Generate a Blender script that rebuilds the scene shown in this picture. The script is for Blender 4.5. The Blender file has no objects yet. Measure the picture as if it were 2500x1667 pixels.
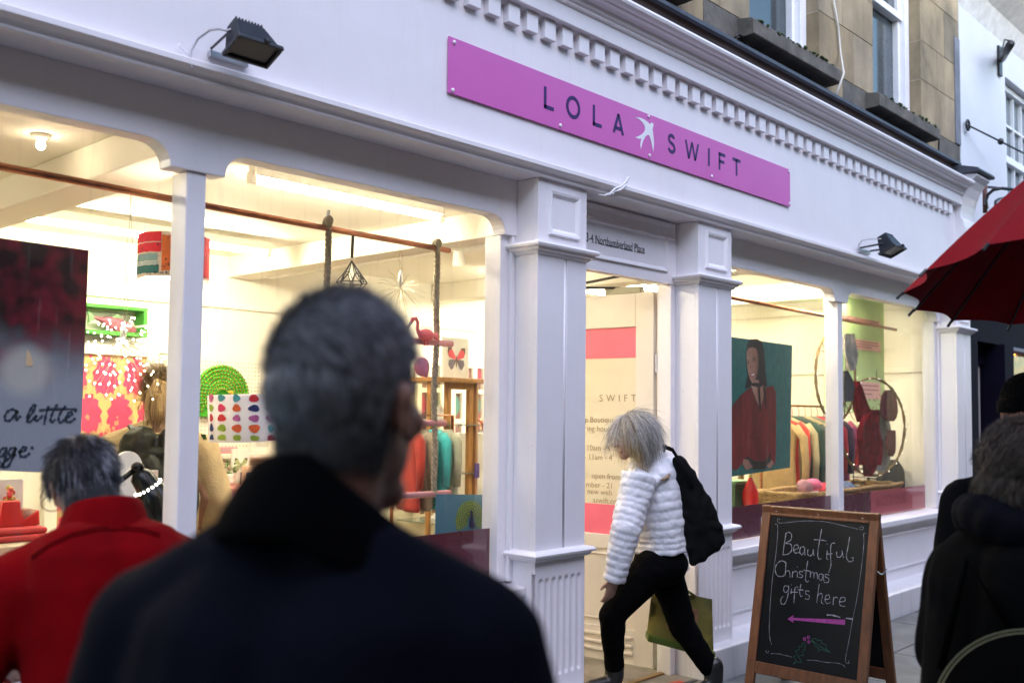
import bpy, bmesh, math, random
from mathutils import Vector as V, Matrix, noise
random.seed(7)
R = math.radians
PI = math.pi
SC = bpy.context.scene
COL = SC.collection

# ------------------------------------------------------------------ camera, sky, sun, exposure
CAMP = V((0, -3.2, 1.55))
_yaw, _pit, _rol, _F, _CY = R(47.2116), R(3.2648), R(0.6119), 2430.0, 868.9
_fw = V((math.sin(_yaw) * math.cos(_pit), math.cos(_yaw) * math.cos(_pit), math.sin(_pit)))
_r = V((math.cos(_yaw), -math.sin(_yaw), 0))
_u = _r.cross(_fw)
CR = _r * math.cos(_rol) + _u * math.sin(_rol)
CU = -_r * math.sin(_rol) + _u * math.cos(_rol)
cd = bpy.data.cameras.new('camera')
cam = bpy.data.objects.new('camera', cd)
COL.objects.link(cam)
mw = Matrix((CR, CU, -_fw)).transposed().to_4x4()
mw.translation = CAMP
cam.matrix_world = mw
cd.sensor_width = 36
cd.lens = _F / 2500 * 36
cd.shift_y = (_CY - 833.5) / 2500
cd.clip_start = 0.05
cd.clip_end = 500
cd.dof.use_dof = True
cd.dof.focus_distance = 5.2
cd.dof.aperture_fstop = 2.3
SC.camera = cam

w = bpy.data.worlds.new('World')
SC.world = w
w.use_nodes = True
nt = w.node_tree
sky = nt.nodes.new('ShaderNodeTexSky')
sky.sky_type = 'NISHITA'
sky.sun_disc = False
sky.sun_elevation = R(9)
sky.sun_rotation = R(200)
sky.air_density = 1.0
sky.dust_density = 0.6
sky.ozone_density = 2.0
nt.links.new(sky.outputs[0], nt.nodes['Background'].inputs[0])
nt.nodes['Background'].inputs[1].default_value = 0.15

sl = bpy.data.lights.new('sun', 'SUN')
sl.energy = 0.62
sl.angle = R(60)
sl.color = (0.93, 0.85, 1.0)
sun = bpy.data.objects.new('sun', sl)
COL.objects.link(sun)
_sd = V((-0.3, -0.7, 1.0)).normalized()      # towards the light: above the street, a little left
sun.rotation_euler = _sd.to_track_quat('Z', 'Y').to_euler()

vs = SC.view_settings
vs.view_transform = 'Standard'
vs.look = 'None'
vs.gamma = 1
vs.exposure = 2.53
try:
    vs.use_curve_mapping = False
except Exception:
    pass
SC.cycles.use_denoising = True
SC.cycles.max_bounces = 10
SC.cycles.diffuse_bounces = 5
SC.cycles.glossy_bounces = 4
SC.cycles.transparent_max_bounces = 24
SC.cycles.sample_clamp_indirect = 6
SC.cycles.caustics_reflective = False
SC.cycles.caustics_refractive = False


def ray(px, py):
    return CR * ((px - 1250) / _F) + CU * ((_CY - py) / _F) + _fw


def at(px, py, Y):
    """point of the plane Y = const that the photograph shows at (px, py)"""
    d = ray(px, py)
    return CAMP + d * ((Y - CAMP.y) / d.y)


def atd(px, py, dep):
    return CAMP + ray(px, py) * dep


# ------------------------------------------------------------------ materials
MATS = {}


def mat(name, col, rough=0.6, metal=0.0, var=0.06, scale=6.0, bump=0.0, bscale=60.0, spec=0.5,
        col2=None, island=False, trans=0.0, sheen=0.0, stretch=None, coat=0.0, sss=0.0):
    if name in MATS:
        return MATS[name]
    m = bpy.data.materials.new(name)
    m.use_nodes = True
    n, l = m.node_tree.nodes, m.node_tree.links
    b = n['Principled BSDF']
    b.inputs['Roughness'].default_value = rough
    b.inputs['Metallic'].default_value = metal
    b.inputs['Specular IOR Level'].default_value = spec
    if trans:
        b.inputs['Transmission Weight'].default_value = trans
    if sheen:
        b.inputs['Sheen Weight'].default_value = sheen
        b.inputs['Sheen Roughness'].default_value = 0.5
    if coat:
        b.inputs['Coat Weight'].default_value = coat
        b.inputs['Coat Roughness'].default_value = 0.15
    tc = n.new('ShaderNodeTexCoord')
    src = tc.outputs['Object']
    if stretch:
        mp = n.new('ShaderNodeMapping')
        mp.inputs['Scale'].default_value = stretch
        l.new(src, mp.inputs[0])
        src = mp.outputs[0]
    nz = n.new('ShaderNodeTexNoise')
    nz.inputs['Scale'].default_value = scale
    nz.inputs['Detail'].default_value = 5
    nz.inputs['Roughness'].default_value = 0.6
    l.new(src, nz.inputs['Vector'])
    rp = n.new('ShaderNodeValToRGB')
    rp.color_ramp.elements[0].position = 0.3
    rp.color_ramp.elements[1].position = 0.7
    c2 = col2 or tuple(min(1, c * (1 + var)) for c in col)
    c1 = tuple(c * (1 - var) for c in col) if not col2 else col
    rp.color_ramp.elements[0].color = (*c1, 1)
    rp.color_ramp.elements[1].color = (*c2, 1)
    if island:
        g = n.new('ShaderNodeNewGeometry')
        l.new(g.outputs['Random Per Island'], rp.inputs[0])
    else:
        l.new(nz.outputs['Fac'], rp.inputs[0])
    l.new(rp.outputs[0], b.inputs['Base Color'])
    # roughness wobble
    mr = n.new('ShaderNodeMapRange')
    mr.inputs['To Min'].default_value = max(0.02, rough - 0.08)
    mr.inputs['To Max'].default_value = min(1, rough + 0.08)
    l.new(nz.outputs['Fac'], mr.inputs[0])
    l.new(mr.outputs[0], b.inputs['Roughness'])
    if bump:
        n2 = n.new('ShaderNodeTexNoise')
        n2.inputs['Scale'].default_value = bscale
        n2.inputs['Detail'].default_value = 4
        l.new(src, n2.inputs['Vector'])
        bp = n.new('ShaderNodeBump')
        bp.inputs['Strength'].default_value = bump
        bp.inputs['Distance'].default_value = 0.01
        l.new(n2.outputs['Fac'], bp.inputs['Height'])
        l.new(bp.outputs[0], b.inputs['Normal'])
    MATS[name] = m
    return m


def emis(name, col, s):
    if name in MATS:
        return MATS[name]
    m = bpy.data.materials.new(name)
    m.use_nodes = True
    b = m.node_tree.nodes['Principled BSDF']
    b.inputs['Base Color'].default_value = (*col, 1)
    b.inputs['Emission Color'].default_value = (*col, 1)
    b.inputs['Emission Strength'].default_value = s
    MATS[name] = m
    return m


def glass(name, tint=(1, 1, 1), ior=1.5, film=None):
    """thin clear pane: lets light straight through and mirrors by Fresnel"""
    if name in MATS:
        return MATS[name]
    m = bpy.data.materials.new(name)
    m.use_nodes = True
    n, l = m.node_tree.nodes, m.node_tree.links
    n.remove(n['Principled BSDF'])
    t = n.new('ShaderNodeBsdfTransparent')
    t.inputs[0].default_value = (*tint, 1)
    g = n.new('ShaderNodeBsdfGlossy')
    g.inputs['Roughness'].default_value = 0.01
    lw_ = n.new('ShaderNodeLayerWeight')
    pw = n.new('ShaderNodeMath')
    pw.operation = 'POWER'
    pw.inputs[1].default_value = 5.0
    l.new(lw_.outputs['Facing'], pw.inputs[0])
    ma = n.new('ShaderNodeMath')
    ma.operation = 'MULTIPLY_ADD'
    ma.inputs[1].default_value = 0.90
    ma.inputs[2].default_value = 0.08
    l.new(pw.outputs[0], ma.inputs[0])
    mx = n.new('ShaderNodeMixShader')
    l.new(ma.outputs[0], mx.inputs[0])
    l.new(t.outputs[0], mx.inputs[1])
    l.new(g.outputs[0], mx.inputs[2])
    top = mx
    if film:      # grime: faint diffuse streaks low in strength, run down the pane
        d = n.new('ShaderNodeBsdfDiffuse')
        d.inputs[0].default_value = (0.8, 0.78, 0.74, 1)
        tc = n.new('ShaderNodeTexCoord')
        mp = n.new('ShaderNodeMapping')
        mp.inputs['Scale'].default_value = (14, 1, 1.1)
        nz = n.new('ShaderNodeTexNoise')
        nz.inputs['Scale'].default_value = 3
        nz.inputs['Detail'].default_value = 6
        rp = n.new('ShaderNodeValToRGB')
        rp.color_ramp.elements[0].position = 0.58
        rp.color_ramp.elements[0].color = (0, 0, 0, 1)
        rp.color_ramp.elements[1].position = 0.8
        rp.color_ramp.elements[1].color = (film, film, film, 1)
        l.new(tc.outputs['Object'], mp.inputs[0])
        l.new(mp.outputs[0], nz.inputs['Vector'])
        l.new(nz.outputs['Fac'], rp.inputs[0])
        m2 = n.new('ShaderNodeMixShader')
        l.new(rp.outputs[0], m2.inputs[0])
        l.new(mx.outputs[0], m2.inputs[1])
        l.new(d.outputs[0], m2.inputs[2])
        top = m2
    l.new(top.outputs[0], n['Material Output'].inputs[0])
    MATS[name] = m
    return m


# ------------------------------------------------------------------ mesh builder
def rotz(a):
    return Matrix.Rotation(a, 3, 'Z')


class MB:
    def __init__(s):
        s.v, s.f = [], []

    def add(s, vs_, fs_):
        k = len(s.v)
        s.v += [tuple(p) for p in vs_]
        s.f += [tuple(i + k for i in f) for f in fs_]
        return s

    def box(s, x0, x1, y0, y1, z0, z1):
        return s.add([(x0, y0, z0), (x1, y0, z0), (x1, y1, z0), (x0, y1, z0), (x0, y0, z1), (x1, y0, z1), (x1, y1, z1), (x0, y1, z1)],
                     [(0, 3, 2, 1), (4, 5, 6, 7), (0, 1, 5, 4), (1, 2, 6, 5), (2, 3, 7, 6), (3, 0, 4, 7)])

    def obox(s, c, e1, e2, e3):
        """box of centre c and half vectors"""
        c, e1, e2, e3 = V(c), V(e1), V(e2), V(e3)
        p = [c + a * e1 + b * e2 + d * e3 for d in (-1, 1) for a, b in ((-1, -1), (1, -1), (1, 1), (-1, 1))]
        return s.add(p, [(0, 3, 2, 1), (4, 5, 6, 7), (0, 1, 5, 4), (1, 2, 6, 5), (2, 3, 7, 6), (3, 0, 4, 7)])

    def prism(s, poly, o, u, v, t):
        """polygon (a, b) in the frame o + a*u + b*v, given thickness t along -u x v"""
        o, u, v = V(o), V(u), V(v)
        n = u.cross(v).normalized()
        A = [o + u * a + v * b for a, b in poly]
        B = [p - n * t for p in A]
        k = len(A)
        return s.add(A + B, [tuple(range(k)), tuple(range(2 * k - 1, k - 1, -1))] + [(i, i + k, (i + 1) % k + k, (i + 1) % k) for i in range(k)])

    def sweep(s, prof, x0, x1):
        """profile of (y, z) run along X"""
        k = len(prof)
        A = [(x0, y, z) for y, z in prof]
        B = [(x1, y, z) for y, z in prof]
        return s.add(A + B, [tuple(range(k)), tuple(range(2 * k - 1, k - 1, -1))] + [(i, i + k, (i + 1) % k + k, (i + 1) % k) for i in range(k)])

    def tube(s, path, r, n=8, closed=False, flat=None):
        path = [V(p) for p in path]
        k = len(path)
        rr = r if isinstance(r, (list, tuple)) else [r] * k
        rings = []
        prev = None
        for i, p in enumerate(path):
            if closed:
                t = path[(i + 1) % k] - path[i - 1]
            else:
                t = path[min(i + 1, k - 1)] - path[max(i - 1, 0)]
            if t.length < 1e-9:
                t = V((0, 0, 1))
            t.normalize()
            if prev is None:
                a = V((0, 0, 1)) if abs(t.z) < 0.9 else V((1, 0, 0))
                prev = t.cross(a).normalized()
            prev = (prev - t * prev.dot(t))
            if prev.length < 1e-6:
                prev = t.orthogonal()
            prev.normalize()
            b = t.cross(prev)
            rings.append([p + (prev * math.cos(q) + b * math.sin(q) * (flat or 1)) * rr[i] for q in (2 * PI * j / n for j in range(n))])
        vs_ = [q for ring in rings for q in ring]
        fs_ = []
        m = k if closed else k - 1
        for i in range(m):
            for j in range(n):
                a, b2 = i * n + j, i * n + (j + 1) % n
                c, d = ((i + 1) % k) * n + (j + 1) % n, ((i + 1) % k) * n + j
                fs_.append((a, b2, c, d))
        if not closed:
            fs_ += [tuple(range(n - 1, -1, -1)), tuple(range((k - 1) * n, k * n))]
        return s.add(vs_, fs_)

    def lathe(s, prof, c, ax=(0, 0, 1), n=24, caps=True, ph=0.0, arc=None):
        c, ax = V(c), V(ax).normalized()
        a = ax.orthogonal().normalized()
        b = ax.cross(a)
        k = len(prof)
        vs_ = []
        m = n if arc is None else n + 1
        for r, h in prof:
            for j in range(m):
                q = ph + (2 * PI * j / n if arc is None else arc * j / n)
                vs_.append(c + ax * h + (a * math.cos(q) + b * math.sin(q)) * r)
        fs_ = []
        for i in range(k - 1):
            for j in range(n):
                j2 = (j + 1) % m
                fs_.append((i * m + j, i * m + j2, (i + 1) * m + j2, (i + 1) * m + j))
        if caps and arc is None:
            fs_ += [tuple(range(m - 1, -1, -1)), tuple(range((k - 1) * m, k * m))]
        return s.add(vs_, fs_)

    def ell(s, c, rad, rot=None, nu=20, nv=12):
        c = V(c)
        rot = rot or Matrix.Identity(3)
        vs_ = []
        for i in range(1, nv):
            t = PI * i / nv
            for j in range(nu):
                p = 2 * PI * j / nu
                vs_.append(c + rot @ V((rad[0] * math.sin(t) * math.cos(p), rad[1] * math.sin(t) * math.sin(p), rad[2] * math.cos(t))))
        top, bot = len(vs_), len(vs_) + 1
        vs_ += [c + rot @ V((0, 0, rad[2])), c + rot @ V((0, 0, -rad[2]))]
        fs_ = []
        for i in range(nv - 2):
            for j in range(nu):
                j2 = (j + 1) % nu
                fs_.append((i * nu + j, (i + 1) * nu + j, (i + 1) * nu + j2, i * nu + j2))
        for j in range(nu):
            j2 = (j + 1) % nu
            fs_.append((top, j, j2))
            fs_.append((bot, (nv - 2) * nu + j2, (nv - 2) * nu + j))
        return s.add(vs_, fs_)

    def cap(s, p0, p1, r0, r1, n=14, sub=1):
        """tapered capsule"""
        p0, p1 = V(p0), V(p1)
        d = p1 - p0
        L = max(d.length, 1e-4)
        d = d / L
        a = d.orthogonal().normalized()
        b = d.cross(a)
        pr = [(r0 * math.cos(q), -r0 * math.sin(q)) for q in (PI / 2 * 0.98, PI / 3, PI / 6, 0)] + \
             [(r0 + (r1 - r0) * i / (sub + 1), L * i / (sub + 1)) for i in range(1, sub + 1)] + \
             [(r1 * math.cos(q), L + r1 * math.sin(q)) for q in (0, PI / 6, PI / 3, PI / 2 * 0.98)]
        vs_ = [p0 + d * h + (a * math.cos(2 * PI * j / n) + b * math.sin(2 * PI * j / n)) * r for r, h in pr for j in range(n)]
        k = len(pr)
        fs_ = [(i * n + j, i * n + (j + 1) % n, (i + 1) * n + (j + 1) % n, (i + 1) * n + j) for i in range(k - 1) for j in range(n)]
        fs_ += [tuple(range(n - 1, -1, -1)), tuple(range((k - 1) * n, k * n))]
        return s.add(vs_, fs_)

    def mesh(s, name):
        me = bpy.data.meshes.new(name)
        me.from_pydata(s.v, [], s.f)
        me.update()
        return me

    def build(s, name, m, parent=None, smooth=False, bevel=0.0, fix=True):
        me = s.mesh(name)
        if fix:
            bm = bmesh.new()
            bm.from_mesh(me)
            bmesh.ops.recalc_face_normals(bm, faces=bm.faces)
            bm.to_mesh(me)
            bm.free()
        return link(name, me, m, parent, smooth, bevel)


def link(name, me, m, parent=None, smooth=False, bevel=0.0):
    if smooth:
        for p in me.polygons:
            p.use_smooth = True
    if m is not None and not me.materials:
        me.materials.append(m)
    o = bpy.data.objects.new(name, me)
    COL.objects.link(o)
    if parent is not None:
        adopt(o, parent)
    if bevel:
        md = o.modifiers.new('bevel', 'BEVEL')
        md.width = bevel
        md.segments = 2
        md.limit_method = 'ANGLE'
        md.angle_limit = R(40)
        md.harden_normals = False
    return o


ROOTW = {}


def adopt(o, parent):
    o.parent = parent
    o.matrix_parent_inverse = ROOTW.get(parent.name, Matrix.Identity(4)).inverted()


def tag(o, label, cat, group=None):
    o['label'] = label
    o['category'] = cat
    if group:
        o['group'] = group
    return o


def thing(name, label, cat, loc=(0, 0, 0), group=None):
    o = bpy.data.objects.new(name, None)
    COL.objects.link(o)
    o.empty_display_size = 0.1
    o.location = loc
    ROOTW[o.name] = Matrix.Translation(V(loc))
    return tag(o, label, cat, group)


def struct(o):
    o['kind'] = 'structure'
    return o


def stuff(o):
    o['kind'] = 'stuff'
    return o


def remesh(mb, name, m, parent=None, voxel=0.008, smooth=6, disp=None, fac=0.5):
    """union of closed shapes as one continuous smooth surface"""
    me = mb.mesh(name + '_t')
    o = bpy.data.objects.new(name + '_t', me)
    COL.objects.link(o)
    md = o.modifiers.new('r', 'REMESH')
    md.mode = 'VOXEL'
    md.voxel_size = voxel
    if smooth:
        ms = o.modifiers.new('s', 'SMOOTH')
        ms.factor = fac
        ms.iterations = smooth
    dg = bpy.context.evaluated_depsgraph_get()
    dg.update()
    ev = o.evaluated_get(dg)
    res = bpy.data.meshes.new_from_object(ev)
    bpy.data.objects.remove(o)
    bpy.data.meshes.remove(me)
    res.name = name
    if disp:
        nrm = [v.normal.copy() for v in res.vertices]
        for v, nn in zip(res.vertices, nrm):
            v.co += nn * disp(v.co)
    return link(name, res, m, parent, True)


FONT_CACHE = {}


def text_mesh(body, size, shear=0.0, space=1.0):
    cu = bpy.data.curves.new('t', 'FONT')
    cu.body = body
    cu.size = size
    cu.shear = shear
    cu.space_character = space
    cu.resolution_u = 3
    o = bpy.data.objects.new('t', cu)
    COL.objects.link(o)
    dg = bpy.context.evaluated_depsgraph_get()
    dg.update()
    me = bpy.data.meshes.new_from_object(o.evaluated_get(dg))
    bpy.data.objects.remove(o)
    bpy.data.curves.remove(cu)
    return me


def text(name, body, o, u, v, size, m, parent, shear=0, space=1.0, sx=1.0, align='l', bold=0.0):
    """flat printed words laid on a surface: origin o, reading direction u, up v (unit vectors)"""
    me = text_mesh(body, size, shear, space)
    xs = [q.co.x for q in me.vertices] or [0]
    wd = max(xs) * sx
    off = {'l': 0, 'r': -wd, 'c': -wd / 2}[align]
    o, u, v = V(o), V(u), V(v)
    for q in me.vertices:
        x, y = q.co.x, q.co.y
        q.co = o + u * (x * sx + off) + v * y
    me.name = name
    return link(name, me, m, parent)


def strokes(name, lines, o, u, v, wdt, m, parent, n_off=0.001, taper=False):
    """hand drawn lines: each a list of (a, b) run through a Catmull curve and laid as a flat ribbon"""
    o, u, v = V(o), V(u), V(v)
    nn = u.cross(v).normalized()
    mb = MB()
    for ln in lines:
        pts = [V((a, b)) for a, b in ln]
        if len(pts) > 2:
            q = [pts[0]] + pts + [pts[-1]]
            out = []
            for i in range(1, len(q) - 2):
                for s_ in range(5):
                    t = s_ / 5
                    out.append(0.5 * ((2 * q[i]) + (q[i + 1] - q[i - 1]) * t + (2 * q[i - 1] - 5 * q[i] + 4 * q[i + 1] - q[i + 2]) * t * t + (3 * q[i] - q[i - 1] - 3 * q[i + 1] + q[i + 2]) * t ** 3))
            out.append(pts[-1])
            pts = out
        k = len(pts)
        L, Rr = [], []
        for i, p in enumerate(pts):
            t = pts[min(i + 1, k - 1)] - pts[max(i - 1, 0)]
            if t.length < 1e-9:
                t = V((1, 0))
            t.normalize()
            h = wdt / 2 * ((0.75 + 0.25 * math.sin(i * 1.3)) if taper else 1)
            L.append(p + V((-t.y, t.x)) * h)
            Rr.append(p - V((-t.y, t.x)) * h)
        W = lambda p: o + u * p.x + v * p.y + nn * n_off
        mb.add([W(p) for p in L] + [W(p) for p in Rr], [(i, i + k, i + k + 1, i + 1) for i in range(k - 1)])
    return mb.build(name, m, parent, fix=False)


def flatpoly(mb, pts, o, u, v, off=0.001):
    o, u, v = V(o), V(u), V(v)
    n = u.cross(v).normalized()
    mb.add([o + u * a + v * b + n * off for a, b in pts], [tuple(range(len(pts)))])


X3, Y3, Z3 = V((1, 0, 0)), V((0, 1, 0)), V((0, 0, 1))
# ------------------------------------------------------------------ shared materials


def paint(name, base, grime, rough):
    """brushed gloss on old joinery: faint mottling, vertical brush drag, specks of grime and chips"""
    m = bpy.data.materials.new(name)
    m.use_nodes = True
    n, l = m.node_tree.nodes, m.node_tree.links
    b = n['Principled BSDF']
    tc = n.new('ShaderNodeTexCoord')

    def nz(scale, detail, stretch=(1, 1, 1), rgh=.6):
        mp = n.new('ShaderNodeMapping')
        mp.inputs['Scale'].default_value = stretch
        l.new(tc.outputs['Object'], mp.inputs[0])
        t = n.new('ShaderNodeTexNoise')
        t.inputs['Scale'].default_value = scale
        t.inputs['Detail'].default_value = detail
        t.inputs['Roughness'].default_value = rgh
        l.new(mp.outputs[0], t.inputs['Vector'])
        return t.outputs['Fac']

    def ramp(src, p0, p1, c0, c1):
        r = n.new('ShaderNodeValToRGB')
        r.color_ramp.elements[0].position = p0
        r.color_ramp.elements[1].position = p1
        r.color_ramp.elements[0].color = (*c0, 1)
        r.color_ramp.elements[1].color = (*c1, 1)
        l.new(src, r.inputs[0])
        return r.outputs[0]

    def mul(a, c):
        x = n.new('ShaderNodeMix')
        x.data_type = 'RGBA'
        x.blend_type = 'MULTIPLY'
        x.inputs[0].default_value = 1
        l.new(a, x.inputs[6])
        l.new(c, x.inputs[7])
        return x.outputs[2]
    c = ramp(nz(1.6, 4), .3, .7, tuple(q * .955 for q in base), tuple(min(1, q * 1.03) for q in base))
    g1 = 1 - grime
    c = mul(c, ramp(nz(2.4, 6, (7, 7, .55), .7), .28, .46, (g1, g1 * .985, g1 * .96), (1, 1, 1)))
    c = mul(c, ramp(nz(26, 4, (1, 1, 1), .85), .27, .36, (.80, .77, .74), (1, 1, 1)))
    l.new(c, b.inputs['Base Color'])
    mr = n.new('ShaderNodeMapRange')
    mr.inputs['To Min'].default_value = rough - .08
    mr.inputs['To Max'].default_value = rough + .12
    l.new(nz(5, 4), mr.inputs[0])
    l.new(mr.outputs[0], b.inputs['Roughness'])
    bp = n.new('ShaderNodeBump')
    bp.inputs['Strength'].default_value = .22
    bp.inputs['Distance'].default_value = .004
    l.new(nz(30, 5, (1.6, 1.6, .35)), bp.inputs['Height'])
    bp2 = n.new('ShaderNodeBump')
    bp2.inputs['Strength'].default_value = .25
    bp2.inputs['Distance'].default_value = .012
    l.new(nz(4.5, 3), bp2.inputs['Height'])
    l.new(bp.outputs[0], bp2.inputs['Normal'])
    l.new(bp2.outputs[0], b.inputs['Normal'])
    MATS[name] = m
    return m


PAINT = paint('white_gloss_paint', (0.79, 0.765, 0.79), 0.03, 0.36)
PAINT2 = paint('white_paint_worn', (0.70, 0.68, 0.69), 0.22, 0.45)
CREAM = mat('cream_wall_paint', (0.84, 0.81, 0.72), 0.7, var=0.03, scale=2)
CEIL = mat('cream_ceiling_paint', (0.85, 0.82, 0.73), 0.75, var=0.03, scale=1.5)
LEAD = mat('dark_lead_sheet', (0.045, 0.05, 0.065), 0.55, var=0.35, scale=14, bump=0.3, bscale=30)
BROWN = mat('brown_timber_board', (0.035, 0.017, 0.012), 0.7, var=0.4, scale=9, stretch=(0.3, 1, 3))
COPPER = mat('copper_pipe', (0.20, 0.075, 0.04), 0.35, 1.0, col2=(0.55, 0.21, 0.10), scale=9, stretch=(1, 4, 4))
BLACK = mat('black_metal', (0.012, 0.012, 0.015), 0.42, 0.0, var=0.3, scale=30)
STEEL = mat('galvanised_steel', (0.55, 0.55, 0.57), 0.35, 1.0, var=0.1)
GLASS = glass('window_glass', (0.98, 0.99, 0.98), 1.45, film=0.09)
GLASSC = glass('clear_glass', (0.97, 0.99, 0.98), 1.45)
WOOD = mat('oiled_pine', (0.15, 0.053, 0.017), 0.5, var=0.35, scale=7, bump=0.15, bscale=50, stretch=(6, 6, 0.7))
OAK = mat('golden_oak', (0.36, 0.17, 0.045), 0.4, var=0.3, scale=9, stretch=(6, 6, 0.7))
WHITEP = mat('white_card', (0.85, 0.84, 0.80), 0.7, var=0.02)

# ------------------------------------------------------------------ ground
GND = mat('pavement_bed', (0.06, 0.06, 0.062), 0.9, var=0.3, scale=5, bump=0.4, bscale=80)
g = MB().box(-60, 80, -40, 0.02, -0.2, -0.012).build('street', GND)
struct(g)
SLAB = mat('york_flagstone', (0.13, 0.135, 0.14), 0.62, var=0.35, scale=3.5, bump=0.35, bscale=35)
ry = -0.095
row = 0
random.seed(3)
while ry > -4.4:
    dep = random.choice((0.44, 0.5, 0.56))
    x = -0.6 + random.random() * 0.4
    while x < 13.5:
        wd = random.choice((0.5, 0.62, 0.75, 0.9))
        if not (ry < -2.6 and x < 2.0):
            dz = random.uniform(-0.003, 0.002)
            o = MB().box(x + 0.004, x + wd - 0.004, ry - dep + 0.004, ry - 0.004, -0.06, dz).build('flagstone', SLAB, None, bevel=0.004)
            adopt(o, g)
        x += wd
    ry -= dep
    row += 1
# entrance floor inside the doorway
ENT = mat('entrance_stone', (0.24, 0.21, 0.17), 0.55, var=0.3, scale=4, bump=0.3, bscale=30)
e = struct(MB().box(4.02, 5.088, -0.093, 0.9, -0.1, 0.012).build('entrance_floor', ENT, bevel=0.004))
adopt(MB().box(4.05, 5.06, 0.20, 0.235, 0.0115, 0.022).build('threshold_strip', mat('brass_strip', (0.35, 0.22, 0.09), 0.4, 0.8), None), e)
adopt(MB().obox((4.62, 0.10, 0.0125), (0.36, -0.06, 0), (0.004, 0.02, 0), (0, 0, 0.002)).build('red_floor_line', mat('red_tape', (0.55, 0.06, 0.03), 0.5), None), e)
adopt(MB().box(4.06, 5.05, -0.02, 0.01, 0.0115, 0.018).build('drain_strip', LEAD, None), e)

# ------------------------------------------------------------------ shopfront
SH = thing('shopfront', 'lavender white painted shopfront with dentil cornice, pilasters and large display windows', 'shopfront', (4.5, 0, 0))
XL, XR = -3.2, 9.85
HY = 0.14         # plane of the window frames
PIL = [(-0.74, -0.36), (3.636, 4.018), (5.09, 5.473), (9.465, 9.85)]
ZS = 2.71         # soffit under the architrave


def flute_panel(x0, x1, z0, z1, n, depth, y):
    """board front with n round-ended flutes sunk into it"""
    NX, NZ = 110, 70
    mb = MB()
    fl = []
    m = 0.045
    p = (x1 - x0 - 2 * m) / (n - 1) if n > 1 else 0
    cx = [x0 + m + i * p for i in range(n)]
    rr = p * 0.33
    za, zb = z0 + 0.0, z1
    fz0, fz1 = z0 + 0.03, z1 - 0.03
    vs_ = []
    for j in range(NZ + 1):
        z = za + (zb - za) * j / NZ
        for i in range(NX + 1):
            x = x0 + (x1 - x0) * i / NX
            d = min(abs(x - c) for c in cx)
            zz = 0 if fz0 + rr < z < fz1 - rr else (fz0 + rr - z if z <= fz0 + rr else z - fz1 + rr)
            q = math.hypot(d, zz)
            dy = depth * math.sqrt(max(0, 1 - (q / rr) ** 2)) if q < rr else 0
            vs_.append((x, y + dy, z))
    fs_ = [(j * (NX + 1) + i, j * (NX + 1) + i + 1, (j + 1) * (NX + 1) + i + 1, (j + 1) * (NX + 1) + i) for j in range(NZ) for i in range(NX)]
    return mb.add(vs_, fs_)


def ring_moulding(x0, x1, yb, prof):
    """moulding (projection, z) wrapped round the front and two sides of a pilaster"""
    mb = MB()
    rows = []
    for pr, z in prof:
        rows.append([(x0 - pr, yb, z), (x0 - pr, -pr, z), (x1 + pr, -pr, z), (x1 + pr, yb, z)])
    vs_ = [p for r_ in rows for p in r_]
    fs_ = [(i * 4 + j, i * 4 + j + 1, (i + 1) * 4 + j + 1, (i + 1) * 4 + j) for i in range(len(rows) - 1) for j in range(3)]
    fs_ += [(0, 1, 2, 3), tuple(len(vs_) - 4 + i for i in (3, 2, 1, 0))]
    return mb.add(vs_, fs_)


def frame_moulding(x0, x1, z0, z1, y, wd=0.022, h=0.012, inset=0.0):
    """four mitred sides of a raised panel moulding on the plane y (front towards -y)"""
    mb = MB()
    prof = [(0, 0), (0.15, h), (0.55, h * 0.75), (0.8, h * 0.3), (1, 0)]
    rows = []
    for t, hh in prof:
        d = wd * t
        rows.append([(x0 + d, y - hh, z0 + d), (x1 - d, y - hh, z0 + d), (x1 - d, y - hh, z1 - d), (x0 + d, y - hh, z1 - d)])
    vs_ = [p for r_ in rows for p in r_]
    fs_ = [(i * 4 + j, i * 4 + (j + 1) % 4, (i + 1) * 4 + (j + 1) % 4, (i + 1) * 4 + j) for i in range(len(rows) - 1) for j in range(4)]
    return mb.add(vs_, fs_)


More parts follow.
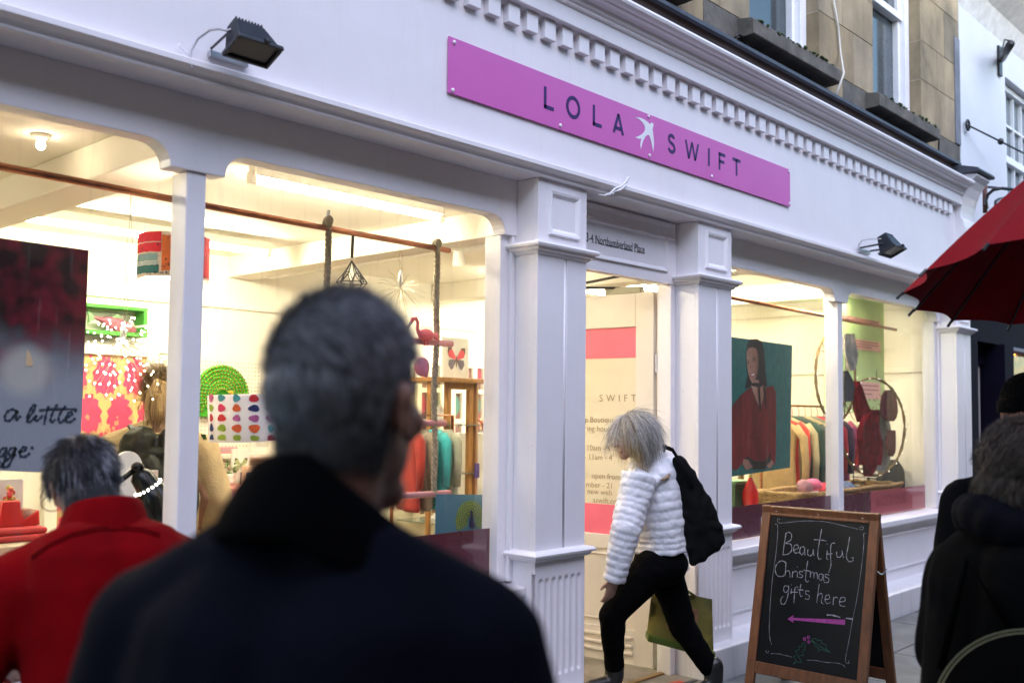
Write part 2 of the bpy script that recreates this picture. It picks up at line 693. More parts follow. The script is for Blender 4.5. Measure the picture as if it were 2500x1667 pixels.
CAPP = [(0.0, 2.328), (0.012, 2.335), (0.018, 2.345), (0.03, 2.35), (0.034, 2.362), (0.048, 2.366), (0.052, 2.378), (0.046, 2.388), (0.0, 2.392)]
BASP = [(0.0, 0.828), (0.010, 0.832), (0.022, 0.84), (0.026, 0.85), (0.04, 0.854), (0.044, 0.866), (0.034, 0.876), (0.0, 0.884)]
for k, (a, b) in enumerate(PIL):
    yb = 0.30
    p = MB().box(a, b, 0.02, yb, 0.183, ZS - 0.002).box(a, a + 0.001, 0, 0.02, 0.2, 0.3)
    p = MB().box(a + 0.0005, b - 0.0005, 0.024, yb, 0.183, ZS - 0.002).build('pilaster', PAINT, SH, bevel=0.003)
    if k == 0:
        p['label'] = 'pilaster at the left end of the shopfront'
    # shaft boards: two leaves with a bead between
    xm = a + (b - a) * 0.5
    for q0, q1 in ((a, xm + 0.012), (xm + 0.034, b)):
        MB().box(q0, q1, 0, 0.024, 0.86, 2.345).build('shaft_board', PAINT, p, bevel=0.003)
    MB().tube([(xm + 0.023, 0.012, 0.86), (xm + 0.023, 0.012, 2.345)], 0.0105, 8).build('shaft_bead', PAINT, p, True)
    ring_moulding(a, b, yb - 0.02, CAPP).build('cap_moulding', PAINT, p, bevel=0.0015)
    ring_moulding(a, b, yb - 0.02, BASP).build('base_moulding', PAINT, p, bevel=0.0015)
    # head block with its small sunk panel
    MB().box(a, b, 0, 0.024, 2.37, ZS - 0.002).build('head_block', PAINT, p, bevel=0.003)
    frame_moulding(a + 0.075, b - 0.065, 2.435, 2.66, -0.0005, 0.034, 0.016).build('panel_moulding', PAINT, p)
    # fluted pedestal
    if k in (1, 2):
        flute_panel(a, b, 0.24, 0.775, 7, 0.011, 0.0).build('fluted_board', PAINT, p, True, fix=False)
        MB().box(a, b, 0, 0.024, 0.183, 0.24).build('pedestal_board', PAINT, p)
        MB().box(a, b, 0, 0.024, 0.775, 0.832).build('pedestal_board', PAINT, p)
    else:
        MB().box(a, b, 0, 0.024, 0.183, 0.832).build('pedestal_board', PAINT, p, bevel=0.003)


# architrave: soffit, bed moulding, fascia
MB().box(XL, XR, 0.002, 0.42, ZS, ZS + 0.03).build('soffit_board', PAINT, SH)
arch = [(0.02, ZS - 0.001), (-0.022, ZS - 0.001), (-0.026, ZS + 0.006), (-0.020, ZS + 0.010), (-0.022, ZS + 0.016), (-0.034, ZS + 0.026), (-0.052, ZS + 0.036), (-0.058, ZS + 0.040), (-0.058, ZS + 0.060), (-0.052, ZS + 0.064), (0.02, ZS + 0.070)]
MB().sweep(arch, XL, 4.215).build('architrave_moulding', PAINT, SH, bevel=0.001)
MB().sweep(arch, 4.219, XR + 0.02).build('architrave_moulding', PAINT, SH, bevel=0.001)
MB().box(XL, XR, 0.0, 0.12, ZS + 0.03, 3.54).build('fascia_board', PAINT, SH)
# cornice
cor = [(0.1, 3.503), (-0.062, 3.503), (-0.066, 3.507), (-0.066, 3.590), (-0.078, 3.596), (-0.083, 3.605), (-0.077, 3.613), (-0.090, 3.622), (-0.092, 3.634),
       (-0.100, 3.648), (-0.118, 3.657), (-0.140, 3.661), (-0.146, 3.668), (-0.163, 3.673), (-0.178, 3.684), (-0.184, 3.698), (-0.180, 3.711), (-0.166, 3.719), (0.1, 3.724)]
c_ = MB().sweep(cor, XL, 9.48).build('cornice', PAINT, SH, bevel=0.001)
MB().sweep([(0.01, 3.488), (-0.008, 3.488), (-0.014, 3.496), (-0.024, 3.5025), (0.01, 3.5025)], XL, 9.40).build('bed_moulding', PAINT, c_)
dm = MB().box(-0.04, 0.04, -0.036, 0.004, 3.402, 3.5022).mesh('dentil')
bm = bmesh.new()
bm.from_mesh(dm)
bmesh.ops.recalc_face_normals(bm, faces=bm.faces)
bmesh.ops.bevel(bm, geom=bm.edges[:], offset=0.002, segments=1, affect='EDGES')
bm.to_mesh(dm)
bm.free()
dx = 3.2775
x = dx
while x > 1.2:
    x -= 0.1333
while x < 9.36:
    o = link('dentil', dm, PAINT, c_)
    o.location = (x, random.uniform(-0.0012, 0.0012), random.uniform(-0.0012, 0.0012))
    x += 0.1333
# weathered timber board and lead above the cornice
MB().box(XL, 9.46, -0.01, 0.11, 3.7235, 3.90).build('gutter_board', BROWN, SH)
lead = MB()
N = 60
vs_, fs_ = [], []
for i in range(N + 1):
    xx = XL + (9.52 - XL) * i / N
    wob = noise.noise((xx * 2.1, 0, 0)) * 0.012
    for yy, zz in ((0.118, 3.93), (-0.02 + wob, 3.915 + wob * .4), (-0.05 + wob, 3.908 + wob * .5), (-0.052 + wob, 3.884 + wob), (-0.03 + wob, 3.886), (0.118, 3.90)):
        vs_.append((xx, yy, zz))
fs_ = [(i * 6 + j, (i + 1) * 6 + j, (i + 1) * 6 + (j + 1) % 6, i * 6 + (j + 1) % 6) for i in range(N) for j in range(6)]
fs_ += [tuple(range(5, -1, -1)), tuple(N * 6 + i for i in range(6))]
lead.add(vs_, fs_).build('lead_flashing', LEAD, SH)
# console at the right end: concave scroll with lead cap
pr = [(0.02, 3.04), (-0.012, 3.04), (-0.03, 3.10), (-0.055, 3.17), (-0.075, 3.24), (-0.082, 3.31), (-0.072, 3.37), (-0.050, 3.40), (-0.053, 3.45), (-0.064, 3.515), (-0.084, 3.59), (-0.118, 3.67), (-0.158, 3.73), (-0.200, 3.765), (-0.195, 3.785), (-0.10, 3.789), (0.02, 3.789)]
cs = MB().sweep(pr, 9.475, 9.845).build('console_bracket', PAINT, SH, bevel=0.004)
MB().sweep([(0.1, 3.794), (-0.22, 3.791), (-0.232, 3.806), (-0.225, 3.826), (-0.1, 3.86), (0.1, 3.89)], 9.42, 9.89).build('lead_cap', LEAD, cs, bevel=0.003)


def header(x0, x1, muls, name):
    """board over a window bay with quarter-round corners at jambs and mullions"""
    zt, za, zb = ZS + 0.001, 2.52, 2.43
    r = 0.09
    edges = []
    spans = []
    xs = [x0] + [q for m_ in muls for q in m_] + [x1]
    pts = [(x0, zt)]
    # lower outline from left to right
    cur = []
    for i in range(0, len(xs), 2):
        a, b = xs[i], xs[i + 1]
        cur += [(a, zb)] if i == 0 else []
        ca, cb = a + 0.075, b - 0.075
        if i > 0:
            ca = a + 0.06
        if i + 2 < len(xs):
            cb = b - 0.06
        cur += [(ca, zb)]
        cur += [(ca + 0.012, zb), (ca + 0.012, zb + 0.004)]
        for q in range(0, 7):
            t = q / 6 * PI / 2
            cur.append((ca + 0.012 + (r) * (1 - math.cos(t)), zb + 0.004 + (za - zb - 0.004) * math.sin(t)))
        for q in range(6, -1, -1):
            t = q / 6 * PI / 2
            cur.append((cb - 0.012 - (r) * (1 - math.cos(t)), zb + 0.004 + (za - zb - 0.004) * math.sin(t)))
        cur += [(cb - 0.012, zb), (cb, zb)]
        if i + 2 >= len(xs):
            cur += [(b, zb)]
    poly = pts + cur + [(x1, zt)]
    out = []
    for p_ in poly:
        if not out or (abs(p_[0] - out[-1][0]) + abs(p_[1] - out[-1][1])) > 1e-5:
            out.append(p_)
    return MB().prism(out, (0, HY, 0), X3, Z3, 0.085).build(name, PAINT, SH, bevel=0.004)


MULS_L = [(1.845, 1.925)]
MULS_R = [(7.315, 7.40)]
for (x0, x1, muls) in ((-0.36, 3.636, MULS_L), (5.473, 9.465, MULS_R)):
    header(x0, x1, muls, 'window_header')
    gy = HY + 0.07
    ends = [x0 + 0.085] + [q for m_ in muls for q in m_] + [x1 - 0.085]
    for i in range(0, len(ends), 2):
        MB().add([(ends[i] - 0.02, gy, 0.735), (ends[i + 1] + 0.02, gy, 0.735), (ends[i + 1] + 0.02, gy, 2.6), (ends[i] - 0.02, gy, 2.6)], [(0, 1, 2, 3)]).build('window_pane', GLASS, SH)
    for (a, b) in muls:
        m_ = MB().box(a, b, HY + 0.012, HY + 0.12, 0.725, 2.4295).build('mullion', PAINT, SH, bevel=0.005)
    for (a, b, f_) in ((x0, x0 + 0.085, 0), (x1 - 0.085, x1, 1)):
        MB().box(a + (0.002 if f_ == 0 else 0), b - (0.002 if f_ else 0), HY + 0.03, HY + 0.14, 0.725, 2.4295).build('window_jamb', PAINT, SH, bevel=0.004)
    a, b = (x0 + 0.001, x0 + 0.03), (x1 - 0.03, x1 - 0.001)
    for (p_, q_) in (a, b):
        MB().box(p_, q_, HY + 0.006, HY + 0.03, 0.727, 2.4295).build('jamb_bead', PAINT, SH, bevel=0.004)
    # sill, riser and plinth
    MB().sweep([(HY + 0.13, 0.666), (HY - 0.075, 0.660), (HY - 0.083, 0.666), (HY - 0.083, 0.704), (HY - 0.072, 0.711), (HY + 0.13, 0.727)], x0 + 0.001, x1 - 0.001).build('window_sill', PAINT, SH, bevel=0.003)
    sr = MB().box(x0 + 0.001, x1 - 0.001, HY - 0.002, HY + 0.12, 0.185, 0.661).build('stall_riser', PAINT, SH)
    xm = (x0 + x1) / 2
    for (a, b) in ((x0 + 0.13, xm - 0.06), (xm + 0.06, x1 - 0.13)):
        # panel moulding with hollowed corners
        mb = MB()
        z0, z1, rc = 0.29, 0.575, 0.055
        loop = []
        for cx, cz, t0 in ((a, z0, 90), (b, z0, 180), (b, z1, 270), (a, z1, 0)):
            pass
        def hollow(cx, cz, a0):
            return [(cx + rc * math.cos(R(a0 - q * 18)), cz + rc * math.sin(R(a0 - q * 18))) for q in range(6)]
        loop = hollow(a, z0, 90) + hollow(b, z0, 180) + hollow(b, z1, 270) + hollow(a, z1, 360)
        mb.tube([(q[0], HY - 0.004, q[1]) for q in loop], 0.011, 6, closed=True)
        mb.build('panel_moulding', PAINT, sr, True)
# plinth with a sloped ledge, returned beside the doorway
for (a, b) in ((XL, 4.019), (5.089, XR + 0.06)):
    MB().sweep([(0.20, -0.02), (-0.088, -0.02), (-0.088, 0.176), (-0.082, 0.182), (0.20, 0.197)], a, b).build('plinth', PAINT2, SH, bevel=0.003)

# boarding that closes the shopfront left of its end pilaster
MB().box(XL, -0.742, HY, 0.30, -0.02, ZS - 0.002).build('end_boarding', PAINT, SH)

# ---- doorway
TY = 0.155
MB().box(4.02, 5.088, TY, TY + 0.06, 2.335, ZS - 0.002).build('transom_board', PAINT, SH)
tb = bpy.data.objects['transom_board']
frame_moulding(4.05, 5.05, 2.60, 2.70, TY - 0.0005, 0.03, 0.018).build('transom_moulding', PAINT, tb)
frame_moulding(4.10, 4.985, 2.40, 2.62, TY - 0.0005, 0.028, 0.014).build('panel_moulding', PAINT, tb)
INK = mat('black_sign_ink', (0.02, 0.018, 0.02), 0.6)
pa, pb = at(1437, 594, TY - 0.003), at(1574, 624, TY - 0.003)
t_ = text('address_lettering', '3-4 Northumberland Place', (pb.x, TY - 0.003, 2.486), X3, Z3, 0.066, INK, tb, align='r', sx=1.0)
ww = max(v.co.x for v in t_.data.vertices) - min(v.co.x for v in t_.data.vertices)
k = (pb.x - pa.x + 0.02) / ww
for v in t_.data.vertices:
    v.co.x = pb.x + (v.co.x - pb.x) * k
# serifs: short feet under the stems
mb = MB()
random.seed(5)
xs_ = sorted({round(v.co.x, 3) for v in t_.data.vertices if v.co.z < 2.4865})
last = -9
for q in xs_:
    if q - last > 0.011:
        mb.add([(q - 0.004, TY - 0.0035, 2.484), (q + 0.010, TY - 0.0035, 2.484), (q + 0.010, TY - 0.0035, 2.4885), (q - 0.004, TY - 0.0035, 2.4885)], [(0, 1, 2, 3)])
        last = q
mb.build('lettering_serifs', INK, tb)
# jambs of the doorway
MB().box(5.035, 5.0885, 0.16, 0.255, 0.012, 2.334).build('door_jamb', PAINT, SH, bevel=0.003)
MB().box(4.0195, 4.07, 0.16, 0.255, 0.012, 2.334).build('door_jamb', PAINT, SH, bevel=0.003)

# open door leaf, hung on the right jamb and swung into the shop
DH = V((5.055, 0.285, 0))
da = R(84)
DU = V((-math.cos(da), math.sin(da), 0))     # from hinge to the free edge
DN = V((-DU.y, DU.x, 0))                        # towards -x : the face the street sees
if DN.x > 0:
    DN = -DN
DW, DZ0, DZ1, DT = 0.93, 0.03, 2.30, 0.022
DPAINT = mat('cream_door_paint', (0.74, 0.68, 0.60), 0.42, var=0.04, scale=4, bump=0.08, bscale=25)


def dbox(u0, u1, z0, z1, n0=-DT, n1=DT):
    c = DH + DU * (u0 + u1) / 2 + V((0, 0, (z0 + z1) / 2)) + DN * (n0 + n1) / 2
    return MB().obox(c, DU * (u1 - u0) / 2, DN * (n1 - n0) / 2, Z3 * (z1 - z0) / 2)


door = dbox(0.0, 0.125, DZ0, DZ1).build('door', DPAINT, SH, bevel=0.003)
dbox(DW - 0.11, DW, DZ0, DZ1).build('stile', DPAINT, door, bevel=0.003)
dbox(0.125, DW - 0.11, 2.09, DZ1).build('top_rail', DPAINT, door, bevel=0.003)
dbox(0.125, DW - 0.11, 0.715, 0.80).build('lock_rail', DPAINT, door, bevel=0.003)
dbox(0.125, DW - 0.11, DZ0, 0.235).build('bottom_rail', DPAINT, door, bevel=0.003)
dbox(0.125, DW - 0.11, 0.235, 0.715, -0.008, 0.008).build('lower_panel', DPAINT, door)
FROST = mat('frosted_door_film', (0.74, 0.66, 0.50), 0.35, var=0.05, scale=1.2)
PINK = mat('pink_door_film', (0.80, 0.16, 0.24), 0.3, var=0.04)
dbox(0.125, DW - 0.11, 0.80, 2.09, -0.003, 0.003).build('door_glass', FROST, door)
dbox(0.126, DW - 0.111, 1.90, 2.089, 0.0035, 0.0055).build('pink_band', PINK, door)
dbox(0.126, DW - 0.111, 0.801, 0.985, 0.0035, 0.0055).build('pink_band', PINK, door)
for z0 in (0.085, 0.13, 0.18):
    dbox(0.14, DW - 0.02, z0, z0 + 0.018, DT, DT + 0.012).build('kick_moulding', DPAINT, door, bevel=0.004)
# shaped moulding of the lower panel
lp = [(0.2, 0.68), (0.2, 0.40), (0.22, 0.36), (0.26, 0.345), (0.275, 0.31), (0.275, 0.28), (DW - 0.18, 0.28), (DW - 0.18, 0.68)]
MB().tube([DH + DU * a + DN * 0.012 + Z3 * b for a, b in lp], 0.007, 6, closed=True).build('panel_moulding', DPAINT, door, True)
# printing on the glass
DO = DH + DN * 0.0058
GOLD = mat('gold_door_lettering', (0.33, 0.25, 0.13), 0.5)
REDINK = mat('red_door_mark', (0.5, 0.03, 0.04), 0.5)


def dtext(s_, u_right, z, size, m_=GOLD, sp=1.0):
    return text('glass_lettering', s_, DO + DU * u_right + Z3 * z, -DU, Z3, size, m_, door, align='r', space=sp)


dtext('SWIFT', 0.130, 1.628, 0.062, GOLD, 1.75)
for s_, ur, z in (('p Boutique', 0.285, 1.508), ('ing hours', 0.30, 1.452), ('10am - 5', 0.315, 1.33), ('- 11am - 4', 0.30, 1.272), ('open from', 0.24, 1.155), ('mber - 21', 0.30, 1.098), ('new web', 0.30, 0.985 + 0.045), ('aswift.co.', 0.255, 1.003)):
    if s_ == 'new web':
        z = 1.056
    dtext(s_, ur, z - 0.012, 0.05)
bird = [(-0.009, 0.846), (0.154, 0.893), (0.309, 0.891), (0.444, 0.846), (0.521, 0.797), (0.548, 0.841), (0.603, 0.878), (0.649, 0.864), (0.658, 0.803), (0.622, 0.683), (0.636, 0.559), (0.664, 0.376), (0.678, 0.167), (0.651, -0.142), (0.61, 0.058), (0.559, 0.255), (0.5, 0.384), (0.455, 0.407), (0.365, 0.317), (0.267, 0.114), (0.189, -0.186), (0.175, -0.044), (0.188, 0.087), (0.223, 0.192), (0.112, 0.15), (-0.019, 0.155), (0.112, 0.238), (0.244, 0.36), (0.32, 0.471), (0.346, 0.586), (0.319, 0.682), (0.243, 0.769), (0.132, 0.826)]
mb = MB()
flatpoly(mb, [(a * 0.075, b * 0.075) for a, b in bird], DO + DU * 0.60 + Z3 * 1.625, -DU, Z3, 0.0)
mb.build('swift_mark', REDINK, door)
# hinges, closer
for z in (1.86, 0.35, 1.1):
    MB().tube([(5.050, 0.268, z - 0.055), (5.050, 0.268, z + 0.055)], 0.012, 8).box(5.036, 5.064, 0.266, 0.272, z - 0.05, z + 0.05).build('hinge', PAINT2, door)
cz = 2.325
k0 = DH + DU * 0.22 + Z3 * (DZ1 + 0.02)
clo = MB().obox(k0, DU * 0.13, DN * 0.025, Z3 * 0.022).build('door_closer', mat('grey_closer', (0.32, 0.3, 0.2), 0.5), door, bevel=0.004)
MB().tube([k0 + DU * 0.03 + Z3 * 0.02, k0 + DU * 0.30 - X3 * 0.22 + Z3 * 0.02, V((4.62, 0.23, 2.345))], 0.008, 6).build('closer_arm', BLACK, clo)

# ------------------------------------------------------------------ name board
SB = MB().box(3.006, 6.226, -0.012, 0.0005, 2.975, 3.231)
PINKS = mat('pink_sign_enamel', (0.58, 0.125, 0.43), 0.33, var=0.03, scale=3)
sg = thing('shop_sign', 'long magenta pink sign board lettered LOLA SWIFT screwed to the white fascia', 'sign', (4.6, -0.006, 3.1))
# slight waviness like thin sheet
NB = 48
vs_ = []
for i in range(NB + 1):
    xx = 3.006 + (6.226 - 3.006) * i / NB
    wv = 0.002 * math.sin(i * 0.42) + 0.0015 * math.sin(i * 0.9 + 1)
    vs_ += [(xx, -0.013 - .3 * max(0, wv), 2.975), (xx, -0.013, 3.231), (xx, -0.006, 3.231), (xx, -0.006 - max(0, wv) * .6, 2.975)]
fs_ = [(i * 4 + j, i * 4 + (j + 1) % 4, (i + 1) * 4 + (j + 1) % 4, (i + 1) * 4 + j) for i in range(NB) for j in range(4)] + [(3, 2, 1, 0), tuple(NB * 4 + j for j in range(4))]
board = MB().add(vs_, fs_).build('board', PINKS, sg)
PURP = mat('purple_sign_letter', (0.035, 0.008, 0.11), 0.4)
WHT = mat('white_sign_mark', (0.75, 0.76, 0.8), 0.4)
SY = -0.0148
H0, HC = 3.058, 0.108


def letter(strk, x0, x1, wdt=0.019, closed=False):
    L = [[(x0 + (x1 - x0) * a, H0 + HC * b) for a, b in s_] for s_ in strk]
    mb = MB()
    for ln in L:
        for (p, q) in zip(ln, ln[1:]):
            d = V((q[0] - p[0], q[1] - p[1]))
            t = d.normalized()
            nn = V((-t.y, t.x)) * wdt / 2
            P, Q = V(p) , V(q)
            poly = [P - nn, Q - nn, Q + nn, P + nn]
            mb.prism([(a.x, a.y) for a in poly], (0, SY, 0), X3, Z3, 0.0008)
    return mb.build('letter', PURP, sg)


def arcpts(cx, cy, rx, ry, a0, a1, n):
    return [(cx + rx * math.cos(R(a0 + (a1 - a0) * i / n)), cy + ry * math.sin(R(a0 + (a1 - a0) * i / n))) for i in range(n + 1)]


Lst = [[(.12, 1), (.12, 0)], [(.0, .07), (1, .07)]]
letter(Lst, 3.655, 3.731)
letter([arcpts(.5, .5, .44, .46, 0, 360, 28)], 3.829, 3.938)
letter(Lst, 4.045, 4.122)
letter([[(.08, 0), (.5, 1)], [(.5, 1), (.92, 0)], [(.24, .27), (.76, .27)]], 4.219, 4.318)
letter([arcpts(.5, .73, .38, .21, 20, 270, 14) + arcpts(.5, .27, .42, .23, 90, -165, 14)], 4.744, 4.818)
letter([[(.05, 1), (.27, .03)], [(.27, .03), (.5, .97)], [(.5, .97), (.73, .03)], [(.73, .03), (.95, 1)]], 4.922, 5.072, 0.017)
letter([[(.5, 0), (.5, 1)]], 5.175, 5.195)
letter([[(.12, 0), (.12, 1)], [(.02, .92), (1, .92)], [(.02, .5), (.86, .5)]], 5.298, 5.374)
letter([[(.5, 0), (.5, 1)], [(0, .92), (1, .92)]], 5.463, 5.560)
mb = MB()
mb.prism([(4.425 + a * 0.262, 3.046 + b * 0.163) for a, b in bird], (0, SY, 0), X3, Z3, 0.0008)
mb.build('swift_emblem', WHT, sg)
SCR = mat('white_screw_cap', (0.8, 0.8, 0.82), 0.3)
for x, z in ((3.035, 3.21), (3.03, 2.99), (3.78, 2.996), (4.546, 3.217), (4.557, 2.998), (5.213, 3.0), (6.205, 3.215), (6.208, 2.995)):
    MB().ell((x, -0.017, z), (0.009, 0.007, 0.009), None, 12, 8).build('screw_cap', SCR, sg, True)
# ------------------------------------------------------------------ stone house above the shop
YS = 0.12
SB_ = thing('stone_house', 'honey coloured stone upper storey with white sash windows above the cornice', 'building', (5, YS, 3.9))
STONE = [mat('bath_stone_%d' % i, c, 0.85, var=0.42, scale=3.2, bump=0.5, bscale=22, stretch=(1, 1, .6)) for i, c in enumerate(((0.28, 0.218, 0.132), (0.25, 0.19, 0.11), (0.30, 0.24, 0.155), (0.20, 0.165, 0.112)))]
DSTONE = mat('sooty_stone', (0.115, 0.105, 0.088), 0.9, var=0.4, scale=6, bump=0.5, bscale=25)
MORT = mat('lime_mortar', (0.36, 0.32, 0.25), 0.95, var=0.2)
WIN = [(1.86, 2.90), (3.89, 4.93), (5.92, 6.96), (7.95, 9.0)]
ZW0, ZW1 = 4.19, 6.3
# wall core behind the stones with openings: piers and bands
wall = MB()
edges = [-3.2] + [q for w_ in WIN for q in w_] + [10.0]
for i in range(0, len(edges), 2):
    wall.box(edges[i] + 0.004, edges[i + 1] - 0.004, YS + 0.004, YS + 0.35, 3.7, 7.6)
for a, b in WIN:
    wall.box(a - 0.004, b + 0.004, YS + 0.012, YS + 0.35, 3.7, ZW0 - 0.02)
    wall.box(a - 0.004, b + 0.004, YS + 0.012, YS + 0.35, ZW1, 7.6)
wl = wall.build('wall', MORT, SB_)
random.seed(11)
z = 3.86
cour = 0
while z < 7.5:
    h = (0.33, 0.42, 0.36, 0.45)[cour % 4]
    for i in range(0, len(edges), 2):
        a, b = edges[i], edges[i + 1]
        n = max(1, round((b - a) / 0.62))
        cut = [a] + [a + (b - a) * (j + (0.22 if cour % 2 else -0.18) * (1 if n > 1 else 0)) / n for j in range(1, n)] + [b]
        if a < 3.0 and i == 0:
            continue
        for p, q in zip(cut, cut[1:]):
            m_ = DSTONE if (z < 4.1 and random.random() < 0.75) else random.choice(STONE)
            MB().box(p + 0.0025, q - 0.0025, YS - random.uniform(0, 0.003), YS + 0.30, z + 0.0025, z + h - 0.0025).build('stone', m_, wl, bevel=0.003)
    for a, b in WIN[1:]:
        if z + h < ZW0 - 0.0 or z > ZW1:
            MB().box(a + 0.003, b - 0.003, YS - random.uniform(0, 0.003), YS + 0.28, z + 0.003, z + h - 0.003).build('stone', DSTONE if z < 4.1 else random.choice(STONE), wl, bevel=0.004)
    z += h
    cour += 1
SASH = mat('white_sash_paint', (0.78, 0.78, 0.80), 0.4, var=0.05, scale=6)
PANE = mat('dark_window_pane', (0.05, 0.065, 0.075), 0.06, var=0.3, scale=1.5, spec=0.7)
MOSS = mat('sill_moss', (0.03, 0.05, 0.012), 0.95, var=0.4, scale=60)
for wi, (a, b) in enumerate(WIN[1:]):
    y = YS + 0.10
    win = MB().box(a, b, y + 0.10, y + 0.12, ZW0, ZW1).build('window', PANE, SB_)
    for x0, x1 in ((a, a + 0.10), (b - 0.10, b)):
        MB().box(x0 + .002, x1 - .002, y, y + 0.10, ZW0, ZW1).build('window_frame', SASH, win, bevel=0.004)
    # lower sash and meeting rail; upper sash stands forward
    MB().box(a + 0.1, b - 0.1, y + 0.06, y + 0.098, ZW0 + 0.001, ZW0 + 0.09).build('bottom_rail', SASH, win, bevel=0.003)
    MB().box(a + 0.1, b - 0.1, y + 0.02, y + 0.098, 5.14, 5.20).build('meeting_rail', SASH, win, bevel=0.003)
    for x0 in (a + 0.10, b - 0.145):
        MB().box(x0 + .001, x0 + 0.045, y + 0.045, y + 0.099, ZW0 + 0.09, ZW1).build('sash_stile', SASH, win, bevel=0.003)
    MB().box(a + 0.15, b - 0.15, y + 0.075, y + 0.079, 5.21, ZW1).build('upper_pane', PANE, win)
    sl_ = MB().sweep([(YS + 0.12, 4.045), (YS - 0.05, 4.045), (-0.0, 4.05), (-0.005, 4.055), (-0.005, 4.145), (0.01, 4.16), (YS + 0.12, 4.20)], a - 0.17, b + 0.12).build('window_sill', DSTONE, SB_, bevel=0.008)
    mb = MB()
    random.seed(20 + wi)
    for i in range(60):
        q = random.uniform(0, 1)
        xx = a - 0.1 + (b - a + 0.15) * q
        mb.ell((xx, random.uniform(-0.012, 0.03), 4.155 + random.uniform(-0.012, 0.006)), (random.uniform(.006, .03), .012, random.uniform(.004, .014)), None, 6, 4)
    stuff(mb.build('sill_moss', MOSS, sl_, True))
# lead strip down the right edge
MB().sweep([(YS - 0.012, 4.2), (YS + 0.01, 4.2), (YS + 0.01, 5.25), (YS - 0.012, 5.25)], 9.86, 9.998).build('lead_soaker', mat('pale_lead', (0.16, 0.16, 0.19), 0.6, var=0.3), SB_)
# loose cable hanging on the stone
p0, p1, p2, p3 = at(2035, 0, YS - 0.02), at(2052, 130, YS - 0.02), at(2060, 180, -0.015), at(2042, 232, -0.02)
cab = MB().tube([p0, (p0 + p1) / 2 + V((0.02, 0, 0)), p1, p2, p3], 0.009, 6).build('wall_cable', mat('cream_cable', (0.55, 0.52, 0.45), 0.6), None, True)
tag(cab, 'thin cream cable hanging down the stone wall between the two upper windows', 'cable')
bc = MB().tube([at(x, y, YS - 0.04) for x, y in ((1795, 92), (1802, 84), (1812, 90), (1824, 113))], 0.008, 6).build('cable_loop', BLACK, None, True)
tag(bc, 'short black cable loop poking out under the left stone window sill', 'cable')
bc = MB().tube([at(x, y, YS - 0.03) for x, y in ((2288, 326), (2292, 340), (2291, 372))], 0.008, 6).build('cable_end', BLACK, None, True)
tag(bc, 'short black cable end below the right stone window sill', 'cable')

# ------------------------------------------------------------------ white house to the right
WH = thing('white_house', 'tall white rendered house next to the stone wall with sash window', 'building', (14, YS, 0))
WREN = mat('white_render', (0.62, 0.64, 0.68), 0.75, var=0.04, scale=2, bump=0.15, bscale=20)
w0 = 11.43
w1 = 12.75
wb = MB()
wb.box(10.003, w0, YS - 0.005, YS + 0.5, 2.86, 6.05).box(w1, 24, YS - 0.005, YS + 0.5, 2.86, 6.05)
wb.box(w0, w1, YS - 0.005, YS + 0.5, 2.86, 3.55).box(w0, w1, YS - 0.005, YS + 0.5, 5.26, 6.05)
wb.build('wall', WREN, WH)
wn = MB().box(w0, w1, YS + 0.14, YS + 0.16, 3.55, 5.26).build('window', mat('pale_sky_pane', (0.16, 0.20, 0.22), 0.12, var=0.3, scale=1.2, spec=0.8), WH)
for (x0, x1, z0, z1) in ((w0, w0 + 0.07, 3.55, 5.26), (w1 - 0.07, w1, 3.55, 5.26), (w0 + .07, w1 - .07, 5.19, 5.26), (w0 + .07, w1 - .07, 3.55, 3.63), (w0 + .07, w1 - .07, 4.38, 4.46)):
    MB().box(x0 + .001, x1 - .001, YS + 0.07, YS + 0.139, z0 + .001, z1 - .001).build('window_frame', SASH, wn, bevel=0.004)
for i in (1, 2, 3):
    xx = w0 + 0.07 + (w1 - w0 - 0.14) * i / 4
    MB().box(xx - 0.012, xx + 0.012, YS + 0.10, YS + 0.138, 3.63, 5.19).build('glazing_bar', SASH, wn)
for zz in (4.0, 4.83):
    MB().box(w0 + 0.07, w1 - 0.07, YS + 0.105, YS + 0.137, zz - 0.012, zz + 0.012).build('glazing_bar', SASH, wn)
MB().box(w0 - 0.05, w1 + 0.05, YS - 0.07, YS + 0.1, 3.46, 3.549).build('window_sill', WREN, WH, bevel=0.006)
# eaves with mossy gutter
EV = mat('stained_eaves', (0.62, 0.62, 0.66), 0.8, col2=(0.86, 0.86, 0.90), scale=9)
MB().sweep([(YS, 5.60), (YS - 0.10, 5.80), (YS - 0.30, 5.93), (YS - 0.30, 6.02), (YS, 6.05)], 10.0, 24).build('eaves', EV, WH)
MB().sweep([(YS - 0.28, 6.02), (YS - 0.36, 6.02), (YS - 0.40, 6.06), (YS - 0.40, 6.12), (YS - 0.28, 6.12)], 10.0, 24).build('gutter', LEAD, WH, bevel=0.01)
MB().sweep([(YS - 0.3, 6.12), (YS + 3, 8.2), (YS + 3, 8.3), (YS - 0.3, 6.2)], 10.0, 24).build('roof', LEAD, WH)
# black pole bracket light on the white wall
lb = thing('wall_bracket', 'black metal arm bracket bolted high on the white house wall', 'bracket', at(2441, 150, YS - 0.02))
q0 = at(2441, 150, YS - 0.02)
MB().obox(q0, (0.05, 0, 0), (0, 0.012, 0), (0, 0, 0.16)).build('wall_plate', BLACK, lb, bevel=0.003)
q1 = at(2467, 108, YS - 0.35)
MB().tube([q0 + V((0, -0.02, 0.02)), q1], 0.04, 10).build('arm', BLACK, lb, True)
MB().tube([q0 + V((0, -0.02, 0.1)), (q0 + q1) / 2 + V((0, 0, 0.14)), q1 + V((0, 0, 0.03))], 0.008, 6).build('cable', BLACK, lb, True)
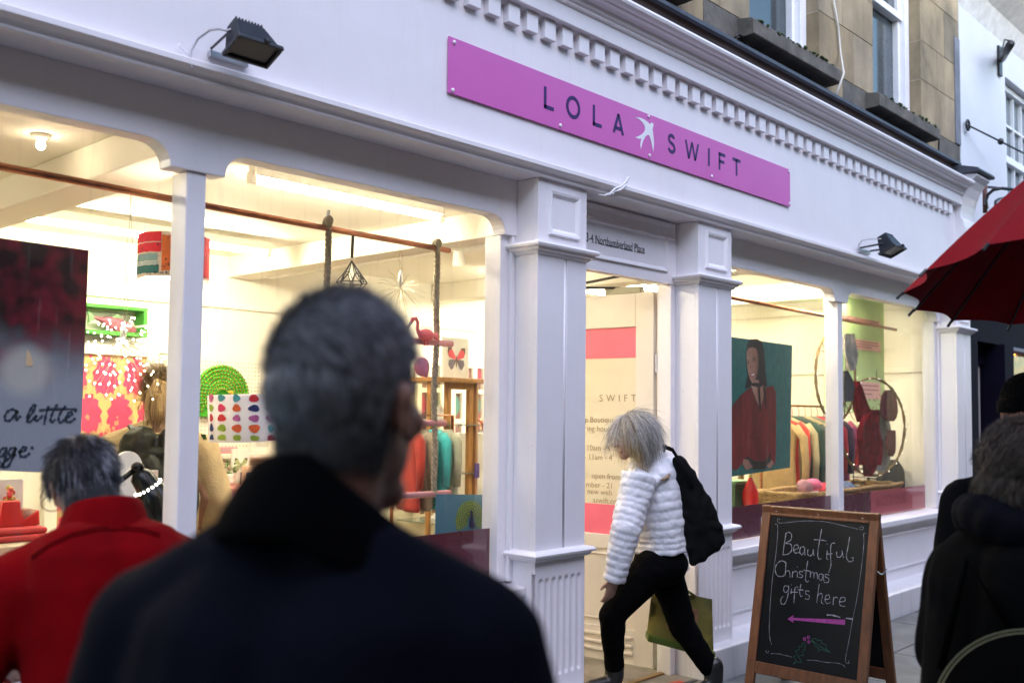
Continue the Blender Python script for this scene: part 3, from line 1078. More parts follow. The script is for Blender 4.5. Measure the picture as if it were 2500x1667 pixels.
# tension wire with eye bolt
tw = thing('tension_wire', 'thin dark wire with eye bolt strung across the white house wall', 'wire', at(2363, 306, YS - 0.02))
e0, e1, e2 = at(2363, 306, YS - 0.04), at(2443, 346, YS - 0.2), at(2540, 395, YS - 0.45)
MB().tube([e0, e1, e2], 0.009, 6).build('wire', BLACK, tw, True)
MB().tube([e0 + V((0, 0, 0)) + V((math.cos(t) * 0.045, 0, math.sin(t) * 0.05)) for t in [i * PI / 6 for i in range(12)]], 0.012, 6, closed=True).build('eye_bolt', BLACK, tw, True)
MB().ell(e1, (0.035, 0.03, 0.035), None, 10, 6).build('turnbuckle', BLACK, tw, True)
# scrolled iron sign bracket beyond the console
ir = thing('iron_bracket', 'black scrolled wrought iron sign bracket between the console and the red umbrella', 'bracket', at(2406, 480, -0.05))
yb_ = -0.06
MB().tube([at(2404, 450, yb_), at(2405, 520, yb_)], 0.022, 8).build('bracket_post', mat('rusty_iron', (0.09, 0.03, 0.02), 0.7, var=0.5, scale=40), ir, True)
sc_ = [(2410, 508), (2407, 490), (2412, 475), (2425, 464), (2445, 460), (2472, 463)]
MB().tube([at(x, y, yb_ - i * 0.06) for i, (x, y) in enumerate(sc_)], 0.016, 6).build('scroll_bar', BLACK, ir, True)
sp = [(2470, 480), (2452, 484), (2440, 486), (2431, 492), (2430, 500), (2438, 505), (2446, 498)]
MB().tube([at(x, y, yb_ - 0.2 - i * 0.01) for i, (x, y) in enumerate(sp)], 0.014, 6).build('scroll_curl', BLACK, ir, True)
MB().tube([at(2412, 457, yb_), at(2474, 463, yb_ - 0.3)], 0.014, 6).build('top_bar', BLACK, ir, True)

# ------------------------------------------------------------------ dark shop next door
NS = thing('neighbour_shop', 'dark navy shopfront next door with warm lit door and window', 'shopfront', (12, 0.1, 0))
NAVY = mat('navy_shop_paint', (0.004, 0.003, 0.012), 0.7, var=0.3, scale=3, spec=0.1)
fa = MB().box(9.86, 24, 0.05, 0.25, 2.30, 2.855).build('fascia_board', NAVY, NS)
MB().box(9.91, 24, -0.04, 0.049, 2.78, 2.85).build('fascia_moulding', NAVY, NS, bevel=0.01)
MB().box(9.862, 10.05, 0.0, 0.35, 0, 2.3).build('door_post', NAVY, NS, bevel=0.005)
MB().box(10.8, 11.1, -0.02, 0.35, 0, 2.3).build('pier', NAVY, NS, bevel=0.005)
MB().box(11.1, 16, 0.05, 0.35, 0, 0.75).build('stall_riser', NAVY, NS)
MB().box(11.1, 16, 0.03, 0.15, 2.25, 2.299).build('window_header', mat('violet_header', (0.05, 0.035, 0.12), 0.4), NS, bevel=0.01)
MB().add([(11.1, 0.14, 0.75), (16, 0.14, 0.75), (16, 0.14, 2.25), (11.1, 0.14, 2.25)], [(0, 1, 2, 3)]).build('window_pane', GLASSC, NS)
# door with a timber leaf, standing in its frame
MB().box(10.05, 10.8, 0.18, 0.25, 2.1, 2.3).build('transom', NAVY, NS)
dl = MB().box(10.05, 10.8, 0.235, 0.27, 0.02, 2.1).build('door', mat('tan_door', (0.30, 0.15, 0.08), 0.5, var=0.15), NS, bevel=0.004)
MB().box(10.68, 10.77, 0.215, 0.2345, 0.02, 2.1).build('pale_stile', mat('pale_stile', (0.45, 0.42, 0.42), 0.5), dl)
MB().box(10.5, 10.58, 0.20, 0.234, 1.05, 1.35).build('letter_plate', mat('steel_plate', (0.3, 0.28, 0.27), 0.4, 0.7), dl, bevel=0.004)
# lit window room with display boards
nr = MB().box(11.1, 16, 1.3, 1.35, 0.3, 2.6).box(11.05, 11.1, 0.36, 1.3, 0.3, 2.6).box(16, 16.05, 0.2, 1.3, 0.3, 2.6).box(11.1, 16, 0.26, 1.3, 2.55, 2.6).box(11.1, 16, 0.36, 1.3, 0.7, 0.74)
nr.build('display_room', mat('warm_panelling', (0.55, 0.32, 0.14), 0.6, var=0.2, scale=12, stretch=(5, 5, 0.4)), NS)
MB().lathe([(0.05, 0), (0.05, 0.12), (0.03, 0.13)], (12.6, 0.45, 2.40), n=14).build('ceiling_lamp', emis('warm_shop_lamp', (1.0, 0.62, 0.28), 90), NS)
random.seed(9)
BR = mat('brass_ornament', (0.45, 0.28, 0.10), 0.25, 0.9, var=0.3, scale=20)
DK = mat('dark_ornament', (0.05, 0.03, 0.02), 0.4, var=0.4, scale=18)
for i, (px, py, rr, m_) in enumerate(((2487, 885, .17, DK), (2470, 940, .12, BR), (2496, 955, .11, BR), (2476, 868, .09, BR), (2500, 905, .12, DK))):
    c = at(px, py, 0.55)
    o = MB().lathe([(0.01, -0.03), (rr, -0.02), (rr * 1.05, 0.0), (rr * 0.8, 0.02), (rr * 0.55, 0.012), (rr * 0.3, 0.04), (0.01, 0.05)], c, (-0.6, -1, 0.1), 20).build('wall_plaque', m_, None, True)
    tag(o, ['large dark oval plaque in the lit neighbour window', 'brass plaque low in the lit neighbour window', 'brass plaque at the right photo edge of the neighbour window', 'small brass plaque beside the large dark oval plaque', 'dark plaque cut by the right photo edge in the neighbour window'][i], 'ornament', 'plaques in the neighbour window')

# ------------------------------------------------------------------ houses across the street (behind the camera, mirrored in the glass; wall height and distance set to shape the daylight)
OP = thing('opposite_terrace', 'plain stone terrace across the narrow street, seen only mirrored in the shop windows', 'building', (4, -5.2, 0))
ow = MB().box(-14, 26, -5.9, -5.2, 0, 6.2).build('wall', mat('opposite_stone', (0.22, 0.165, 0.12), 0.9, var=0.2), OP)
for i in range(9):
    xx = -12 + i * 4.2
    for z0, z1 in ((0.5, 2.4), (3.4, 5.2)):
        MB().box(xx, xx + 1.6, -5.22, -5.18, z0, z1).build('window', PANE, OP)

# ------------------------------------------------------------------ floodlights on the fascia
LENS = mat('dull_lamp_glass', (0.03, 0.03, 0.027), 0.3, var=0.2, spec=.3)
FIN = mat('blue_black_casting', (0.012, 0.015, 0.022), 0.45, 0.0, var=0.3, scale=20, spec=.3)


def floodlight(name, label, base, size, tilt, cable, lens=LENS):
    t = thing(name, label, 'floodlight', base)
    ft = V(base)
    s = size
    # front frame looks out and down; local axes
    fx = V((1, 0.0, 0))
    fn = V((0, -math.cos(tilt), -math.sin(tilt)))     # direction the lamp looks
    fu = fx.cross(fn)
    if fu.z < 0:
        fu = -fu
    c = ft + V((-0.012, -0.19, -0.008)) * (s / .17)
    W = lambda a, b, d: c + fx * a * s + fu * b * s + fn * d * s
    # tapered body, narrow at the back
    fr = [(-.50, -.29), (.50, -.29), (.50, .29), (-.50, .29)]
    bk = [(-.42, -.16), (.28, -.16), (.28, .20), (-.42, .20)]
    A = [W(a, b, 0.0) for a, b in fr]
    B = [W(a, b, -0.52) for a, b in bk]
    MB().add(A + B, [(0, 1, 2, 3), (7, 6, 5, 4)] + [(i, i + 4, (i + 1) % 4 + 4, (i + 1) % 4) for i in range(4)]).build('body', FIN, t, bevel=0.006)
    f1 = MB()
    for a0, a1, b0, b1 in ((-.54, .54, .27, .34), (-.54, .54, -.34, -.27), (-.54, -.46, -.27, .27), (.46, .54, -.27, .27)):
        f1.obox(W((a0 + a1) / 2, (b0 + b1) / 2, 0.04), fx * (a1 - a0) / 2 * s, fu * (b1 - b0) / 2 * s, fn * 0.05 * s)
    f1.build('rim', BLACK, t, bevel=0.003)
    MB().obox(W(0, 0, 0.012), fx * 0.46 * s, fu * 0.27 * s, fn * 0.012 * s).build('lens', lens, t)
    for i in range(9):
        MB().obox(W(-.37 + i * .075, .02, -.545), fx * 0.012 * s, fu * 0.18 * s, fn * 0.03 * s).build('cooling_fin', FIN, t)
    MB().obox(W(0.12, .37, .02), fx * .05 * s, fu * .05 * s, fn * .05 * s).build('clip', BLACK, t, bevel=0.002)
    # stirrup and wall plate
    for sx in (-1, 1):
        MB().tube([ft + V((sx * 0.44 * s, -0.02, 0.02)), W(sx * .56, 0.0, -.2)], 0.035 * s, 4).build('stirrup_arm', BLACK, t)
    MB().box(ft.x - .46 * s, ft.x + .46 * s, ft.y - 0.022, ft.y - 0.001, ft.z - 0.05 * s, ft.z + 0.09 * s).build('wall_plate', STEEL, t, bevel=0.002)
    MB().tube(cable(W(-.36, 0.05, -.4)), 0.0045, 6).build('cable', mat('grey_flex', (0.45, 0.43, 0.46), 0.5), t, True)
    return t


floodlight('floodlight', 'large black floodlight on the white fascia above the left window', (1.905, 0.0, 2.822), 0.17, R(66),
           lambda p: [p] + [at(*q) for q in ((556, 76, -.16), (535, 71, -.12), (512, 74, -.08), (483, 95, -.04), (466, 125, -.03), (463, 149, -.045), (470, 169, -.06))])
floodlight('floodlight', 'small black floodlight on the fascia near the red umbrella', (7.43, 0.0, 2.815), 0.21, R(64),
           lambda p: [p] + [at(*q) for q in ((2122, 584, -.12), (2105, 587, -.06), (2097, 597, -.02), (2095, 612, -.012), (2093, 622, -.015), (2084, 625, -.03))], mat('reflection_lamp_glass', (.22, .22, .19), .3, var=.2))  # lighter lens colour stands in for the reflection on its glass
ct = MB()
for k in range(2):
    pts = []
    for i in range(14):
        t = i / 13
        x = 4.12 + 0.17 * t
        a_ = -0.3 + t * 3.4
        pts.append((x + 0.02 * k, -0.064 - 0.006 * math.sin(t * 9 + k * 2), ZS - 0.02 + t * 0.12 + 0.01 * math.sin(t * 7 + k)))
    ct.tube(pts, 0.006, 6)
ct.tube([(4.10, -0.01, ZS - 0.012), (4.13, -0.03, ZS - 0.014), (4.15, -0.06, ZS + 0.0)], 0.006, 6)
tag(ct.build('cable_tie', mat('white_flex', (0.72, 0.72, 0.76), 0.5), None, True), 'twisted white cable wrapped over the architrave above the door', 'cable')
lc = MB().tube([at(x, y, -0.015) for x, y in ((437, 107), (440, 115), (449, 126), (462, 138), (475, 152), (492, 163))], 0.004, 6).build('loose_cable', MATS['white_flex'], None, True)
tag(lc, 'thin loose white cable lying on the fascia left of the large floodlight', 'cable')
# ------------------------------------------------------------------ the shop room
FZ, CZ, BY = 0.10, 2.80, 4.0
TUBE_COL = (1.0, 0.90, 0.67)
fl = struct(MB().box(-3.2, 9.75, 0.90, BY + 0.1, FZ - 0.06, FZ).build('shop_floor', mat('shop_floor_boards', (0.22, 0.16, 0.10), 0.5, var=0.3, scale=4, stretch=(0.5, 4, 1))))
struct(MB().box(-3.2, 9.9, 0.23, BY + 0.2, CZ, CZ + 0.06).build('shop_ceiling', CEIL))
bw = struct(MB().box(-3.2, 9.9, BY, BY + 0.1, FZ, CZ).build('shop_wall_back', CREAM))
rw = struct(MB().box(9.75, 9.85, 0.31, BY, FZ - 0.05, CZ).build('shop_wall_right', CREAM))
lw = struct(MB().box(-3.3, -3.2, 0.3, BY, FZ, CZ).build('shop_wall_left', CREAM))
# display shelf behind the glass
for a, b in ((-0.36, 3.63), (5.48, 9.46)):
    s_ = struct(MB().box(a, b, 0.262, 0.75, 0.60, 0.655).build('window_display_floor', WHITEP))
MB().box(-3.2, 9.75, BY - 0.03, BY - 0.001, 2.37, 2.42).build('picture_rail', CREAM, bw, bevel=0.008)
MB().box(-3.2, 9.75, BY - 0.02, BY - 0.001, 1.98, 2.0).build('dado_strip', CREAM, bw, bevel=0.004)
MB().box(9.71, 9.749, 0.35, BY - 0.03, 2.60, 2.66).build('picture_rail', CREAM, rw, bevel=0.008)
MB().box(9.72, 9.749, 0.35, BY - 0.03, 1.98, 2.03).build('dado_rail', CREAM, rw, bevel=0.008)
for i, xx in enumerate((0.2, 2.05, 4.35, 6.6, 8.6)):
    bmx = MB().box(xx, xx + 0.24, 0.30, BY - 0.001, CZ - 0.17, CZ - 0.001).build('ceiling_beam', CEIL, bpy.data.objects['shop_ceiling'], bevel=0.008)

TUBE = emis('fluorescent_tube', TUBE_COL, 33)
FIX = mat('white_batten', (0.8, 0.78, 0.7), 0.4)


def tubelight(a, b, label):
    t = thing('strip_light', label, 'strip light', ((a[0] + b[0]) / 2, (a[1] + b[1]) / 2, CZ))
    a, b = V(a), V(b)
    d = (b - a).normalized()
    n = V((-d.y, d.x, 0))
    MB().obox((a + b) / 2 + Z3 * 0.045, (b - a) / 2, n * 0.035, Z3 * 0.03).build('batten', FIX, t, bevel=0.004)
    MB().tube([a + d * 0.02, b - d * 0.02], 0.02, 12).build('tube', TUBE, t, True)
    for p in (a, b):
        MB().obox(p - Z3 * 0.0 + Z3 * 0.004, d * 0.018, n * 0.02, Z3 * 0.03).build('end_cap', FIX, t)
    return t


tubelight((2.36, 3.05, 2.70), (4.10, 3.05, 2.70), 'long strip light on the ceiling seen through the far left window')
tubelight((2.75, 1.15, 2.715), (4.05, 1.15, 2.715), 'glaring strip light near the glass at the top of the second window')
tubelight((6.15, 2.6, 2.70), (7.75, 2.6, 2.70), 'strip light deep in the shop behind the doorway')
tubelight((6.2, 0.50, 2.715), (8.6, 0.50, 2.715), 'strip light over the right hand window display')
tubelight((7.2, 2.1, 2.715), (9.2, 2.1, 2.715), 'extra strip light added over the right hand clothes rail to brighten the shop')  # additional lamp, put in to brighten the room behind the right window
tubelight((-0.8, 1.8, 2.715), (1.0, 1.8, 2.715), 'strip light over the far left shop floor')
# bulb holder and track
bl = thing('ceiling_spotlight', 'small round ceiling spotlight with bulb at the top left of the far left window', 'spotlight', at(100, 333, 1.45))
c = V((at(100, 340, 1.45).x, 1.45, CZ))
MB().lathe([(0.001, 0.0), (0.042, 0.0), (0.042, -0.012), (0.022, -0.018), (0.014, -0.035), (0.001, -0.035)], c - Z3 * 0.001, n=18).build('rose', FIX, bl, True)
MB().ell(c + V((0, 0, -0.05)), (0.02, 0.02, 0.022)).build('bulb', emis('bulb_glow', (1, 0.85, 0.6), 14), bl, True)
tr = thing('track_rail', 'white spotlight track running under the ceiling in the second window', 'track', at(900, 630, 2.2))
ta, tb_ = V((4.55, 0.5, 2.63)), V((4.55, 3.7, 2.63))
MB().obox((ta + tb_) / 2, (0.02, 0, 0), (0, 1.6, 0), (0, 0, 0.015)).build('track', FIX, tr)
for y_ in (0.75, 1.5, 2.6):
    h = MB().lathe([(0.03, -0.05), (0.045, 0.05)], (4.55, y_, 2.57), (0.3, 0.2, -1), 12).build('spot_head', FIX, tr)

# ------------------------------------------------------------------ copper rails, rope ladder, hanging ornaments
WY = 0.47
a, b = at(-260, 357, WY), at(1097, 612, WY)
o = MB().tube([a, (a + b) / 2 + V((0, 0, -0.004)), b], 0.0145, 12).build('copper_rail', COPPER, None, True)
tag(o, 'long copper pipe hung across the two left windows', 'rail')
a, b = at(1770, 724, WY), at(2187, 805, WY)
o = MB().tube([a, b], 0.0145, 12).build('copper_rail', COPPER, None, True)
tag(o, 'copper pipe hung across the right windows', 'rail')

ROPE = mat('sisal_rope', (0.30, 0.245, 0.17), 0.9, var=0.35, scale=60, bump=0.5, bscale=220)
lad = thing('rope_ladder', 'knotted rope ladder with pink wooden rungs hanging from the copper pipe', 'rope ladder', at(1065, 1205, WY))


def rope(p0, p1, r, turns):
    p0, p1 = V(p0), V(p1)
    mb = MB()
    L = (p1 - p0).length
    n = int(turns * 10)
    for k in range(3):
        pts = []
        for i in range(n + 1):
            t = i / n
            q = 2 * PI * (turns * t + k / 3)
            sway = 0.006 * math.sin(t * 7) + 0.004 * math.sin(t * 17 + 1)
            pts.append(p0.lerp(p1, t) + V((math.cos(q) * r * 0.62 + sway, math.sin(q) * r * 0.62, 0)))
        mb.tube(pts, r * 0.62, 6)
    return mb


ra0, ra1 = at(1066, 600, WY), at(1060, 1212, WY)
rb0, rb1 = at(800, 545, WY), at(790, 1150, WY)
rb1.z = ra1.z
rope(ra0, ra1, 0.0135, 17).build('rope', ROPE, lad, True)
rope(rb0, rb1, 0.0135, 18).build('rope', ROPE, lad, True)
for p in (ra0, rb0):
    MB().tube([p + V((math.cos(q) * 0.004, math.sin(q) * 0.024, math.cos(q) * 0.004 + 0.003 + math.cos(q) * 0.02)) for q in [i * 2 * PI / 14 for i in range(14)]], 0.011, 8, closed=True).ell(p + V((0, -.012, .012)), (.02, .018, .022), None, 10, 8).build('rope_knot', ROPE, lad, True)
MB().tube([rb0 + V((0, 0, .02)), rb0 + V((.004, 0, .06))], [.011, .007], 8).build('rope_end', mat('pale_rope_end', (0.6, 0.6, 0.6), 0.9), lad, True)
RUNG = mat('pink_painted_rung', (0.42, 0.17, 0.19), 0.55, var=0.15, scale=12)
for (x1, y1) in ((1103, 840), (1086, 1033), (1098, 1203)):
    p1 = at(x1, y1, WY)
    p0 = V((rb0.x - 0.08, WY, p1.z + 0.005))
    MB().tube([p0, p1], 0.016, 12).build('rung', RUNG, lad, True)

# flamingo
fp = at(1040, 818, WY - 0.03)
FLA = mat('flamingo_pink', (0.72, 0.12, 0.13), 0.55, var=0.15, scale=30)
fm = thing('flamingo_ornament', 'pink flamingo ornament perched on the top rung of the rope ladder', 'ornament', fp)
mb = MB().ell(fp + V((0.0, 0, 0.0)), (0.05, 0.03, 0.032), None, 16, 10)
for i in range(5):
    mb.cap(fp + V((0.03, 0, 0.005 * i - .008)), fp + V((0.075 + .004 * i, 0, 0.018 - 0.011 * i)), 0.010, 0.003, 8)
neck = [fp + V(q) for q in ((-0.045, 0, 0.005), (-0.058, 0, 0.03), (-0.055, 0, 0.06), (-0.068, 0, 0.078), (-0.088, 0, 0.072), (-0.102, 0, 0.05))]
mb.tube(neck, [.012, .010, .009, .010, .012, .007], 8)
remesh(mb, 'body', FLA, fm, 0.004, 2)
MB().tube([fp + V((-0.100, 0, 0.055)), fp + V((-0.116, 0, 0.03)), fp + V((-0.116, 0, 0.015))], [.008, .006, .002], 8).build('beak', mat('grey_beak', (0.25, 0.2, 0.2), 0.5), fm, True)
for s in (-1, 1):
    MB().tube([fp + V((0.005, s * .01, -.025)), fp + V((0.0, s * .01, -.052))], .004, 6).build('leg', FLA, fm)
# second pink ornament beside the dark coated man's temple
pb_ = at(1030, 895, WY + 0.02)
o = remesh(MB().ell(pb_, (.045, .03, .05), None, 16, 10).cap(pb_ + V((.02, 0, -.03)), pb_ + V((0.03, 0, -.055)), .02, .004), 'hanging_ornament', mat('rose_ornament', (0.5, 0.16, 0.24), 0.6, var=0.2, scale=20), None, 0.005, 3)
tag(o, 'rounded rose pink ornament hanging behind the grey haired man', 'ornament')

# wire pendant: faceted diamond
gp = thing('wire_pendant', 'black geometric wire diamond hanging from the copper pipe', 'ornament', at(859, 634, WY))
apx, rim_c, rr = at(859, 636, WY), at(859, 690, WY), 0.072
low = rim_c - Z3 * 0.075
rim = [rim_c + V((math.cos(q) * rr, math.sin(q) * rr, 0)) for q in [i * PI / 4 + 0.2 for i in range(8)]]
mid = [rim_c + V((math.cos(q) * rr * .55, math.sin(q) * rr * .55, 0.045)) for q in [i * PI / 4 + 0.6 for i in range(8)]]
mb = MB()
for i in range(8):
    for p, q in ((apx, mid[i]), (mid[i], rim[i]), (mid[i], rim[(i + 1) % 8]), (rim[i], rim[(i + 1) % 8]), (rim[i], low), (apx, rim[i]) if i % 2 == 0 else (mid[i], mid[(i + 1) % 8])):
        mb.tube([p, q], 0.0021, 5)
mb.build('wire_frame', BLACK, gp)
top = at(862, 570, WY)
MB().tube([apx + Z3 * 0.012, top], 0.007, 6).build('strap', mat('dark_ribbon', (0.06, 0.05, 0.03), 0.8), gp)
MB().tube([apx + Z3 * 0.006 + V((math.cos(q) * .007, 0, math.sin(q) * .007)) for q in [i * PI / 5 for i in range(10)]], .0015, 5, closed=True).build('ring', STEEL, gp)


def starburst(name, label, c, rad, n, lit, top, seed):
    t = thing(name, label, 'light', c)
    random.seed(seed)
    WIRE = mat('thin_silver_wire', (0.4, 0.36, 0.28), 0.4, 0.9)
    w_ = MB()
    L = MB()
    for i in range(n):
        z = 1 - 2 * (i + .5) / n
        ph = i * 2.39996
        d = V((math.sqrt(1 - z * z) * math.cos(ph), math.sqrt(1 - z * z) * math.sin(ph), z))
        R_ = rad * random.uniform(.75, 1.1)
        pts = []
        for k in range(6):
            q = k / 5
            pts.append(V(c) + d * R_ * q + V((0, 0, -0.28 * R_ * q * q)) + V((noise.noise((i, q * 3, 1)), noise.noise((i, q * 3, 5)), 0)) * 0.02 * q)
        w_.tube(pts, 0.0011, 3)
        for k in (3, 4, 5):
            if lit:
                L.ell(pts[k], (.0026, .0026, .0026), None, 6, 4)
    w_.build('wires', WIRE, t)
    if lit:
        for k in range(10):
            L.ell(V(c) + V((random.gauss(0, .02), random.gauss(0, .02), random.gauss(0, .015))), (.005, .005, .005), None, 6, 4)
        stuff(L.build('led_points', emis('led_point', (1.0, 0.90, 0.62), 14), t))
    MB().lathe([(.004, 0), (.011, .01), (.011, .06), (.003, .085)], V(c) + Z3 * 0.01, n=10).build('hub', STEEL, t, True)
    for k in (0, 1):
        pts = [V(c) + Z3 * .09]
        for i in range(1, 9):
            q = i / 8
            pts.append((V(c) + Z3 * .09).lerp(V(top), q) + V((0.018 * math.sin(q * 9 + k * 2.3) * (1 - q) + k * 0.012 * math.sin(q * PI), 0, 0)))
        MB().tube(pts, 0.0016, 4).build('hanging_wire', WIRE, t)
    return t


starburst('starburst_light', 'lit starburst of tiny warm bulbs on wires inside the far left window', at(300, 842, 0.62), 0.19, 44, True, at(320, 468, WY), 4)
starburst('starburst_light', 'unlit dark wire starburst hanging in the second window', at(977, 705, 0.75), 0.15, 34, False, at(975, 600, 0.75), 8)

# drum shade near the mullion
def drum(name, label, c, r, h, axis, wallmat, inner, parent_pattern=None):
    t = thing(name, label, 'lampshade', c)
    prof = [(r, -h / 2), (r, h / 2), (r - 0.004, h / 2), (r - 0.004, -h / 2), (r, -h / 2)]
    MB().lathe(prof, c, axis, 48, caps=False).build('shade', wallmat, t, True)
    MB().lathe([(0.001, -h / 2 + 0.02), (r - 0.006, -h / 2 + 0.02)], c, axis, 40, caps=False).build('diffuser', inner, t)
    return t


LIN = mat('shade_linen', (0.80, 0.70, 0.62), 0.8, var=0.05)
GLOW = emis('lit_diffuser', (1.0, 0.80, 0.66), 3.0)
dc = at(424, 632, 1.0)
ds = drum('lampshade', 'drum lampshade painted in red and orange patches behind the mullion', dc, 0.155, 0.20, (0, 0, 1), LIN, GLOW)


def on_drum(mb, c, r, a0, a1, z0, z1, n=8, jag=0.0):
    vs_ = []
    for i in range(n + 1):
        a_ = a0 + (a1 - a0) * i / n
        for z in (z0, z1):
            jz = jag * noise.noise((a_ * 9, z * 50, c.x))
            vs_.append(c + V((math.cos(a_) * r, math.sin(a_) * r, z + jz)))
    mb.add(vs_, [(2 * i, 2 * i + 2, 2 * i + 3, 2 * i + 1) for i in range(n)])


# camera sees the side around angle facing (-x,-y)
fa_ = math.atan2(CAMP.y - dc.y, CAMP.x - dc.x)
for nm, cl, a0, a1, z0, z1 in (('red_patch', (0.75, 0.02, 0.05), .35, 1.5, .055, .098), ('red_patch', (0.75, 0.02, 0.05), .35, 1.5, .01, .05), ('orange_patch', (0.85, 0.20, 0.05), -.75, .33, -.075, .083), ('blue_patch', (0.22, 0.38, 0.42), .45, 1.45, -.03, .002), ('teal_patch', (0.03, 0.17, 0.18), .40, 1.5, -.085, -.05), ('pale_patch', (0.45, 0.55, 0.58), .42, 1.5, -.048, -.033), ('red_patch', (0.75, 0.03, 0.08), -1.5, -.8, -.09, .095)):
    mb = MB()
    on_drum(mb, dc, 0.1565, fa_ - a1, fa_ - a0, z0, z1, 10, 0.004)
    mb.build(nm, mat('shade_' + nm + str(cl[0]), cl, 0.8, var=0.2, scale=14), ds, True)
mb = MB()
random.seed(3)
for i in range(46):
    a_ = fa_ - random.choice((random.gauss(.3, .16), random.uniform(-.6, 1.3)))
    z_ = random.choice((random.gauss(.04, .03), -.088, random.gauss(-.06, .02)))
    on_drum(mb, dc, 0.1572, a_, a_ + random.uniform(.015, .05), max(-.098, z_), min(.098, z_ + random.uniform(.002, .008)), 2)
mb.build('ink_specks', mat('speck_ink', (0.02, 0.03, 0.03), 0.8), ds)
MB().tube([dc + Z3 * .1, V((dc.x, dc.y, CZ - .002))], .003, 6).build('flex', FIX, ds)
# tilted drum shade printed with brush blobs
c2 = at(612, 1018, 0.72)
d2 = drum('lampshade', 'tilted white drum lampshade printed with rows of coloured paint blobs', c2, 0.185, 0.205, (-0.05, 0.0, 1), mat('shade_white', (0.72, 0.66, 0.62), 0.8, var=0.05), WHITEP)
f2 = math.atan2(CAMP.y - c2.y, CAMP.x - c2.x)
rowcol = [['pink', 'teal', 'teal', 'red', 'teal', 'maroon'], ['lime', 'crimson', 'orange', 'navy', 'navy', 'red'], ['red', 'red', 'mauve', 'mauve', 'mauve', 'orange'], ['navy', 'lime', 'orange', 'orange', 'teal', 'lime'], ['navy', 'lime', 'lime', 'lime', 'maroon', 'teal']]
BC = {'pink': (.6, .12, .25), 'teal': (.06, .30, .33), 'red': (.55, .02, .03), 'maroon': (.35, .02, .04), 'lime': (.28, .38, .03), 'crimson': (.6, .02, .1), 'orange': (.65, .10, .02), 'navy': (.01, .02, .12), 'mauve': (.42, .10, .28)}
mbs = {}
random.seed(6)
for j, rw_ in enumerate(rowcol):
    for i, cn in enumerate(rw_):
        a_c = f2 - 1.12 + i * 0.40
        zc = .083 - j * .0435
        ra_, rz_ = random.uniform(.09, .14), random.uniform(.014, .019)
        mb = mbs.setdefault(cn, MB())
        pts = []
        for k in range(12):
            q = 2 * PI * k / 12
            wob = 1 + .12 * math.sin(3 * q + i + j)
            a_ = a_c + ra_ * math.cos(q) * wob
            zz = min(.1, max(-.1, zc + rz_ * math.sin(q) * wob))
            pts.append(c2 + V((math.cos(a_) * .1866, math.sin(a_) * .1866, zz + 0.0)) + V((-0.05 * zz, 0, 0)))
        mb.add(pts, [tuple(range(12))])
for cn, mb in mbs.items():
    mb.build('paint_blobs', mat('blob_' + cn, BC[cn], 0.7, var=0.25, scale=30), d2)
# ------------------------------------------------------------------ posters and prints in the windows
def card(name, label, corners_or, Y, mat_, cat='poster', t=0.004):
    """flat card hung parallel to the glass: corner pixels TL, TR, BR, BL"""
    P = [at(x, y, Y) for x, y in corners_or]
    n = V((0, -1, 0))
    o = MB().add(P + [p - n * t for p in P], [(3, 2, 1, 0), (4, 5, 6, 7)] + [(i, (i + 1) % 4, (i + 1) % 4 + 4, i + 4) for i in range(4)]).build('card', mat_, None)
    r = thing(name, label, cat, (P[2] + P[3]) / 2)
    adopt(o, r)
    return r, P


def bil(P, a, b):
    """point at (a, b) of a card, b = 0 bottom"""
    return P[3].lerp(P[2], a).lerp(P[0].lerp(P[1], a), b)


# 'a little' poster: dark damask photograph fading to a grey foot, candle in front
pm = bpy.data.materials.new('candle_poster_print')
pm.use_nodes = True
n, l = pm.node_tree.nodes, pm.node_tree.links
bs = n['Principled BSDF']
bs.inputs['Roughness'].default_value = 0.35
tc = n.new('ShaderNodeTexCoord')
sp_ = n.new('ShaderNodeSeparateXYZ')
l.new(tc.outputs['Object'], sp_.inputs[0])
nz = n.new('ShaderNodeTexNoise')
nz.inputs['Scale'].default_value = 8.5
nz.inputs['Detail'].default_value = 2.5
l.new(tc.outputs['Object'], nz.inputs['Vector'])
rp = n.new('ShaderNodeValToRGB')
rp.color_ramp.elements[0].position = 0.42
rp.color_ramp.elements[0].color = (0.012, 0.0, 0.002, 1)
rp.color_ramp.elements[1].position = 0.58
rp.color_ramp.elements[1].color = (0.15, 0.003, 0.018, 1)
l.new(nz.outputs['Fac'], rp.inputs[0])
ad = n.new('ShaderNodeMath')
ad.operation = 'MULTIPLY_ADD'
ad.inputs[1].default_value = 0.25
l.new(nz.outputs['Fac'], ad.inputs[0])
l.new(sp_.outputs['Z'], ad.inputs[2])
mr = n.new('ShaderNodeMapRange')
mr.interpolation_type = 'SMOOTHSTEP'
mr.inputs['From Min'].default_value = 1.72
mr.inputs['From Max'].default_value = 1.98
l.new(ad.outputs[0], mr.inputs[0])
mx = n.new('ShaderNodeMix')
mx.data_type = 'RGBA'
mx.inputs[6].default_value = (0.30, 0.33, 0.38, 1)
l.new(mr.outputs[0], mx.inputs[0])
l.new(rp.outputs[0], mx.inputs[7])
gv = n.new('ShaderNodeVectorMath')
gv.operation = 'DISTANCE'
_cc = at(62, 905, 0.34)
gv.inputs[1].default_value = _cc
l.new(tc.outputs['Object'], gv.inputs[0])
gr = n.new('ShaderNodeMapRange')
gr.interpolation_type = 'SMOOTHSTEP'
gr.inputs['From Min'].default_value = 0.045
gr.inputs['From Max'].default_value = 0.115
gr.inputs['To Min'].default_value = 0.85
gr.inputs['To Max'].default_value = 0.0
l.new(gv.outputs['Value'], gr.inputs[0])
mg = n.new('ShaderNodeMix')
mg.data_type = 'RGBA'
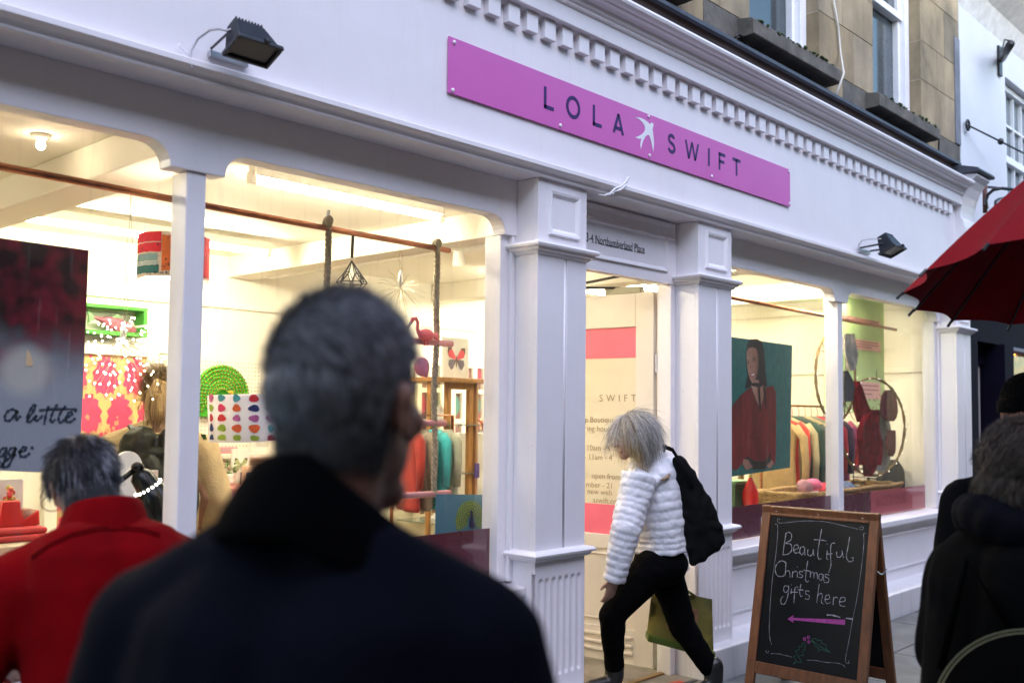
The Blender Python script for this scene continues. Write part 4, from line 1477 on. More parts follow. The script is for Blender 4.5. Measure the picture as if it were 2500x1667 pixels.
mg.inputs[7].default_value = (0.50, 0.49, 0.45, 1)
l.new(gr.outputs[0], mg.inputs[0])
l.new(mx.outputs[2], mg.inputs[6])
l.new(mg.outputs[2], bs.inputs['Base Color'])

hy, HP = card('hanging_poster', 'tall dark red candle poster reading a little in the far left window', [(-260, 545), (217, 611), (194, 1156), (-260, 1140)], 0.34, pm)
NAVYI = mat('navy_poster_ink', (0.012, 0.03, 0.06), 0.6)


def zpx(sx, sy, x0, y0, k=0.29787):
    return (x0 + sx * k, y0 + sy * k)


def ink(name, lines, x0, y0, Y, wdt, m, parent, k=0.29787, off=0.0):
    """hand lettering given in pixels of a crop, laid on the plane Y"""
    out = []
    for ln in lines:
        q = [at(*zpx(a, b, x0, y0, k), Y) for a, b in ln]
        out.append([(p.x, p.z) for p in q])
    return strokes(name, out, (0, Y, 0), X3, Z3, wdt, m, parent, off, True)


A_ = [[(150, 700), (110, 670), (70, 680), (42, 720), (45, 755), (75, 760), (105, 735), (140, 680), (130, 730), (138, 752), (170, 720)]]
L_ = [[(222, 750), (270, 690), (290, 640), (280, 632), (255, 660), (228, 720), (225, 765), (245, 770), (280, 740), (300, 715)]]
I_ = [[(300, 715), (290, 750), (300, 762), (330, 740), (350, 715)]]
T_ = [[(320, 678), (420, 668), (610, 668), (612, 690)], [(400, 640), (375, 720), (362, 795)], [(470, 625), (430, 700), (415, 750), (425, 772), (455, 750)], [(540, 640), (500, 690), (480, 740), (490, 775), (520, 760), (560, 730), (590, 710), (585, 690), (560, 700), (540, 740), (550, 770), (580, 770), (618, 740)]]
ink('script_lettering', A_ + L_ + I_ + T_, 0, 800, 0.3385, 0.0115, NAVYI, hy)
G_ = [[(60, 990), (30, 985), (0, 1010), (-10, 1050), (20, 1050), (50, 1000), (45, 1060), (20, 1130), (-20, 1130), (0, 1090)], [(130, 985), (95, 985), (70, 1020), (80, 1045), (110, 1020), (130, 985), (110, 1050), (70, 1130), (30, 1140), (20, 1115), (60, 1080), (130, 1030)], [(150, 1020), (200, 1005), (215, 985), (195, 975), (165, 1010), (170, 1050), (205, 1055), (245, 1025)], [(265, 970), (262, 995)]]
ink('script_lettering', G_, 0, 800, 0.3385, 0.0115, NAVYI, hy)
mb = MB()
mb.add([at(*zpx(x, y, 0, 800), 0.3382) for x, y in ((212, 312), (214, 250), (220, 175), (250, 215), (268, 270), (270, 312))], [tuple(range(6))])
mb.build('flame_print', mat('flame_print', (0.7, 0.5, 0.3), 0.5), hy)

# peacock print low in the second window
pk, PP = card('peacock_poster', 'teal poster of a displaying peacock low in the second window', [(1065, 1206), (1204, 1207), (1208, 1342), (1062, 1342)], 0.36, mat('teal_poster', (0.05, 0.16, 0.21), 0.4, var=0.12, scale=3))


def peacock_print(P, parent, cx, cy, rad, off):
    FG = mat('peacock_green_ink', (0.20, 0.27, 0.04), 0.5, var=0.35, scale=90)
    FD = mat('peacock_dark_ink', (0.02, 0.07, 0.05), 0.5)
    BD = mat('peacock_blue_ink', (0.01, 0.008, 0.06), 0.4)
    u = (P[2] - P[3]).normalized()
    o = bil(P, cx, cy) + V((0, -off, 0))
    m1, m2 = MB(), MB()
    for r_i in range(5):
        rr = rad * (1 - r_i * .16)
        nn = 25 - r_i * 3
        for i in range(nn):
            q = R(-25 + 230 * i / (nn - 1))
            c = o + u * math.cos(q) * rr + Z3 * math.sin(q) * rr * .95 + V((0, -.0004 * r_i, 0))
            s = rad * .10
            m1.add([c + u * math.cos(t) * s + Z3 * math.sin(t) * s for t in [k * PI / 4 for k in range(8)]], [tuple(range(8))])
            c2_ = c + V((0, -.0003, 0))
            m2.add([c2_ + u * math.cos(t) * s * .42 + Z3 * math.sin(t) * s * .5 for t in [k * PI / 3 for k in range(6)]], [tuple(range(6))])
    m1.build('tail_print', FG, parent)
    m2.build('eye_print', FD, parent)
    m3 = MB()
    o2 = o + V((0, -.003, 0))
    pts = [(-.08, -.35), (.25, -.35), (.32, -.2), (.16, 0), (.1, .3), (.1, .5), (.0, .58), (-.08, .5), (-.06, .3), (-.1, 0), (-.14, -.2)]
    m3.add([o2 + u * a * rad + Z3 * b * rad for a, b in pts], [tuple(range(len(pts)))])
    m3.build('body_print', BD, parent)


peacock_print(PP, pk, 0.585, 0.52, 0.098, 0.002)
# bird silhouette at the foot of that print
mb = MB()
mb.add([at(x, y, 0.357) for x, y in ((1125, 1325), (1140, 1317), (1150, 1307), (1158, 1311), (1170, 1321), (1150, 1313), (1148, 1324), (1130, 1327))], [tuple(range(8))])
mb.build('bird_print', BLACK, pk)

# portrait poster in the right window
pt, PT = card('portrait_poster', 'teal poster of a dark haired model in a red jumper in the right window', [(1770, 820), (1934, 843), (1929, 1141), (1770, 1166)], 0.36, mat('teal_weave_print', (0.02, 0.16, 0.13), 0.45, col2=(0.015, 0.09, 0.085), scale=28, stretch=(1, 1, .5)))


def pcut(name, pts, m, lay):
    mb = MB()
    mb.add([at(*zpx(x, y, 1800, 800), 0.3595 - 0.0006 * lay) for x, y in pts], [tuple(range(len(pts)))])
    return mb.build(name, m, pt)


HAIR_I = mat('print_dark_hair', (0.018, 0.012, 0.01), 0.5)
SKIN_I = mat('print_skin', (0.44, 0.24, 0.17), 0.5, col2=(0.27, 0.12, 0.075), scale=9)
RED_I = mat('print_red_knit', (0.24, 0.010, 0.014), 0.5, col2=(0.07, 0.003, 0.005), scale=7, stretch=(1, 1, .45))
pcut('hair_print', [(75, 180), (80, 130), (110, 95), (160, 92), (200, 110), (215, 160), (225, 260), (235, 400), (245, 480), (215, 510), (180, 470), (120, 470), (95, 490), (62, 500), (75, 440), (90, 380)], HAIR_I, 1)
pcut('skin_print', [(118, 420), (175, 430), (185, 470), (235, 480), (205, 600), (188, 660), (150, 580), (115, 480)], SKIN_I, 2)
pcut('face_print', [(75, 200), (90, 168), (130, 160), (160, 175), (172, 230), (172, 310), (165, 370), (150, 425), (130, 448), (108, 430), (92, 380), (80, 320), (76, 260)], SKIN_I, 3)
pcut('choker_print', [(112, 452), (180, 450), (215, 440), (215, 470), (185, 490), (120, 475)], HAIR_I, 4)
pcut('jumper_print', [(110, 480), (150, 590), (188, 665), (208, 600), (240, 490), (290, 470), (315, 520), (320, 700), (318, 1000), (310, 1130), (270, 1060), (230, 1090), (150, 1092), (80, 1055), (40, 1110), (0, 1160), (-40, 1160), (-60, 900), (-40, 640), (20, 560), (70, 520)], RED_I, 5)
pcut('ribbon_print', [(168, 480), (185, 480), (198, 680), (182, 690)], HAIR_I, 6)
pcut('ribbon_print', [(212, 480), (228, 480), (245, 650), (230, 660)], HAIR_I, 6)
pcut('trouser_print', [(70, 1050), (150, 1092), (230, 1092), (275, 1025), (270, 1095), (225, 1158), (130, 1160), (95, 1100)], HAIR_I, 6)
pcut('hand_print', [(50, 1075), (90, 1080), (130, 1140), (70, 1165), (45, 1120)], SKIN_I, 6)
pcut('hand_print', [(240, 1130), (285, 1080), (300, 1110), (270, 1155)], SKIN_I, 7)
pcut('shade_print', [(150, 175), (160, 175), (172, 230), (172, 310), (165, 370), (150, 425), (140, 438), (152, 380), (158, 310), (158, 240)], mat('print_skin_shadow', (0.25, 0.11, 0.07), 0.5), 4)
FOLD_I = mat('print_fold', (0.045, 0.002, 0.004), 0.5)
ink('fold_print', [[(20, 600), (40, 760), (38, 900)], [(60, 560), (75, 760), (60, 980)], [(250, 520), (262, 700), (270, 900), (262, 1050)], [(290, 560), (296, 760), (292, 980)], [(120, 700), (140, 860), (130, 1040)], [(200, 720), (190, 880), (200, 1050)], [(80, 880), (120, 900), (180, 890)], [(0, 1000), (30, 980), (60, 1000)]], 1800, 800, 0.3555, 0.006, FOLD_I, pt)
ink('hair_gleam_print', [[(95, 140), (130, 115), (175, 120)], [(200, 180), (208, 280), (212, 400)], [(85, 400), (78, 450)]], 1800, 800, 0.3572, 0.005, mat('print_hair_gleam', (.06, .04, .03), .5), pt)
pcut('eye_print', [(82, 285), (92, 278), (102, 286), (92, 293)], HAIR_I, 4)
pcut('eye_print', [(128, 268), (142, 258), (152, 266), (142, 274)], HAIR_I, 4)
pcut('brow_print', [(80, 268), (100, 262), (100, 266), (80, 273)], HAIR_I, 4)
pcut('brow_print', [(120, 252), (152, 240), (153, 246), (120, 258)], HAIR_I, 4)
pcut('nose_print', [(108, 290), (104, 332), (112, 338), (118, 334)], mat('print_skin_shadow', (0.30, 0.14, 0.09), 0.5), 4)
pcut('mouth_print', [(102, 375), (120, 378), (140, 362), (148, 366), (138, 395), (118, 405), (106, 395)], mat('print_lip', (0.32, 0.03, 0.03), 0.5), 4)
pcut('teeth_print', [(108, 381), (122, 384), (142, 370), (136, 388), (120, 394)], WHITEP, 5)
for i, (x, y, s_) in enumerate(((268, 205, 'Silk & cotton'), (262, 290, 'Fair cashmere'), (285, 345, 'Fashion'))):
    p_ = at(*zpx(x, y, 1800, 800), 0.3555)
# burgundy vinyl strip along the foot of the panes
FILM = mat('burgundy_window_film', (0.11, 0.018, 0.03), 0.28, var=0.15, scale=2)
FILM2 = mat('red_window_film', (0.42, 0.07, 0.08), 0.4, var=0.08, scale=3)
GY = HY + 0.078
fs = thing('window_film', 'burgundy vinyl strip along the foot of the right window panes', 'window film', (7.4, GY, 0.72))
MB().box(5.58, 7.31, GY, GY + 0.003, 0.729, 0.945).build('strip', FILM, fs)
xr = at(2259, 1240, GY).x
MB().box(7.41, 8.05, GY, GY + 0.003, 0.729, 0.935).build('strip', FILM, fs)
MB().box(8.052, xr, GY, GY + 0.003, 0.729, 0.935).build('strip', FILM2, fs)
text('film_lettering', 'L', (at(1856, 1285, GY).x, GY - 0.002, at(1856, 1286, GY).z), X3, Z3, 0.10, WHT, fs, sx=1.0)
text('film_lettering', 'in COLOUR?', (8.15, GY - 0.002, 0.80), X3, Z3, 0.13, mat('faded_film_ink', (0.30, 0.05, 0.06), 0.4), fs, sx=0.95)
fs2 = thing('window_film', 'burgundy vinyl strip along the foot of the left window panes', 'window film', (1.6, GY, 0.72))
MB().box(-0.27, 1.84, GY, GY + 0.003, 0.729, 0.985).build('strip', FILM2, fs2)
MB().box(1.93, 3.545, GY, GY + 0.003, 0.729, 0.985).build('strip', FILM, fs2)

# ------------------------------------------------------------------ back wall of the shop, left part
YB = BY - 0.005
# damask hanging in a door frame
dmk = thing('damask_panel', 'pink damask fabric panel hanging in the white door frame', 'fabric panel', at(270, 1100, YB - 0.05))
P0, P1 = at(150, 858, YB - 0.03), at(356, 872, YB - 0.03)
zt, zb_ = P1.z + 0.0, 0.5
MB().box(P0.x, P1.x, YB - 0.035, YB - 0.03, zb_, zt).build('cloth', mat('gold_damask_ground', (0.55, 0.40, 0.16), 0.6, var=0.1, scale=6), dmk)
PKD = mat('pink_damask_motif', (0.72, 0.05, 0.13), 0.65, var=0.15, scale=20)
mb = MB()
cw, ch = 0.235, 0.45
for i in range(-1, 4):
    for j in range(-1, 6):
        cx = P0.x + 0.09 + i * cw + (cw / 2 if j % 2 else 0)
        cz_ = zt - 0.15 - j * ch * .62
        pts = []
        for k in range(48):
            q = 2 * PI * k / 48
            rr = 1 + 0.10 * math.sin(11 * q) + .06 * math.sin(23 * q)
            sx, sz = 0.094 * rr * math.cos(q) * (1 - .22 * math.sin(q)), 0.142 * rr * math.sin(q)
            pts.append((min(P1.x - .002, max(P0.x + .002, cx + sx)), YB - 0.037, min(zt - .004, max(zb_, cz_ + sz))))
        if max(p[0] for p in pts) - min(p[0] for p in pts) > .03 and max(p[2] for p in pts) - min(p[2] for p in pts) > .03:
            mb.add(pts, [tuple(range(48))])
mb.build('damask_motif', PKD, dmk, fix=False)
mb = MB()
random.seed(12)
for i in range(110):
    cx, cz_ = random.uniform(P0.x + .01, P1.x - .02), random.uniform(zb_, zt - .02)
    s_ = random.uniform(.006, .016)
    q0 = random.random() * 6
    mb.add([(cx + s_ * math.cos(q0 + t) * (1 + .4 * (k % 2)), YB - 0.0385, cz_ + s_ * math.sin(q0 + t) * (1 + .4 * (k % 2))) for k, t in enumerate([k * PI / 4 for k in range(8)])], [tuple(range(8))])
mb.build('damask_sprigs', mat('gold_sprig', (0.62, 0.28, 0.16), 0.6), dmk, fix=False)
for a, b, c_0, d in ((P0.x - .09, P0.x - .001, zb_, zt + .09), (P1.x + .001, P1.x + .09, zb_, zt + .09), (P0.x - .0, P1.x, zt + .002, zt + .09)):
    MB().box(a, b, YB - 0.06, YB, c_0, d).build('door_frame', CREAM, dmk, bevel=0.006)
# green crate with fish
cg = at(280, 780, YB - 0.1)
cr = thing('fruit_crate', 'green painted crate hung on the wall above the damask panel', 'crate', at(280, 825, YB - 0.1))
GRN = mat('green_crate_paint', (0.05, 0.30, 0.03), 0.6, var=0.2, scale=10)
ca, cb = at(190, 738, YB - 0.12), at(355, 824, YB - 0.12)
x0, x1, z1, z0 = ca.x, cb.x, at(300, 748, YB - .12).z, cb.z
for nm, (a, b, c_0, d) in (('top_slat', (x0, x1, z1 - .025, z1)), ('bottom_slat', (x0, x1, z0, z0 + .03))):
    MB().box(a, b, YB - 0.15, YB - 0.002, c_0, d).build(nm, GRN, cr, bevel=0.003)
for a in (x0, x1 - .03):
    for c_0, d in ((z0 + .032, z0 + .075), (z0 + .095, z1 - .028)):
        MB().box(a, a + .028, YB - 0.15, YB - 0.004, c_0, d).build('end_slat', GRN, cr, bevel=0.003)
fc = V((cg.x + 0.04, YB - 0.08, (z0 + z1) / 2 - .03))
fsh = thing('fish_ornament', 'pink patterned fish ornament lying in the green crate', 'ornament', fc)
FP = mat('fish_pink', (0.45, 0.12, 0.16), 0.5, col2=(0.12, 0.03, 0.05), scale=70)
tl = Matrix.Rotation(R(-12), 3, 'Y').inverted()
remesh(MB().ell(fc, (.15, .02, .052), Matrix.Rotation(R(14), 3, 'Y'), 20, 12).cap(fc + V((-.12, 0, .03)), fc + V((-.18, 0, .045)), .02, .012), 'body', FP, fsh, 0.007, 3)
MB().prism([(-.17, .04), (-.24, .10), (-.225, .045), (-.235, -.01)], fc - V((0, .006, 0)), X3, Z3, 0.012).build('tail', mat('fish_green', (0.15, 0.28, 0.12), 0.5), fsh)
MB().prism([(-.06, .05), (-.02, .085), (.03, .055)], fc - V((0, .006, 0)), X3, Z3, 0.012).build('fin', MATS['fish_green'], fsh)
# pegboard with shelf
pg = thing('pegboard', 'cream pegboard panel with shelf on the wall right of the mullion', 'pegboard', at(600, 1200, YB))
pa_ = at(470, 853, YB - .03)
MB().box(pa_.x, pa_.x + 2.0, YB - 0.03, YB - 0.015, 0.5, at(560, 858, YB).z).build('panel', CREAM, pg)
hol = MB()
for i in range(48):
    for j in range(34):
        hx, hz = pa_.x + .03 + i * .032, 1.93 - j * .032
        hol.box(hx - .004, hx + .004, YB - .0315, YB - .0301, hz - .004, hz + .004)
stuff(hol.build('peg_holes', mat('hole_dark', (0.25, 0.2, 0.12), 0.9), pg))
sh_ = at(600, 1112, YB - .2)
MB().box(pa_.x + .1, pa_.x + 1.9, YB - 0.25, YB - 0.031, sh_.z - .02, sh_.z + .02).build('shelf', CREAM, pg, bevel=0.004)
# green bead peacock on the pegboard
pc = at(540, 968, YB - 0.08)
pcx = thing('peacock_ornament', 'bright green beaded peacock fan on the pegboard', 'ornament', pc - Z3 * .15)
rad = 0.235
FGN = mat('bead_green', (0.06, 0.42, 0.02), 0.35, var=0.3, scale=60)
FGD = mat('bead_gold', (0.55, 0.38, 0.03), 0.3, var=0.2)
FTE = mat('bead_teal', (0.01, 0.05, 0.05), 0.2)
disc = MB()
pts = [(math.cos(R(q)) * rad * 1.02, math.sin(R(q)) * rad * 1.05) for q in range(-40, 221, 10)]
disc.prism(pts, pc, X3, Z3, 0.02)
disc.build('fan_base', FGN, pcx)
m1, m2, m3 = MB(), MB(), MB()
for r_i in range(7):
    rr = rad * (1.0 - r_i * .12)
    nn = int(30 * rr / rad) + 6
    for i in range(nn):
        q = R(-35 + 250 * (i + .5 * (r_i % 2)) / nn)
        c = pc + V((math.cos(q) * rr, -.012, math.sin(q) * rr * 1.03))
        m1.ell(c, (.016, .012, .016), None, 8, 5)
        m2.ell(c + V((0, -.009, -.002)), (.0095, .007, .0095), None, 6, 4)
        m3.ell(c + V((0, -.014, 0)), (.006, .005, .006), None, 6, 4)
stuff(m1.build('green_beads', FGN, pcx, True))
stuff(m2.build('gold_beads', FGD, pcx, True))
stuff(m3.build('dark_beads', FTE, pcx, True))
hb = pc + V((0.05, -.05, -.02))
remesh(MB().cap(hb + V((0, 0, -.12)), hb + V((-.01, 0, -.02)), .035, .024).ell(hb + V((-.005, -.005, .01)), (.026, .03, .034)), 'bird_body', mat('peacock_ink_blue', (0.015, 0.015, 0.06), 0.3), pcx, 0.006, 3)
MB().ell(hb + V((.0, -.01, .055)), (.025, .012, .016), None, 10, 6).build('crest', FGD, pcx, True)
# goods under the shelf and the trestle table
tbz = at(580, 1188, YB - 0.5).z
tab = thing('trestle_table', 'pink topped table on green trestle legs below the pegboard', 'table', at(570, 1250, YB - .5))
tx = at(505, 1188, YB - .55).x
MB().box(tx, tx + 1.3, YB - 0.75, YB - 0.3, tbz - .02, tbz + .012).build('tabletop', mat('pink_laminate', (0.55, 0.2, 0.2), 0.5), tab, bevel=0.004)
FRG = mat('striped_trim', (0.55, 0.12, 0.08), 0.7, col2=(0.35, 0.2, 0.4), scale=45, stretch=(1, .1, .1))
MB().box(tx, tx + 1.3, YB - 0.757, YB - 0.751, tbz - .055, tbz - .01).build('bunting_trim', FRG, tab)
GT = mat('green_trestle', (0.02, 0.13, 0.03), 0.5)
MB().tube([(tx + .08, YB - .70, tbz - .02), (tx + .08, YB - .70, FZ)], .03, 4).build('leg', GT, tab)
MB().tube([(tx + .42, YB - .70, tbz - .02), (tx + .10, YB - .70, tbz - .5)], .022, 4).build('brace', GT, tab)
MB().tube([(tx + 1.2, YB - .70, tbz - .02), (tx + 1.2, YB - .70, FZ)], .03, 4).build('leg', GT, tab)


def canvas(label, cx, cy, hw, hh, Y, wing1, wing2, k):
    c = at(cx, cy, Y)
    t = thing('butterfly_print', label, 'print', c - Z3 * hh)
    MB().box(c.x - hw, c.x + hw, Y, Y + .02, c.z - hh, c.z + hh).build('canvas', WHITEP, t, bevel=0.002)
    m1, m2 = MB(), MB()
    y = Y - .0015
    for s in (-1, 1):
        up = [(0, 0), (.15, .35), (.55, .95), (.95, 1.0), (1.0, .6), (.85, .2), (.4, .05)]
        lo = [(0, 0), (.4, .02), (.85, -.05), (.9, -.45), (.6, -.85), (.35, -.7), (.1, -.25)]
        m1.add([(c.x + s * a * k, y, c.z + b * k) for a, b in up], [tuple(range(len(up)))])
        m2.add([(c.x + s * a * k, y - .0003, c.z + b * k) for a, b in lo], [tuple(range(len(lo)))])
    m1.build('upper_wing', wing1, t)
    m2.build('lower_wing', wing2, t)
    # dark wing tips and body
    m3 = MB()
    for s in (-1, 1):
        m3.add([(c.x + s * a * k, y - .0006, c.z + b * k) for a, b in ((.5, .86), (.55, .95), (.95, 1.0), (1, .6), (.93, .55), (.8, .75))], [tuple(range(6))])
    m3.add([(c.x + a * k, y - .001, c.z + b * k) for a, b in ((-.05, .3), (.05, .3), (.06, -.4), (0, -.75), (-.06, -.4))], [tuple(range(5))])
    m3.build('body_print', mat('butterfly_brown', (0.09, 0.06, 0.03), 0.6), t)


canvas('white print of a pink and grey butterfly standing on the glass cabinet', 1114, 878, 0.135, 0.17, 2.35, mat('wing_pink', (0.75, 0.09, 0.12), 0.6), mat('wing_grey', (0.16, 0.13, 0.18), 0.6, var=0.3, scale=60), 0.095)
canvas('small white print of a pale green butterfly on the trestle table', 588, 1135, 0.075, 0.125, YB - .45, mat('wing_green', (0.40, 0.45, 0.22), 0.6), mat('wing_green2', (0.36, 0.42, 0.24), 0.6), 0.056)
random.seed(31)
GOODS = [('paper_card', 'white pictured card on the shelf above the small butterfly print', 640, 1088, .11, .012, .15, (0.8, 0.72, 0.65)), ('gift_box', 'flat pink boxed set on the shelf beside the green clad shopper', 540, 1095, .12, .05, .05, (0.6, 0.25, 0.3)),
         ('candle_jar', 'pale candle jar on the trestle table under the butterfly', 605, 1162, .035, .035, .09, (0.8, 0.55, 0.4)), ('folded_scarves', 'dark blue folded scarves at the far end of the trestle table', 612, 1172, .06, .06, .06, (0.03, 0.03, 0.10)),
         ('tag_card', 'small white price card at the left end of the trestle table', 520, 1168, .035, .01, .045, (0.82, 0.8, 0.75))]
for nm, lb_, px, py, hx, hy_, hz, cl in GOODS:
    c = at(px, py, YB - .5 if py > 1120 else YB - .14)
    base = tbz + .012 if py > 1120 else sh_.z + .02
    r_ = thing(nm, lb_, nm.replace('_', ' '), (c.x, c.y, base))
    MB().box(c.x - hx, c.x + hx, c.y - hy_, c.y + hy_, base, base + hz * (1.6 if py > 1120 else 1)).build('body', mat(nm + '_m', cl, 0.6, var=0.15, scale=25), r_, bevel=0.006)
    MB().box(c.x - hx * .6, c.x + hx * .5, c.y - hy_ - .002, c.y - hy_ - .0005, base + hz * .3, base + hz * .8).build('face_mark', mat(nm + '_f', tuple(min(1, q * .5 + .15) for q in cl), 0.6), r_)
# flowers in a jug on the table
fj = at(560, 1150, YB - .45)
r_ = thing('flower_jug', 'small white jug of pale flowers beside the butterfly print', 'jug', (fj.x, fj.y, tbz + .012))
MB().lathe([(.03, 0), (.04, .03), (.032, .07), (.036, .085)], (fj.x, fj.y, tbz + .012), n=14).build('jug', WHITEP, r_, True)
fb = MB()
for i in range(26):
    fb.ell(V((fj.x, fj.y, tbz + .13)) + V((random.gauss(0, .03), random.gauss(0, .02), random.gauss(0, .025))), (.011, .011, .009), None, 6, 4)
fb.build('blooms', mat('pale_bloom', (0.5, 0.5, 0.35), 0.7, col2=(0.1, 0.25, 0.06), island=True), r_)
rc = at(524, 1085, YB - .35)
r_ = thing('painted_candlestick', 'tall teal candlestick with a red tulip shaped top', 'candlestick', (rc.x, rc.y, tbz + .012))
MB().lathe([(.05, 0), (.05, .015), (.02, .04), (.022, .25), (.03, .30), (.02, .33)], (rc.x, rc.y, tbz + .012), n=14).build('stem', mat('teal_glaze', (0.03, 0.28, 0.22), 0.3), r_, True)
MB().lathe([(.015, .335), (.034, .36), (.032, .40), (.02, .385)], (rc.x, rc.y, tbz + .012), n=14).build('cup', mat('red_glaze', (0.6, 0.05, 0.03), 0.3), r_, True)
# wooden chair seat and papers at floor right of the trestle
ch_ = at(565, 1262, YB - .8)
r_ = thing('wooden_stool', 'pale wooden stool beside the trestle table', 'stool', (ch_.x, ch_.y, FZ))
MB().lathe([(.001, -.02), (.15, -.02), (.16, 0), (.15, .012), (.001, .012)], ch_, n=24).build('seat', OAK, r_, True)
for q in (0.5, 2.1, 3.6, 5.2):
    MB().tube([ch_ + V((math.cos(q) * .1, math.sin(q) * .1, -.02)), V((ch_.x + math.cos(q) * .17, ch_.y + math.sin(q) * .17, FZ))], .014, 8).build('leg', OAK, r_, True)

# ------------------------------------------------------------------ cabinet, glazed door and jumpers behind the second window
CYb = 2.3
ka, kb = at(1050, 932, CYb), at(1162, 940, CYb)
kz1, kz0 = ka.z, 0.35
cbn = thing('display_cabinet', 'tall oak and glass display cabinet behind the rope ladder', 'cabinet', ((ka.x + kb.x) / 2, CYb, FZ))
xs4 = [ka.x, at(1093, 940, CYb).x, at(1147, 940, CYb).x, kb.x]
for i, xx in enumerate(xs4):
    wd = .012 if i in (0, 3) else .022
    MB().box(xx - wd, xx + wd, CYb - .02, CYb + .02, FZ, kz1).build('post', OAK, cbn, bevel=0.004)
MB().box(ka.x - .05, kb.x + .03, CYb - .12, CYb + .42, kz1, kz1 + .035).build('top_board', OAK, cbn, bevel=0.006)
MB().box(xs4[1], xs4[2], CYb - .018, CYb + .018, kz1 - .05, kz1 - .001).build('door_rail', OAK, cbn)
MB().box(ka.x, kb.x, CYb + .38, CYb + .4, FZ, kz1).build('back_frame', glass('cabinet_back', (.95, .93, .85)), cbn)
for zz in (1.45, 1.08, .72):
    MB().box(ka.x, kb.x, CYb - .05, CYb + .36, zz, zz + .008).build('glass_shelf', mat('shelf_glass_edge', (.55, .65, .55), .1, trans=.6), cbn)
for (u0, z0_, wd, ht) in ((.35, 1.458, .05, .1), (.5, 1.458, .06, .15), (.62, 1.458, .035, .08), (.45, 1.088, .05, .18), (.6, 1.088, .09, .03), (.5, .728, .07, .05)):
    xx = ka.x + (kb.x - ka.x) * u0
    MB().lathe([(wd, 0), (wd, ht * .4), (wd * .5, ht * .6), (wd * .55, ht * .8), (.004, ht)], (xx, CYb + .15, z0_), n=10).build('china_piece', WHITEP, cbn, True)
MB().box(xs4[2] - .02, xs4[2] + .02, CYb - .095, CYb - .081, 1.05, 1.16).build('tassel', mat('violet_tassel', (.06, .02, .2), .7), cbn)
gdx0, gdx1 = at(1020, 930, YB - .04).x, at(1205, 930, YB - .04).x
gd = thing('glazed_door', 'white glazed door backed with harlequin patterned cloth', 'door', ((gdx0 + gdx1) / 2, YB, FZ))
HAR = mat('harlequin_cloth', (0.38, 0.06, 0.08), 0.7, col2=(0.10, 0.20, 0.12), scale=3.5, stretch=(3, 1, .9))
MB().box(gdx0, gdx1, YB - .03, YB - .02, .5, 2.0).build('backing_cloth', HAR, gd)
nb = 7
for i in range(nb + 1):
    xx = gdx0 + (gdx1 - gdx0) * i / nb
    MB().box(xx - .03, xx + .03, YB - .07, YB - .031, .5, 2.0).build('glazing_bar', CREAM, gd, bevel=.004)
for zz in (.55, .85, 1.15, 1.46, 1.76, 2.02):
    MB().box(gdx0 + .0, gdx1, YB - .066, YB - .032, zz - .022, zz + .022).build('glazing_bar', CREAM, gd, bevel=.004)
hm = MB()
for i in range(nb):
    for j in range(5):
        cx_ = gdx0 + (gdx1 - gdx0) * (i + .5) / nb
        cz_ = .7 + j * .305
        hm.add([(cx_, YB - .0315, cz_ + .11), (cx_ + .07, YB - .0315, cz_), (cx_, YB - .0315, cz_ - .11), (cx_ - .07, YB - .0315, cz_)], [(0, 1, 2, 3)])
hm.build('harlequin_diamonds', mat('diamond_teal', (0.10, 0.26, 0.24), 0.7, col2=(0.42, 0.05, 0.1), island=True), gd)
wc = at(1200, 1040, 3.0)
r_ = thing('side_cupboard', 'white cupboard with copper teapots behind the window jamb', 'cupboard', (wc.x + .2, 3.0, FZ))
MB().box(at(1178, 1050, 3.0).x, wc.x + .7, 2.9, 3.4, FZ, at(1190, 1058, 3.0).z).build('carcass', WHITEP, r_, bevel=.006)
MB().box(at(1178, 1050, 3.0).x + .04, wc.x + .66, 2.89, 2.899, FZ + .1, at(1190, 1058, 3.0).z - .06).build('cupboard_door', PAINT2, r_, bevel=.004)
tz = at(1190, 1058, 3.0).z
tx_ = at(1197, 1040, 3.05).x
r_ = thing('copper_teapot', 'shiny copper teapot on the white cupboard', 'teapot', (tx_, 3.05, tz))
MB().lathe([(.05, 0), (.10, .05), (.10, .10), (.05, .15), (.02, .16), (.03, .19), (.005, .21)], (tx_, 3.05, tz), n=18).build('pot', mat('bright_copper', (.75, .32, .2), .2, 1.0), r_, True)
MB().tube([(tx_ - .09, 3.05, tz + .06), (tx_ - .15, 3.05, tz + .12), (tx_ - .17, 3.05, tz + .14)], [.02, .012, .01], 8).build('spout', MATS['bright_copper'], r_, True)


